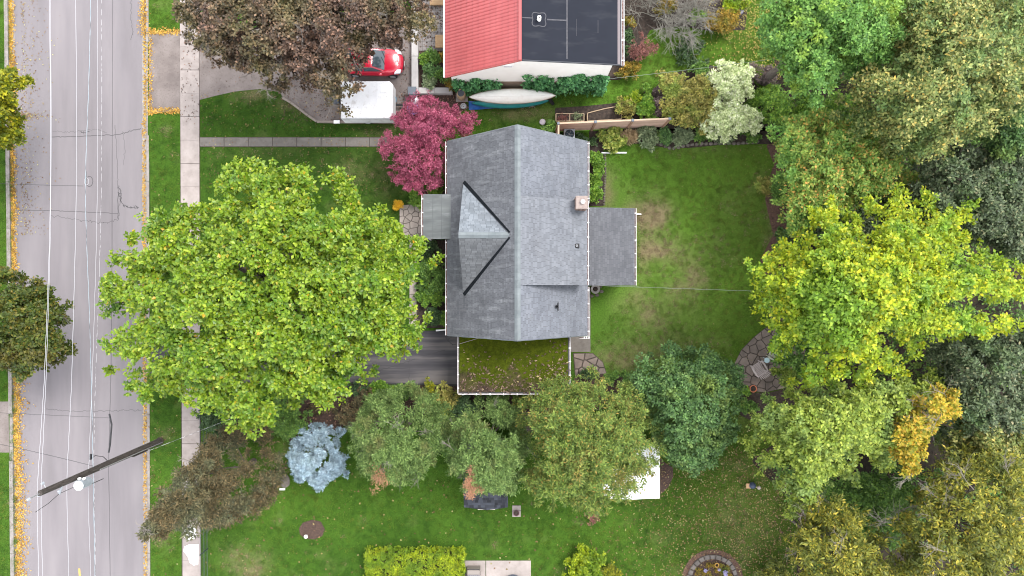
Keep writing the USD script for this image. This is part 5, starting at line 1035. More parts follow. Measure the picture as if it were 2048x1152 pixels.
obj('lid', MB().lathe([(.265, 9.275), (.20, 9.345), (0, 9.375)], (tx, ty, 0), 20), mat('lid_white', [(0.55, 0.56, 0.57)], rough=.5), tk, smooth=35)
for a in (-.12, .12): obj('bushing', MB().lathe([(.05, 8.9), (.07, 8.95), (.05, 9.0), (.07, 9.05), (.03, 9.1), (0, 9.1)], (tx + a, ty + .3, 0), 10), M_white, tk)
obj('mount_bracket', MB().box((XP + .2, YP - .16, 8.9), (.34, .10, .08)).box((XP + .2, YP - .16, 8.55), (.34, .10, .08)), M_steel, UP)
obj('support_arm', MB().tube([(tx - .2, ty - .3, 8.6), (tx + .3, ty - .1, 7.55)], .02, 5), M_black, UP)
obj('top_bracket', MB().tube([(XP, YP, HP - .2), (XP - .03, YP - .06, HP + .6)], .03, 6), M_steel, UP)
for k_, (x_, y_, z_) in enumerate([(XP - .1, YP - .1, HP + .62), (XP - .22, YP + .34, HP - .55), (XP - .05, YP - .12, HP - .1), (XP + .05, YP - .30, 10.2)]):
    obj('insulator', MB().lathe([(0, -.1), (.05, -.09), (.075, -.03), (.045, 0), (.075, .04), (.05, .09), (0, .1)], (x_, y_, z_), 10), mat('porcelain', [(0.25, 0.27, 0.3)], rough=.25, spec=.6), UP)
obj('insulator_arm', MB().tube([(XP, YP, HP - .55), (XP - .25, YP + .36, HP - .6)], .02, 5), M_steel, UP)
obj('cutout_switch', MB().tube([(XP + .05, YP - .12, 10.0), (XP + .12, YP - .42, 10.3)], .055, 8), mat('porcelain', [(0.25, 0.27, 0.3)]), UP)
obj('jumper_wire', MB().tube([(XP + .1, YP - .42, 10.3), (XP - .1, YP - .75, 10.8), (XP - .35, YP - 1.0, 11.4)], .014, 4), M_black, UP)
obj('jumper_wire', MB().tube([(XP + .1, YP - .42, 10.3), (tx - .1, ty, 9.5)], .012, 4), M_black, UP)
obj('cable_loop', MB().tube([(XP + .02, YP + .15, 5.9), (XP, YP + .5, 6.3), (XP - .05, YP + .75, 7.0), (XP - .05, YP + .65, 7.35)], .02, 5), M_black, UP)
obj('splice_box', MB().tube([(XP - .1, YP + .9, 7.3), (XP - .12, YP + .6, 7.32)], .07, 8), M_black, UP)
obj('base_collar', MB().lathe([(.26, 0), (.26, .05), (.19, .07)], (XP, YP, 0), 14), M_soil, UP)
def zfor(px, x): return HC - HC * abs(x) / (abs(1024 - px) / 30)
def wire(label, pts, r, m, x=XP, dx=0.0, name='overhead_wire', wob=0.0):
    """pts: pixels the wire passes; it hangs in the vertical plane of the pole line"""
    t = np.linspace(0, len(pts) - 1, 8 * (len(pts) - 1) + 1); px = np.interp(t, range(len(pts)), [p[0] for p in pts]); py = np.interp(t, range(len(pts)), [p[1] for p in pts])
    k = np.ones(9) / 9; pad = np.r_[[px[0]] * 4 + (np.arange(4) - 4) * (px[1] - px[0]), px, [px[-1]] * 4 + (np.arange(4) + 1) * (px[-1] - px[-2])]; px = np.convolve(pad, k, 'valid')
    z = zfor(px, x + dx); q = np.stack([np.full_like(z, x + dx), (576 - py) * (HC - z) / HC / 30, z], -1)
    if wob: q[1:-1] += np.random.default_rng(5).normal(0, wob, (len(q) - 2, 3))
    return single(name, MB().tube(q, r * .46, 5), m, label, 'wire')
M_wire = mat('pale_wire', [(0.36, 0.36, 0.385)], rough=.4, spec=.6); M_wired = mat('dark_wire', [(0.03, 0.03, 0.033)], rough=.6); M_wireb = mat('weathered_blue_wire', [(0.16, 0.25, 0.30), (0.30, 0.36, 0.40), (0.06, 0.07, 0.08)], 1.2, 2, rough=.5); M_wireg = mat('twisted_wire', [(0.12, 0.12, 0.12), (0.12, 0.12, 0.12), (0.5, 0.5, 0.52), (0.5, 0.5, 0.52)], 3.2, 1, rough=.5)
wire('topmost pale wire, left line of the close pair at the pole tip', [(98, -120), (99, 0), (101, 190), (101.5, 384), (97, 560), (88, 768), (80, 890), (73, 1000), (77, 1120), (79, 1280)], .021, M_wire)
wire('pale wire right beside the topmost wire near the pole tip', [(99.5, -120), (100.5, 0), (102.5, 190), (102, 384), (99, 560), (91.5, 768), (86, 890), (81, 985), (84.5, 1120), (87, 1280)], .021, M_wire)
wire('pale high wire ending at the pole cutout, second line from the road edge', [(150, -120), (151.5, 0), (153, 190), (153, 384), (149, 560), (143, 768), (138, 870), (132.5, 970), (137, 1120), (140, 1280)], .021, M_wire)
wire('bluish weathered wire with a splice over the road', [(183, -120), (182, 0), (177, 190), (170, 350), (172, 460), (178, 600), (183, 768), (186, 930), (189, 1100), (192, 1280)], .026, M_wireb)
wire('pale wire passing over the transformer, third bright line', [(195, -120), (195, 0), (195.5, 190), (195, 384), (191, 560), (184, 768), (178, 920), (175, 980), (181, 1120), (184, 1280)], .019, M_wire)
wire('grey twisted wire beside the third bright line', [(204.5, -120), (203.5, 0), (204, 190), (203, 384), (198.5, 560), (190, 768), (187, 930), (190, 1060), (193, 1280)], .013, M_wireg)
wire('thick black cable lowest of the lines along the road', [(225, -120), (224.5, 0), (224.5, 190), (224, 384), (224, 560), (221.5, 768), (219.5, 830), (217, 925), (218.5, 1010), (220, 1120), (221, 1280)], .024, M_wired)
single('cable_bundle', MB().tube([(XP, P(0, 828, 5.7)[1], 5.72), (XP + .06, P(0, 850, 5.7)[1], 5.6), (XP, P(0, 890, 5.7)[1], 5.65), (XP - .02, P(0, 905, 5.7)[1], 5.76)], .055, 6), M_wired, 'lashed black cable loop hanging just above the pole crossing', 'cable')
def wire3(label, a, b, r, m, sag=.3, mids=()):
    a, b = np.array(a), np.array(b); t = np.linspace(0, 1, 13)[:, None]; q = a + (b - a) * t; q[:, 2] -= sag * 4 * t[:, 0] * (1 - t[:, 0]); return single('service_wire', MB().tube(q, r * .8, 4), m, label, 'wire')
wire3('thin dark service wire from the pole to the left edge of the frame', P(186, 932, 7.3), P(-40, 880, 6.2), .014, M_wired, .1)
wire3('thin dark service wire from the cable knot across the far kerb', P(219, 836, 5.7), P(-40, 824, 5.2), .011, M_wired, .05)
wire3('thin dark service wire from the splice towards the upper left edge', P(166, 372, 7.8), P(-40, 366, 6.5), .012, M_wired, .1)
wire3('thin grey service wire from the pole over the pavement into the trees', P(296, 902, 1.6), P(520, 815, 4.6), .012, M_wireg, .05)
wire3('thin pale service wire from the white house over the upper lawn', P(1214, 158, 4.4), P(1560, 116, 7.0), .013, mat('thin_pale_wire', [(0.17, 0.19, 0.17)]), .12)
wire3('thin pale service wire from the addition roof over the back lawn', P(1190, 571, 2.9), P(1560, 584, 7.0), .013, mat('thin_pale_wire', [(0.17, 0.19, 0.17)]), .12)
sp_ = P(172, 352, 7.8); t = thing('wire_splice', 'looped splice hanging on the bluish wire over the road', 'splice', sp_)
obj('sleeve', MB().tube([(0, .25, 0), (0, -.3, 0)], .035, 7), mat('dull_grey', [(0.14, 0.145, 0.15)]), t); an = np.linspace(0, 2 * np.pi, 15)
obj('loop', MB().tube(np.c_[.12 + .2 * np.cos(an), -.28 + .28 * np.sin(an), -.1 + 0 * an], .014, 4), M_wired, t)
obj('loop', MB().tube(np.c_[.06 + .12 * np.cos(an), -.30 + .2 * np.sin(an), .05 + 0 * an], .008, 4), M_wire, t)

# ------------------------------------------------------------------ metal fence along the pavement
MF = thing('metal_fence', 'dark metal picket fence along the pavement beside the lower lawn', 'fence')
M_fence = mat('fence_metal', [(0.035, 0.05, 0.05)], rough=.45, spec=.5); fx = lambda y: P(414 + 2.0 * (576 - y * 30 - 820) / 332, 0)[0]
y_hi, y_lo = P(0, 815)[1], -22.0
for z_ in (.12, .58, 1.05): obj('rail', MB().tube([(fx(y_hi), y_hi, z_), (fx(y_lo), y_lo, z_)], .018, 4), M_fence, MF)
for y_ in np.arange(y_hi, y_lo, -2.35): obj('post', MB().box((fx(y_), y_, .57), (.06, .06, 1.2)), M_fence, MF)
for y_ in np.arange(y_hi - .16, y_lo, -.165): obj('picket', MB().box((fx(y_), y_, .57), (.014, .014, 1.0)), M_fence, MF)

# ------------------------------------------------------------------ red car
C = thing('car', 'small red hatchback parked nose to the retaining wall under the purple maple', 'car', P(745, 121, .9) * [1, 1, 0], math.radians(-1.5))
M_red = mat('red_paint', [(0.42, 0.006, 0.028)], rough=.22, spec=.6, coat=.6)
def superw(x, L=2.0, W=.86): return W * (1 - np.abs(x / (L + .02)) ** 7) ** .5 * (1 - .06 * np.clip(x / L, 0, 1) ** 2 - .05 * np.clip(-x / L, 0, 1) ** 2) 
xs_ = np.array([-2, -1.97, -1.85, -1.5, -1, -.4, .2, .75, 1.2, 1.6, 1.85, 1.96, 2.0]); zt_ = np.array([.62, .82, .92, .96, .97, .97, .97, .95, .90, .82, .70, .58, .45])
v = []
for x_, z_ in zip(xs_, zt_):
    w_ = max(superw(x_), .35); v += [(x_, s_ * w_ * a_, b_) for s_, a_, b_ in ((-1, .90, .20), (-1, 1, .38), (-1, 1, .60), (-1, .95, z_ - .07), (-1, .82, z_), (-1, .4, z_ + .035), (1, 0, z_ + .045), (1, .4, z_ + .035), (1, .82, z_), (1, .95, z_ - .07), (1, 1, .60), (1, 1, .38), (1, .90, .20))]
v = np.array(v); K = 13; n = len(xs_); ii, jj = np.meshgrid(np.arange(n - 1), np.arange(K - 1), indexing='ij'); a_ = (ii * K + jj).ravel()
f = np.stack([a_, a_ + K, a_ + K + 1, a_ + 1], -1); f = np.vstack([f[:, [0, 1, 2]], f[:, [0, 2, 3]]])
ends = [[0, k + 1, k] for k in range(1, K - 1)] + [[(n - 1) * K, (n - 1) * K + k, (n - 1) * K + k + 1] for k in range(1, K - 1)]
bd = trimesh.Trimesh(v, np.vstack([f, ends]), process=False); trimesh.repair.fix_normals(bd); obj('body', (bd.vertices, bd.faces), M_red, C, smooth=40)
cab = []
cx_ = np.array([-1.72, -1.25, -.55, .05, .78]); cz = np.array([.97, 1.40, 1.46, 1.42, .96]); cw_ = np.array([.66, .60, .62, .60, .70]); cb = np.array([.72, .76, .78, .78, .76])
for x_, z_, w_, b_ in zip(cx_, cz, cw_, cb): cab += [(x_, -b_, .93), (x_, -w_, z_ - .04), (x_, -w_ * .6, z_), (x_, w_ * .6, z_), (x_, w_, z_ - .04), (x_, b_, .93)]
cab = np.array(cab); ii, jj = np.meshgrid(np.arange(4), np.arange(5), indexing='ij'); a_ = (ii * 6 + jj).ravel(); f = np.stack([a_, a_ + 6, a_ + 7, a_ + 1], -1)
cb_ = trimesh.Trimesh(cab, np.vstack([f[:, [0, 1, 2]], f[:, [0, 2, 3]]]), process=False); obj('cabin', (cb_.vertices, cb_.faces), M_red, C, smooth=35)
M_cg = mat('car_glass', [(0.03, 0.045, 0.055)], rough=.05, spec=.9)
def wq(name, pts, m=M_cg): p = np.array(pts, float); return obj(name, MB().plate(p if np.cross(p[1] - p[0], p[2] - p[0])[2] > 0 else p[::-1], .015), m, C)
wq('windscreen', [(.80, -.62, .985), (.80, .62, .985), (.11, .52, 1.435), (.11, -.52, 1.435)]); wq('rear_window', [(-1.70, .54, 1.03), (-1.70, -.54, 1.03), (-1.30, -.48, 1.395), (-1.30, .48, 1.395)])
for s_ in (-1, 1):
    wq('side_window', [(.66, s_ * .745, 1.02), (.06, s_ * .625, 1.385), (-.5, s_ * .645, 1.42), (-.5, s_ * .765, 1.02)]); wq('side_window', [(-.58, s_ * .765, 1.02), (-.58, s_ * .645, 1.42), (-1.2, s_ * .625, 1.37), (-1.5, s_ * .715, 1.02)])
    obj('headlight', MB().slab(np.array([(1.5, s_ * .52), (1.86, s_ * .50), (1.80, s_ * .74), (1.42, s_ * .80)]), .66, .83, .02), mat('lamp_glass', [(0.7, 0.72, 0.75)], rough=.15, spec=.8), C)
    obj('tail_light', MB().box((-1.93, s_ * .62, .78), (.10, .26, .18)), mat('lamp_red', [(0.3, 0.02, 0.02)], rough=.2), C)
    obj('mirror', MB().lathe([(0, -.06), (.09, -.03), (.10, .03), (0, .07)], (.55, s_ * .92, 1.02), 10, 1, .8), M_red, C)
    for x_ in (-1.22, 1.25):
        w_ = obj('wheel', MB().tube([(x_, s_ * .66, .31), (x_, s_ * .86, .31)], .31, 18), M_rubber, C); obj('rim', MB().tube([(x_, s_ * .80, .31), (x_, s_ * .875, .31)], .2, 14), M_steel, w_)
obj('grille', MB().box((1.985, 0, .52), (.05, .9, .14)), M_black, C); obj('number_plate', MB().box((2.01, 0, .40), (.02, .35, .12)), M_white, C)
for s_ in (-.25, .2): obj('wiper', MB().tube([(.83, s_, .99), (.62, s_ + .42, 1.13)], .012, 4), M_black, C)

# ------------------------------------------------------------------ white camper trailer
T = thing('trailer', 'white boxy cargo trailer parked beside the red car', 'trailer', P(733, 199, 1.66) * [1, 1, 0])
tl_, tw_ = 3.34, 2.40
bx_ = np.array([(-tl_ / 2, -tw_ / 2), (tl_ / 2 - .16, -tw_ / 2), (tl_ / 2, -tw_ / 2 + .16), (tl_ / 2, tw_ / 2 - .2), (tl_ / 2 - .2, tw_ / 2), (-tl_ / 2, tw_ / 2)])
M_trw = mat('trailer_white', [(0.50, 0.50, 0.515), (0.64, 0.64, 0.645)], .9, 5, rough=.45, stain=[((0.34, 0.31, 0.29), 2.4, .55, .74, .7), ((0.16, 0.11, 0.09), 9, .62, .72, .8)])
obj('body', MB().slab(bx_, .42, 1.62, .05), M_trw, T); rf = obj('roof', MB().slab(bx_ * .985, 1.615, 1.66, .03), M_trw, T)
obj('seam', MB().box((.62, 0, 1.663), (.025, tw_ * .96, .012)), mat('pale_grey', [(0.5, 0.5, 0.52)]), rf); obj('roof_hatch', MB().bbox((1.12, .66, 1.68), (.40, .42, .05), .02), M_white, rf)
obj('trim_rail', MB().box((0, -tw_ / 2 - .01, 1.50), (tl_ - .3, .03, .07)), M_steel, T); obj('chassis', MB().box((0, 0, .36), (tl_ - .3, 1.3, .12)).box((1.9, 0, .38), (.9, .12, .10)), M_black, T)
for s_ in (-1, 1):
    w_ = obj('wheel', MB().tube([(-.2, s_ * (tw_ / 2 - .20), .3), (-.2, s_ * (tw_ / 2 - .02), .3)], .3, 18), M_rubber, T); obj('rim', MB().tube([(-.2, s_ * (tw_ / 2 - .06), .3), (-.2, s_ * (tw_ / 2 + .0), .3)], .17, 12), M_steel, w_)
    obj('tail_light', MB().box((-tl_ / 2 - .02, s_ * .9, .62), (.04, .22, .12)), mat('lamp_red', [(0.3, 0.02, 0.02)]), T)
single('water_jug', MB().lathe([(0, 0), (.17, .02), (.2, .1), (.2, .8), (.12, .95), (.05, 1.0), (0, 1.0)], P(789, 200), 14, .8, 1.5), mat('sky_blue_plastic', [(0.05, 0.28, 0.42)], rough=.35), 'pale blue plastic container at the front end of the white trailer', 'container', smooth=40)
single('rear_equipment', MB().bbox((*P(674, 200)[:2], .25), (.45, .6, .5), .08).bbox((*P(668, 199)[:2], .30), (.2, .35, .4), .05), mat('dark_equipment', [(0.05, 0.055, 0.065), (0.12, 0.13, 0.15)], 9, 4), 'dark equipment heap behind the white trailer', 'equipment')
# timber kerb
KB = thing('timber_edging', 'weathered timber edging of the driveway beside the white trailer', 'edging')
kp = [(566, 196), (583, 206), (600, 219), (617, 232), (635, 244), (676, 244.5), (716, 245), (755, 245), (792, 245)]
for a, b in zip(kp[:-1], kp[1:]):
    A, B = P(*a), P(*b); obj('timber', MB().bbox(((A[0] + B[0]) / 2, (A[1] + B[1]) / 2, .07), (np.linalg.norm(B - A) - .02, .15, .16), .015, math.atan2(*(B - A)[1::-1])), M_timber, KB)
single('stone_block', MB().bbox((*P(675, 245)[:2], .19), (.40, .22, .09), .02), M_white, 'white block lying on the timber edging below the trailer', 'block')
# retaining wall
RW = thing('retaining_wall', 'white L-shaped concrete retaining wall round the mulched bed', 'wall'); M_rw = mat('pale_concrete', [(0.30, 0.285, 0.28), (0.38, 0.365, 0.355)], 1.5, 6, rough=.9, bump=.2, rand=.05)
for a, b, c, d in ((823, -40, 836, 38), (823, 38.5, 836, 112), (823, 112.5, 836, 187), (836.5, 175, 868, 187), (868.5, 175, 905, 187)):
    q = PP([(a, b), (c, b), (c, d), (a, d)], .4); obj('capstone', MB().slab(q, 0, .42, .015), M_rw, RW)
# bins
def bin_(px, py, sx, sy, h, m, label, lidm, rz=0):
    t = thing('bin', label, 'bin', P(px, py), rz); obj('body', MB().slab(np.array([(-sx / 2, -sy / 2), (sx / 2, -sy / 2), (sx / 2, sy / 2), (-sx / 2, sy / 2)]), 0, h, .02), m, t); obj('lid', MB().slab(np.array([(-sx / 2, -sy / 2), (sx / 2, -sy / 2), (sx / 2, sy / 2), (-sx / 2, sy / 2)]) * 1.06, h, h + .07, .03), lidm, t); obj('handle', MB().tube([(-sx * .35, -sy / 2 - .05, h), (sx * .35, -sy / 2 - .05, h)], .02, 6), lidm, t)
    return t
m_ = mat('slate_plastic', [(0.09, 0.105, 0.125)], rough=.5); bin_(828, 190, .52, .50, .95, m_, 'slate grey wheeled bin at the foot of the retaining wall', m_)
m_ = mat('silver_lid', [(0.34, 0.35, 0.38)], rough=.35, metallic=.3)
t = thing('metal_bin', 'round silver-lidded bin between the slate bin and the blue tub', 'bin', P(832, 205)); obj('body', MB().lathe([(0, 0), (.2, 0), (.23, .6), (0, .6)], sides=18), m_, t); obj('lid', MB().lathe([(.25, .6), (.25, .64), (.1, .70), (0, .71)], sides=18), m_, t, smooth=40)
m_ = mat('blue_plastic', [(0.09, 0.11, 0.30), (0.14, 0.17, 0.38)], 4, 3, rough=.5)
t = thing('tub', 'round blue tub partly under the pink maple branches', 'tub', P(828, 221)); obj('body', MB().lathe([(0, .02), (.30, .02), (.37, .45), (.40, .45), (.40, .48), (.35, .48), (.30, .10), (0, .10)], sides=20), m_, t)
# rain barrel
RB = thing('rain_barrel', 'beige rain barrel with a dark round lid under the salmon roof corner', 'barrel', P(924, 195)); m_ = mat('beige_plastic', [(0.30, 0.21, 0.13), (0.36, 0.26, 0.17)], 3, 3, rough=.5)
obj('body', MB().lathe([(0, .1), (.24, .1), (.30, .45), (.29, .8), (.24, 1.0), (.22, 1.02), (.22, .98)], sides=20), m_, RB, smooth=40); obj('lid', MB().lathe([(.225, 1.0), (.19, 1.0), (0, .99)], sides=20), mat('barrel_screen', [(0.05, 0.055, 0.065)], rough=.5), RB); obj('stand', MB().bbox((0, 0, .05), (.8, .6, .1), .02), M_conc, RB)
obj('rim_lug', MB().tube([(-.12, .2, 1.03), (-.05, .24, 1.06), (.05, .24, 1.03)], .04, 6), m_, RB)
t = thing('elbow_pipe', 'beige downspout pipe above the rain barrel', 'pipe', P(915, 172)); obj('pipe', MB().tube([(-.1, .5, 2.2), (-.02, .3, 1.9), (.05, 0, 1.5), (.18, -.35, 1.2)], .055, 8), m_, t)
t = thing('dish', 'small round dish on a stone in front of the rain barrel', 'dish', P(927, 213)); obj('bowl', MB().lathe([(0, .06), (.1, .05), (.17, .14), (.19, .14), (.12, .02), (0, .02)], sides=16), M_steel, t); obj('stone', MB().bbox((0, 0, -.0), (.5, .3, .04), .01), M_flag, t)
# canoes
def canoe(label, px0, px1, py, z, beam, m, rim, tilt, sh, py1=None):
    A, B = P(px0, py, z), P(px1, py1 or py, z); L = np.linalg.norm(B - A); t = thing('canoe', label, 'canoe', (A + B) / 2, math.atan2(*(B - A)[1::-1]))
    s = np.linspace(-1, 1, 25); w = beam / 2 * np.maximum(1 - np.abs(s) ** 2.1, 0) ** .8; d = .34 * (1 - .55 * np.abs(s) ** 4) ; rise = .10 * np.abs(s) ** 5
    an = np.linspace(0, np.pi, 11); v = np.stack([np.broadcast_to((s * L / 2)[:, None], (25, 11)), w[:, None] * np.cos(an), d[:, None] * np.sin(an) ** .8 - rise[:, None]], -1)
    ct, st_ = math.cos(tilt), math.sin(tilt); R = np.array([[1, 0, 0], [0, ct, -st_], [0, st_, ct]]); v = v @ R.T
    ii, jj = np.meshgrid(np.arange(24), np.arange(10), indexing='ij'); a_ = (ii * 11 + jj).ravel()
    obj('hull', (v.reshape(-1, 3), np.stack([a_, a_ + 11, a_ + 12, a_ + 1], -1)), m, t, smooth=True)
    for e_ in (0, -1): obj('gunwale', MB().tube(v[:, e_], .026, 5), rim, t)
    obj('keel', MB().tube(v[2:-2, 5] + [0, 0, .004], .014, 4), m, t)
    return t
M_teal = mat('teal_hull', [(0.012, 0.16, 0.17), (0.02, 0.21, 0.21)], 3, 3, rough=.35, spec=.5)
canoe('white upturned canoe lying on the teal one beside the ivy', 938, 1112, 194, 1.05, .94, mat('white_hull', [(0.66, 0.66, 0.62), (0.75, 0.75, 0.71)], 2, 4, rough=.35, spec=.5, stain=[((0.5, 0.46, 0.40), 2, .55, .75, .5)]), mat('wood_gunwale', [(0.25, 0.20, 0.15)]), math.radians(14), 1, 191)
canoe('teal upturned canoe under the white canoe', 944, 1098, 206, .5, .80, M_teal, mat('teal_rim', [(0.02, 0.11, 0.12)]), math.radians(10), 1, 201)
tp_ = MB(); gx_, gy_ = np.meshgrid(np.linspace(0, 1, 24), np.linspace(0, 1, 7), indexing='ij'); A = P(938, 203); pts = np.stack([A[0] + gx_ * 3.2, A[1] - .05 - gy_ * .55 * (1 - gx_ * .6) - .1 * gx_, .25 * (1 - gy_) + .06 + .06 * meshkit.noise(np.stack([gx_ * 9, gy_ * 4, 0 * gx_], -1), 3)], -1)
ii, jj = np.meshgrid(np.arange(23), np.arange(6), indexing='ij'); a_ = (ii * 7 + jj).ravel(); single('tarpaulin', (pts.reshape(-1, 3), np.stack([a_, a_ + 1, a_ + 8, a_ + 7], -1)), mat('blue_tarp', [(0.008, 0.06, 0.22), (0.015, 0.10, 0.32)], 5, 3, rough=.35), 'crumpled blue tarpaulin under the canoes', 'tarpaulin', smooth=True)
for px_, lb_ in ((976, 'saw-horse stand under the canoes nearest the rain barrel'), (1064, 'saw-horse stand under the right half of the canoes')):
    t = thing('canoe_stand', lb_, 'stand', P(px_, 199)); obj('beam', MB().box((0, 0, .42), (.09, 1.2, .09)), M_timber, t)
    for a, b in ((-.2, -.5), (.2, -.5), (-.2, .5), (.2, .5)): obj('leg', MB().tube([(0, b, .42), (a, b * 1.1, 0)], .035, 4), M_timber, t)
single('boot_scraper', MB().tube([P(1098, 196, .55), P(1106, 208, .1)], .12, 8), M_black, 'dark stubby post at the tip of the white canoe', 'post')
single('ground_cap', MB().lathe([(.2, 0), (.2, .05), (.12, .09), (0, .1)], P(1085, 244), 16), mat('mauve_grey', [(0.33, 0.30, 0.33)], rough=.6), 'pale round cap set in the lawn above the house ridge', 'cap', smooth=40)

# ------------------------------------------------------------------ wooden fence, planters
FN = thing('wooden_fence', 'fresh pinkish wooden board fence between the two back gardens', 'fence')
fa, fb_ = P(1112, 263), P(1324, 254); fd = fb_ - fa; FL = np.linalg.norm(fd[:2]); fd = fd / np.linalg.norm(fd); fz = math.atan2(fd[1], fd[0])
nb = 9
for pn in range(3):
    s0, s1 = FL * pn / 3 + .06, FL * (pn + 1) / 3 - .06
    for b_ in range(nb):
        z_ = .12 + b_ * .232; c = fa + fd * (s0 + s1) / 2; obj('board', MB().box((c[0] + fd[1] * .0, c[1], z_ + .11), (s1 - s0, .035, .222), fz), M_wood, FN)
    c = fa + fd * (s0 + s1) / 2; obj('cap_rail', MB().bbox((c[0], c[1], 2.25), (s1 - s0, .11, .045), .008, fz), mat('light_wood', [(0.36, 0.26, 0.18), (0.42, 0.32, 0.235)], 4, 4, rough=.8, stretch=(.3, 3, 3)), FN)
for pn in range(4):
    c = fa + fd * FL * pn / 3; p_ = obj('post', MB().box((c[0], c[1] - .03, 1.13), (.13, .13, 2.26), fz), mat('post_wood', [(0.24, 0.14, 0.09), (0.3, 0.19, 0.13)], 4, 4, rand=.05), FN); obj('post_cap', MB().bbox((c[0], c[1] - .01, 2.30), (.17, .17, .07), .03, fz), mat('slate_cap', [(0.11, 0.13, 0.16)], rough=.5), p_)
ga, gb = P(1113, 260), P(1112, 287)
for b_ in range(9): obj('board', MB().box(((ga[0] + gb[0]) / 2, (ga[1] + gb[1]) / 2 + .05, .23 + b_ * .232), (.035, abs(ga[1] - gb[1]) - .2, .222)), M_wood, FN)
obj('cap_rail', MB().bbox(((ga[0] + gb[0]) / 2, (ga[1] + gb[1]) / 2, 2.25), (.10, abs(ga[1] - gb[1]), .045), .008), mat('light_wood', [(0.4, 0.3, 0.2)]), FN)
def planter(label, pts, z=.35, cross=()):
    t = thing('raised_planter', label, 'planter'); q = PP(pts, z); n = len(q)
    for i_ in range(n):
        a, b = q[i_], q[(i_ + 1) % n]; obj('board', MB().box(((a[0] + b[0]) / 2, (a[1] + b[1]) / 2, z / 2), (np.linalg.norm(b - a) - .02, .05, z), math.atan2(*(b - a)[::-1])), mat('planter_wood', [(0.30, 0.22, 0.14), (0.38, 0.29, 0.20)], 4, 4, rand=.06, rough=.8), t)
    obj('soil', MB().sheet(Polygon(q), z - .07), M_soil, t)
    for a, b in cross:
        a, b = PP([a, b], z); obj('board', MB().box(((a[0] + b[0]) / 2, (a[1] + b[1]) / 2, z / 2), (np.linalg.norm(b - a) - .06, .05, z - .02), math.atan2(*(b - a)[::-1])), mat('planter_wood', [(0.3, 0.22, 0.14)]), t)
    return t
planter('raised wooden planter of two squares above the fence', [(1112, 242), (1112, 227), (1168, 227), (1168, 242)], cross=[((1139.5, 227), (1139.5, 242))])
planter('raised wooden planter with a slanting back board, right of the square one', [(1175, 242), (1175, 226), (1210, 217), (1243, 211), (1243, 238)])
S(1125, 234, 9, .55, g_red, 'withered stems in the left square of the raised planter', L=.09, Wd=.03, dens=.6, z0=.3); S(1154, 234, 10, .6, g_sage, 'grey seedlings in the right square of the raised planter', L=.08, Wd=.03, dens=.7, z0=.3)
AC = thing('air_conditioner', 'square grey air conditioner half under the house eave beside the fence', 'air conditioner', P(1137, 274)); m_ = mat('unit_grey', [(0.30, 0.33, 0.36)], rough=.45)
obj('case', MB().bbox((0, 0, .4), (.72, .72, .8), .03), m_, AC); obj('fan_ring', MB().lathe([(.30, .802), (.30, .83), (.26, .83), (.26, .805)], sides=22), M_black, AC); obj('fan_disc', MB().lathe([(.255, .806), (0, .806)], sides=22), mat('fan_dark', [(0.03, 0.045, 0.06)]), AC)
for k_ in range(5): a = k_ * 2 * np.pi / 5; obj('grille_bar', MB().tube([(0, 0, .825), (.28 * math.cos(a), .28 * math.sin(a), .825)], .01, 4), M_steel, AC)

# ------------------------------------------------------------------ edging stones, small garden things
def stones(label, pts, n, size, seed, z=.12):
    rg = r_(seed); t = thing('stone_edging', label, 'edging'); ls = LineString(PP(pts))
    for i_ in range(n):
        c = ls.interpolate((i_ + .5) / n, normalized=True); d = ls.interpolate((i_ + .6) / n, normalized=True); az = math.atan2(d.y - c.y, d.x - c.x)
        k_ = 7; a = np.sort(rg.uniform(0, 2 * np.pi, k_) * .15 + np.arange(k_) * 2 * np.pi / k_); e = np.c_[np.cos(a) * ls.length / n * .47 * rg.uniform(.85, 1.1, k_), np.sin(a) * size * rg.uniform(.4, .6, k_)]; e = e @ np.array([[math.cos(az), math.sin(az)], [-math.sin(az), math.cos(az)]])
        obj('stone', MB().slab(e + [c.x, c.y], -.03, z * rg.uniform(.7, 1.2), .03), M_stone, t)
stones('row of rough stones edging the border strip of the back lawn', [(1318, 287), (1336, 296), (1348, 297), (1372, 291), (1400, 288), (1440, 287), (1480, 287), (1518, 283)], 22, .22, 81)
stones('dark narrow stone edging along the wall shrubs behind the house', [(1210, 308), (1211, 350), (1209, 380), (1208, 411)], 20, .16, 82, .08)
stones('pale stones lining the corner hosta bed', [(1205, 297), (1225, 298), (1245, 290)], 6, .12, 83, .06)
# round bird bath beside house
t = thing('stone_planter', 'round ring-shaped stone planter at the corner of the rear addition', 'planter', P(1189, 578)); obj('bowl', MB().lathe([(0, .35), (.15, .35), (.17, .5), (.29, .55), (.31, .5), (.24, .3), (.2, .05), (.24, 0), (0, 0)], sides=20), mat('cast_stone', [(0.30, 0.28, 0.26), (0.4, 0.38, 0.36)], 5, 4, rough=.9), t, smooth=40); obj('soil', MB().lathe([(.16, .46), (0, .47)], sides=12), M_soil, t)
for k_, (a, b) in enumerate(((1203, 583), (1194, 590), (1183, 592), (1200, 573))): single('loose_stone', MB().slab(np.c_[np.cos(np.arange(6)) * .15, np.sin(np.arange(6) * 1.05) * .13] * .0 + np.c_[np.cos(np.arange(6) * 1.047) * .15, np.sin(np.arange(6) * 1.047) * .12] + P(a, b)[:2], 0, .09, .03), M_stone, ['loose stone right of the ring-shaped stone planter', 'loose stone below the ring-shaped stone planter', 'loose stone lower left of the ring-shaped stone planter', 'loose stone under the addition gutter beside the stone planter'][k_], 'stone')
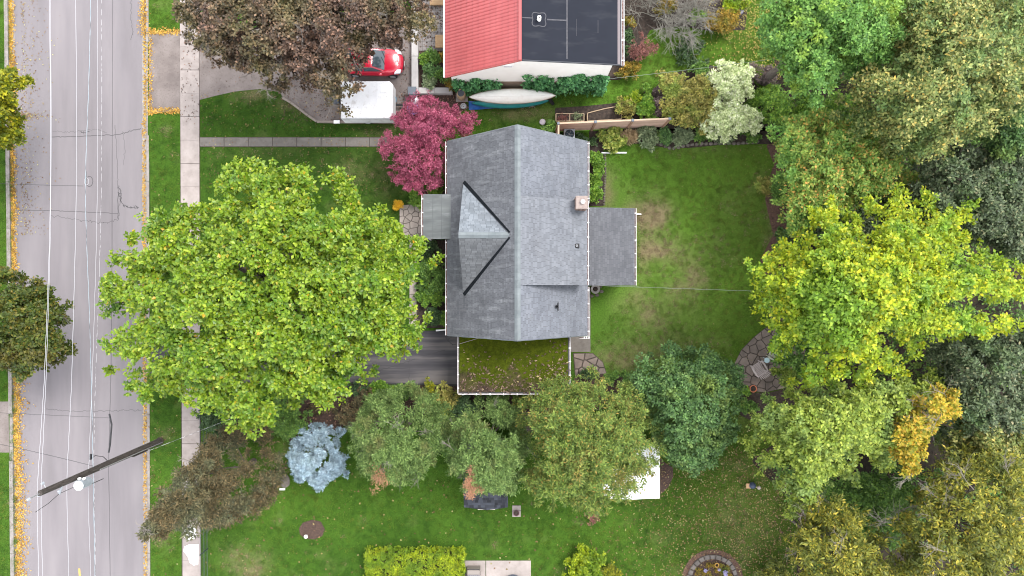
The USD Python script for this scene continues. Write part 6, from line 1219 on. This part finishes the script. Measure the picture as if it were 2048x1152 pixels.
# stone-ringed flower bed
FB = thing('stone_ring_bed', 'round flower bed ringed by grey stones at the bottom edge', 'flower bed', P(1425, 1160)); Rb = 47 / 30; rg = r_(84)
obj('soil', MB().lathe([(Rb, .03), (0, .10)], sides=36), M_mulch, FB)
for i_ in range(26):
    a0, a1 = (i_ + .06) * 2 * np.pi / 26, (i_ + .94) * 2 * np.pi / 26; r0_, r1_ = Rb - .13, Rb + .17 + rg.normal(0, .02); obj('ring_stone', MB().slab(np.array([(r0_ * math.cos(a0), r0_ * math.sin(a0)), (r1_ * math.cos(a0), r1_ * math.sin(a0)), (r1_ * math.cos(a1), r1_ * math.sin(a1)), (r0_ * math.cos(a1), r0_ * math.sin(a1))]), -.02, .16 + rg.normal(0, .012), .03), mat('ring_stone', [(0.10, 0.086, 0.076), (0.145, 0.128, 0.116)], 4, 4, rand=.15, bump=.4), FB)
obj('outer_mulch', MB().lathe([(Rb + .48, .012), (Rb + .1, .03)], sides=36), mat('red_mulch', [(0.1, 0.06, 0.05)]), FB); excl(Point(*P(1425, 1160)[:2]).buffer(Rb + .3))
lo = np.array([[*(P(1425, 1160)[:2] + rg.uniform(-1.1, 1.1, 2)), .12, .12] for _ in range(60)]); obj('bed_plants', foliage(lo - np.r_[P(1425, 1160)[:2], 0, 0], 420, 9, .10, .05, rg, spread=.05), g_amberbush, FB, kind='stuff')
for k_ in range(7):
    c_ = rg.uniform(-.7, .9, 2) * [1, .6]; obj('blossom', foliage([[c_[0], c_[1] + .3, .25, .08]], 10, 10, .06, .05, rg, spread=.03), LM('petal_lilac', [(0, (0.25, 0.22, 0.40)), (1, (0.45, 0.42, 0.60))]), FB)
single('ring_ornament', MB().tube(np.c_[P(1432, 1128)[0] + .13 * np.cos(an), P(1432, 1128)[1] + .13 * np.sin(an), .2 + 0 * an], .035, 6), mat('ochre', [(0.42, 0.24, 0.06)], rough=.6), 'small ochre ring ornament inside the stone-ringed bed', 'ornament')
# Adirondack chairs
def chair(px, py, rz, label, m):
    t = thing('garden_chair', label, 'chair', P(px, py), rz, None)      # faces +x before turning
    for k_ in range(6): obj('seat_slat', MB().bbox((.42 - k_ * .092, 0, .36 - k_ * .018), (.064, .46, .022), .005), m, t)
    for k_ in range(7):
        y_ = -.27 + k_ * .09; a = np.array([-.08, y_ * .85, .28]); b = np.array([-.46 - .04 * (1 - (y_ / .27) ** 2), y_ * 1.25, 1.0 - .12 * (y_ / .27) ** 2]); d = b - a; w_ = .027
        obj('back_slat', MB().plate([a + [0, -w_, 0], a + [0, w_, 0], b + [0, w_, 0], b + [0, -w_, 0]][::-1], .02) if False else MB().plate([a + [0, -w_, 0], a + [0, w_, 0], b + [0, w_, 0], b + [0, -w_, 0]], .02), m, t)
    obj('back_brace', MB().box((-.27, 0, .62), (.03, .66, .07)), m, t)
    for s_ in (-1, 1):
        p = np.array([(.50, s_ * .32), (.47, s_ * .44), (.1, s_ * .47), (-.3, s_ * .42), (-.36, s_ * .36), (.1, s_ * .36)]); obj('armrest', MB().slab(p, .55, .575, .006), m, t)
        obj('front_leg', MB().box((.44, s_ * .31, .275), (.10, .03, .55)), m, t); obj('rear_leg', MB().plate([(.42, s_ * .28, .36), (-.55, s_ * .28, .02), (-.55, s_ * .28, .10), (.42, s_ * .28, .44)], .03), m, t); obj('arm_post', MB().box((-.30, s_ * .34, .30), (.06, .03, .52)), m, t)
    return t
chair(1515, 738, math.radians(122), 'pale pinkish slatted garden chair in the open on the flagstone patio', mat('chair_pink', [(0.36, 0.31, 0.295), (0.42, 0.365, 0.35)], 4, 3, rough=.6))
chair(1548, 707, math.radians(160), 'greenish white slatted garden chair partly under leaves at the patio edge', mat('chair_green', [(0.36, 0.385, 0.29), (0.44, 0.46, 0.36)], 4, 3, rough=.6))
t = thing('side_table', 'small round pale blue table between the two garden chairs', 'table', P(1528.5, 719)); m_ = mat('pale_blue', [(0.42, 0.56, 0.60)], rough=.4); obj('table_top', MB().lathe([(0, .48), (.17, .48), (.18, .50), (.17, .51), (0, .51)], sides=20), m_, t)
for k_ in range(3): a = k_ * 2.094; obj('leg', MB().tube([(.1 * math.cos(a), .1 * math.sin(a), .48), (.17 * math.cos(a), .17 * math.sin(a), 0)], .015, 5), m_, t)
def pot(px, py, r, h, m, label, soil=True):
    t = thing('plant_pot', label, 'pot', P(px, py)); obj('pot', MB().lathe([(0, 0), (r * .68, 0), (r * .92, h * .85), (r, h * .86), (r, h), (r * .84, h), (r * .78, h * .75), (0, h * .75)], sides=22), m, t, smooth=40)
    obj('soil', MB().lathe([(r * .79, h * .78), (0, h * .8)], sides=14), M_soil, t); return t
pot(1503, 776, .24, .38, M_terra, 'terracotta pot of soil at the lower end of the patio')
t = thing('paver_stone', 'square pale paver under the dark round pot on the lower lawn', 'paver', P(1033, 1022)); obj('slab', MB().bbox((0, 0, .02), (.58, .76, .08), .012), M_conc, t); excl(PP([(1022, 1008), (1045, 1008), (1045, 1036), (1022, 1036)]))
pt = pot(1032.5, 1023.5, .20, .28, mat('plum_pot', [(0.10, 0.045, 0.055)], rough=.6), 'dark plum round pot standing on the square paver'); obj('rod', MB().tube([(-.33, .14, .3), (.40, .2, .32)], .012, 4), M_black, pt)
t = thing('garden_urn', 'dark grey round urn in the upper garden bed', 'urn', P(1473, 27)); obj('urn', MB().lathe([(0, 0), (.2, 0), (.34, .25), (.32, .5), (.24, .58), (.28, .62), (0, .64)], sides=20), mat('urn_grey', [(0.10, 0.10, 0.125)], rough=.5), t, smooth=40)
single('wooden_block', MB().bbox((*P(1485, 11)[:2], .25), (.36, .36, .5), .03), M_wood2, 'square tan wooden block beside the dark urn', 'block')
single('plank', MB().bbox((*P(1415, 50)[:2], .08), (.5, .14, .08), .01, -.2), M_wood, 'short pale plank at the foot of the bare-branched shrub', 'plank')
single('tree_stump', MB().lathe([(.20, 0), (.17, .22), (.16, .26), (.07, .27), (0, .25)], P(1545, 370), 14), mat('stump_wood', [(0.25, 0.2, 0.15), (0.36, 0.30, 0.24)], 9, 4, rough=.9), 'pale cut tree stump at the edge of the back lawn', 'stump', smooth=40)
t = thing('barrel_grill', 'small dark and tan kettle on the lower right lawn', 'grill', P(1498, 967)); obj('kettle', MB().lathe([(0, .3), (.16, .36), (.22, .5), (.2, .62), (.1, .72), (0, .74)], (.05, .02, 0), 16), mat('navy_enamel', [(0.03, 0.04, 0.07)], rough=.35), t, smooth=40); obj('side_tray', MB().bbox((-.22, -.02, .5), (.28, .32, .04), .01), M_wood2, t)
for a, b in ((.15, .1), (-.05, .15), (.05, -.15)): obj('leg', MB().tube([(.05 + a, .02 + b, .4), (.05 + a * 1.6, b * 1.6, 0)], .015, 5), M_black, t)
single('pale_stone', MB().slab(np.c_[np.cos(np.arange(6) * 1.047) * .13, np.sin(np.arange(6) * 1.047) * .12] + P(1517, 975)[:2], 0, .16, .04), M_flag_pale, 'small whitish stone right of the kettle on the lawn', 'stone')
t = thing('garden_light', 'white garden lamp in the small round mulch circle', 'lamp', P(615, 1069)); obj('stake', MB().tube([(0, 0, 0), (.02, .02, .45)], .02, 6), M_steel, t); obj('lamp_head', MB().lathe([(.12, .42), (.13, .46), (.05, .56), (0, .58)], (.02, .02, 0), 14), M_white, t); obj('bracket', MB().tube([(0, 0, .1), (-.1, -.28, .02)], .02, 4), M_black, t)
single('boulder', trimesh.Trimesh(*(lambda m: (m.vertices * [.32, .45, .28] * (1 + .35 * (meshkit.noise(m.vertices * 2.1, 4)[:, None] - .5)) + P(571, 962) + [0, 0, .1], m.faces))(trimesh.creation.icosphere(2))), M_stone, 'grey boulder at the left foot of the blue spruce', 'boulder')
single('brick_piece', MB().bbox((*P(565, 978)[:2], .04), (.36, .12, .08), .01), M_white, 'thin pale strip of stone in front of the boulder by the spruce', 'stone')
# storage bench and covered barbecue on the concrete pad
t = thing('storage_bench', 'taupe storage bench with slatted lid on the concrete pad', 'bench', P(948, 1146)); m_ = mat('taupe_plastic', [(0.19, 0.165, 0.15)], rough=.6)
obj('box', MB().bbox((0, -.1, .25), (.86, 1.25, .5), .02), m_, t)
for k_ in range(6): obj('lid_slat', MB().bbox((-.335 + k_ * .134, -.30, .515), (.122, .85, .03), .008), mat('bench_slat', [(0.13, 0.125, 0.14), (0.16, 0.155, 0.17)], 4, 3, rand=.06, rough=.6), t)
obj('backrest', MB().bbox((0, .34, .62), (.86, .36, .26), .06), m_, t); obj('rim', MB().tube([(-.43, .1, .53), (-.41, .5, .7), (-.3, .55, .75), (.3, .55, .75), (.41, .5, .7), (.43, .1, .53)], .025, 5), M_black, t)
t = thing('hot_tub', 'round dark blue tub cut off by the bottom edge of the frame', 'tub', P(1026, 1166)); obj('shell', MB().lathe([(0, 0), (.6, 0), (.68, .4), (.66, .46), (.58, .46), (.52, .3), (0, .28)], sides=26), mat('midnight_blue', [(0.02, 0.045, 0.09)], rough=.25, spec=.7), t, smooth=40); obj('cover_panel', MB().bbox((0, .30, .45), (.62, .34, .06), .02), mat('ice_blue', [(0.35, 0.45, 0.52)], rough=.3), t)

S(885, 850, 36, 1.6, g_cedar, 'loose green shrub between the two grey-green cedars', ry=30); S(900, 890, 22, 1.0, g_mid, 'low green shrub at the lawn edge between the two grey-green cedars', ry=30)
S(1050, 800, 34, 2.2, g_cedar2, 'rusty green shrub between garage roof and broad cedar', ry=22); S(985, 800, 40, 2.4, g_cedar, 'tall grey-green shrub behind the brown-topped cedar, below the garage gutter', ry=22)
S(1240, 755, 34, 1.4, g_mid, 'leafy shrub at the lower edge of the back lawn beside the blue-green tree', ry=12)
# ------------------------------------------------------------------ grass blades and fallen leaves
lawn_ex = unary_union([p.buffer(0) for p in EXCL]); shapely.prepare(lawn_ex)
rg = r_(200)
gx_ = rg.uniform(-36, 19.5, 52000); gy_ = rg.uniform(-20.5, 20.5, 52000)
keep = ~shapely.contains_xy(lawn_ex.buffer(.04), gx_, gy_); gx_, gy_ = gx_[keep], gy_[keep]
d_, n2_f, warm_, n1_f, yard_ = fields(gx_, gy_, 4.0); rn = rg.random(len(gx_))
kind = np.where(rn < d_ * .9, 3, np.where(rg.random(len(gx_)) < warm_ * .8 + .06, 2, np.where(rg.random(len(gx_)) < np.clip((n2_f - .3) * 2 + yard_ * .6, .02, .98), 1, 0)))
GR = UsdGeom.PointInstancer.Define(stage, '/World/grass'); tag(GR, 'short mown grass blades covering the lawns', 'grass', kind='stuff')
gm_ = [LM('grass_deep', [(0, (0.021, 0.067, 0.007)), (1, (0.048, 0.122, 0.012))], trans=.25, rough=.7), LM('grass_light', [(0, (0.058, 0.120, 0.012)), (1, (0.125, 0.215, 0.022))], trans=.25, rough=.7), LM('grass_warm', [(0, (0.075, 0.100, 0.014)), (1, (0.16, 0.18, 0.026))], trans=.25, rough=.7), LM('grass_straw', [(0, (0.15, 0.11, 0.06)), (1, (0.28, 0.215, 0.135))], trans=.2, rough=.8)]
protos = []
for k_, m_ in enumerate(gm_):
    n = 26; b = np.c_[rg.uniform(-.13, .13, (n, 2)), np.full(n, -.01)]; az = rg.uniform(0, 2 * np.pi, n); ln = rg.uniform(.04, .085, n); lean = rg.uniform(.3, 1.0, n)
    tip = b + np.c_[np.cos(az) * ln * lean, np.sin(az) * ln * lean, ln]; s_ = np.c_[-np.sin(az), np.cos(az), 0 * az] * .011
    v = np.stack([b - s_, b + s_, tip], 1).reshape(-1, 3); o = usdkit.mesh(stage, f'/World/grass/tuft_{k_:03d}', (v, np.arange(3 * n).reshape(-1, 3)), m_); island_random(o); protos.append(o.GetPath())
GR.CreatePrototypesRel().SetTargets(protos)
GR.CreateProtoIndicesAttr(Vt.IntArray.FromNumpy(kind.astype(np.int32)))
GR.CreatePositionsAttr(Vt.Vec3fArray.FromNumpy(np.c_[gx_, gy_, np.zeros_like(gx_)].astype(np.float32)))
hz = rg.uniform(0, np.pi, len(gx_)); GR.CreateOrientationsAttr(Vt.QuathArray([Gf.Quath(float(c), 0, 0, float(s)) for c, s in zip(np.cos(hz), np.sin(hz))]))
sc_ = rg.uniform(.75, 1.3, len(gx_)); GR.CreateScalesAttr(Vt.Vec3fArray.FromNumpy(np.c_[sc_, sc_, sc_].astype(np.float32)))

def litter(name, label, px, py, z, L, Wd, lm, seed):
    rg = r_(seed); n = len(px); c = np.c_[(px - 1024) / 30, (576 - py) / 30, z + rg.uniform(.0, .03, n)]
    az = rg.uniform(0, 2 * np.pi, n); d = unit(np.c_[np.cos(az), np.sin(az), rg.normal(0, .2, n)]); nn = unit(np.c_[rg.normal(0, .25, (n, 2)), np.ones(n)]); nn = unit(nn - (nn * d).sum(1, keepdims=True) * d); s = rg.uniform(.6, 1.4, n)
    return tag(obj(name, leaf_mesh(c, d, nn, L * s, Wd * s, .2), lm), label, 'leaves', kind='stuff')
l_or = LM('litter_orange', [(0, (0.16, 0.08, 0.02)), (.4, (0.34, 0.18, 0.028)), (.8, (0.48, 0.30, 0.045)), (1, (0.40, 0.30, 0.11))], trans=.1, rough=.8)
l_mix = LM('litter_mixed', [(0, (0.10, 0.05, 0.03)), (.5, (0.19, 0.115, 0.055)), (.85, (0.26, 0.21, 0.08)), (1, (0.38, 0.36, 0.18))], trans=.1, rough=.8)
l_br = LM('litter_brown', [(0, (0.03, 0.02, 0.016)), (.6, (0.10, 0.06, 0.042)), (1, (0.20, 0.11, 0.075))], trans=.1, rough=.8)
rg = r_(210)
n = 9000; py = rg.uniform(-40, 1190, n); wv = meshkit.fbm(np.stack([py / 30, 0 * py, 0 * py], -1), 3, 8); wide = np.where(py > 700, 1.25, .8)
px = 25 + 13 * py / 1152 - 10 + rg.gamma(2.4, 3.6 * (.45 + wv), n) * np.where(py > 640, 1.2, .55)
litter('fallen_leaves', 'drift of orange leaves in the left gutter of the road', px, py, -.105, .10, .075, l_or, 211)
n = 900; py = rg.uniform(-40, 470, n); px = 40 + rg.exponential(17, n) ; m_ = px < 120; py2 = np.where(rg.random(n) < .18, rg.normal(231, 4, n), py)
litter('fallen_leaves', 'scattered yellow leaves on the left lane of the road', px[m_], py2[m_], -.125, .085, .06, l_mix, 212)
py = rg.uniform(-40, 1190, 2200); px = 282 + 3.5 * py / 1152 + np.abs(rg.normal(0, 4.5, 2200)) + np.where(py > 240, 1, 4)
litter('fallen_leaves', 'orange and brown leaves along the kerb beside the grass verge', px, py, -.09, .09, .07, l_or, 213)
a = np.r_[rg.normal(300, 3, 400), rg.uniform(298, 360, 350), rg.uniform(298, 360, 350), rg.normal(287, 5, 350)]; b = np.r_[rg.uniform(55, 232, 400), rg.normal(64, 3, 350), 226 - rg.random(350) * 8 + rg.normal(0, 2, 350), rg.uniform(0, 70, 350)]
litter('fallen_leaves', 'orange leaves rimming the worn driveway apron', a, b, .012, .09, .07, l_or, 214)
a, b = rg.uniform(400, 830, 2600), rg.uniform(40, 250, 2600); m_ = (a > 560) | (rg.random(2600) < .12); m_ &= ~((a > 683) & (a < 800) & (b < 235) & (b > 92))
litter('fallen_leaves', 'brown leaf litter over the neighbour driveway under the purple maple', a[m_], b[m_], .02, .08, .06, l_br, 215)
a, b = rg.uniform(362, 398, 110), rg.uniform(70, 250, 110); litter('fallen_leaves', 'dark leaf litter on the pavement slabs below the purple maple', a, b, .04, .09, .06, l_br, 216)
a, b = rg.uniform(826, 890, 420), rg.uniform(-20, 95, 420); litter('fallen_leaves', 'dark leaves on the pale paved forecourt', a, b, .045, .11, .08, l_br, 217)
n = 8500; a, b = rg.uniform(1180, 1620, n), rg.uniform(850, 1170, n); w_ = np.clip((a - 1180) / 300, .08, 1) * np.clip((b - 830) / 120, .2, 1); m_ = rg.random(n) < w_; litter('fallen_leaves', 'many tan and yellow leaves over the lower right lawn', a[m_], b[m_], .06, .085, .06, l_mix, 218)
n = 420; a, b = rg.uniform(410, 1200, n), rg.uniform(870, 1150, n); litter('fallen_leaves', 'sparse pale leaves on the lower lawn', a, b, .065, .11, .09, l_mix, 219)
n = 2600; a, b = rg.uniform(1390, 1560, n), rg.uniform(0, 160, n); m_ = rg.random(n) < np.clip((a - 1390) / 130, 0, 1) ** 1.3; litter('fallen_leaves', 'yellow leaves on the upper lawn beside the fresh green tree', a[m_], b[m_], .06, .09, .07, LM('litter_yellow', [(0, (0.18, 0.15, 0.03)), (.7, (0.34, 0.32, 0.07)), (1, (0.30, 0.15, 0.05))], trans=.2), 220)
n = 1500; a, b = rg.uniform(402, 770, n), rg.uniform(180, 380, n); m_ = (rg.random(n) < .45) & ~((b > 262) & (b < 270)); litter('fallen_leaves', 'sparse orange and cream leaves on the front lawns', a[m_], b[m_], .055, .075, .06, l_mix, 221)
a, b = rg.uniform(299, 360, 160), rg.uniform(235, 1150, 160); litter('fallen_leaves', 'few pale leaves on the grass verge', a, b, .055, .09, .07, l_mix, 222)
n = 3600; a, b = rg.uniform(1545, 2048, n), rg.uniform(0, 1152, n); litter('fallen_leaves', 'brown leaf litter on the woodland floor', a, b, .03, .12, .09, l_br, 223)
n = 900; a, b = rg.uniform(1190, 1560, n), rg.uniform(300, 740, n); m_ = rg.random(n) < np.clip((a - 1250) / 500, .08, 1); litter('fallen_leaves', 'thin scatter of tan leaves on the back lawn', a[m_], b[m_], .06, .07, .05, l_mix, 224)
n = 1500; a, b = rg.uniform(560, 1200, n), rg.uniform(770, 860, n); litter('fallen_leaves', 'rust brown leaf litter in the border below the driveway', a, b, .03, .10, .06, LM('litter_rust', [(0, (0.06, 0.03, 0.02)), (.6, (0.16, 0.08, 0.055)), (1, (0.28, 0.16, 0.11))], trans=.1), 225)
n = 700; a, b = rg.uniform(790, 950, n), rg.uniform(186, 252, n); litter('fallen_leaves', 'rust brown leaf litter under the pink maple', a, b, .03, .09, .06, LM('litter_rust', []), 226)
# leaves caught on the garage roof
n = 1100; a, b = rg.uniform(920, 1137, n), rg.uniform(682, 786, n); w_ = np.clip((b - 690) / 90, .05, 1) ** 1.3 + (a > 1100) * .35; m_ = rg.random(n) < w_
rgz = r_(227); nn_ = m_.sum(); z_ = 2.80; c = np.c_[(a[m_] - 1024) * (HC - z_) / HC / 30, (576 - b[m_]) * (HC - z_) / HC / 30, z_ + rgz.uniform(-.02, .02, nn_)]; az = rgz.uniform(0, 6.28, nn_); d = np.c_[np.cos(az), np.sin(az), 0 * az]; nv = np.tile([0, 0, 1.], (nn_, 1)); sc = rgz.uniform(.6, 1.5, nn_)
tag(obj('fallen_leaves', leaf_mesh(c, d, nv, .14 * sc, .07 * sc, .3), LM('litter_roof', [(0, (0.04, 0.024, 0.02)), (.5, (0.11, 0.065, 0.05)), (.9, (0.21, 0.145, 0.115)), (1, (0.34, 0.28, 0.12))], trans=.1)), 'curled brown leaves caught on the mossy garage roof', 'leaves', kind='stuff')

# ------------------------------------------------------------------ groups of like things
GROUPS = {'overhead_wire': 'overhead wires along the road', 'service_wire': 'thin service wires', 'garden_chair': 'garden chairs on the patio', 'canoe': 'canoes beside the white house', 'canoe_stand': 'stands under the canoes',
          'raised_planter': 'raised planters by the wooden fence', 'woodland_tree': 'trees of the woodland', 'cedar_tree': 'cedars along the lower border', 'ash_tree': 'yellow ash thickets', 'street_tree': 'trees across the road', 'shrub': 'garden shrubs',
          'hosta': 'hostas of the border strip', 'kerb': 'kerbs of the road', 'downspout_extension': 'downspout pipes round the house', 'ivy': 'ivy on the white house', 'loose_stone': 'loose stones by the addition', 'stone_edging': 'stone edgings of the back garden'}
for p_ in stage.GetPrimAtPath('/World').GetChildren():
    b_ = p_.GetName(); b_ = b_[:-4] if b_[-3:].isdigit() and b_[-4] == '_' else b_
    if b_ in GROUPS: p_.SetCustomDataByKey('group', GROUPS[b_])
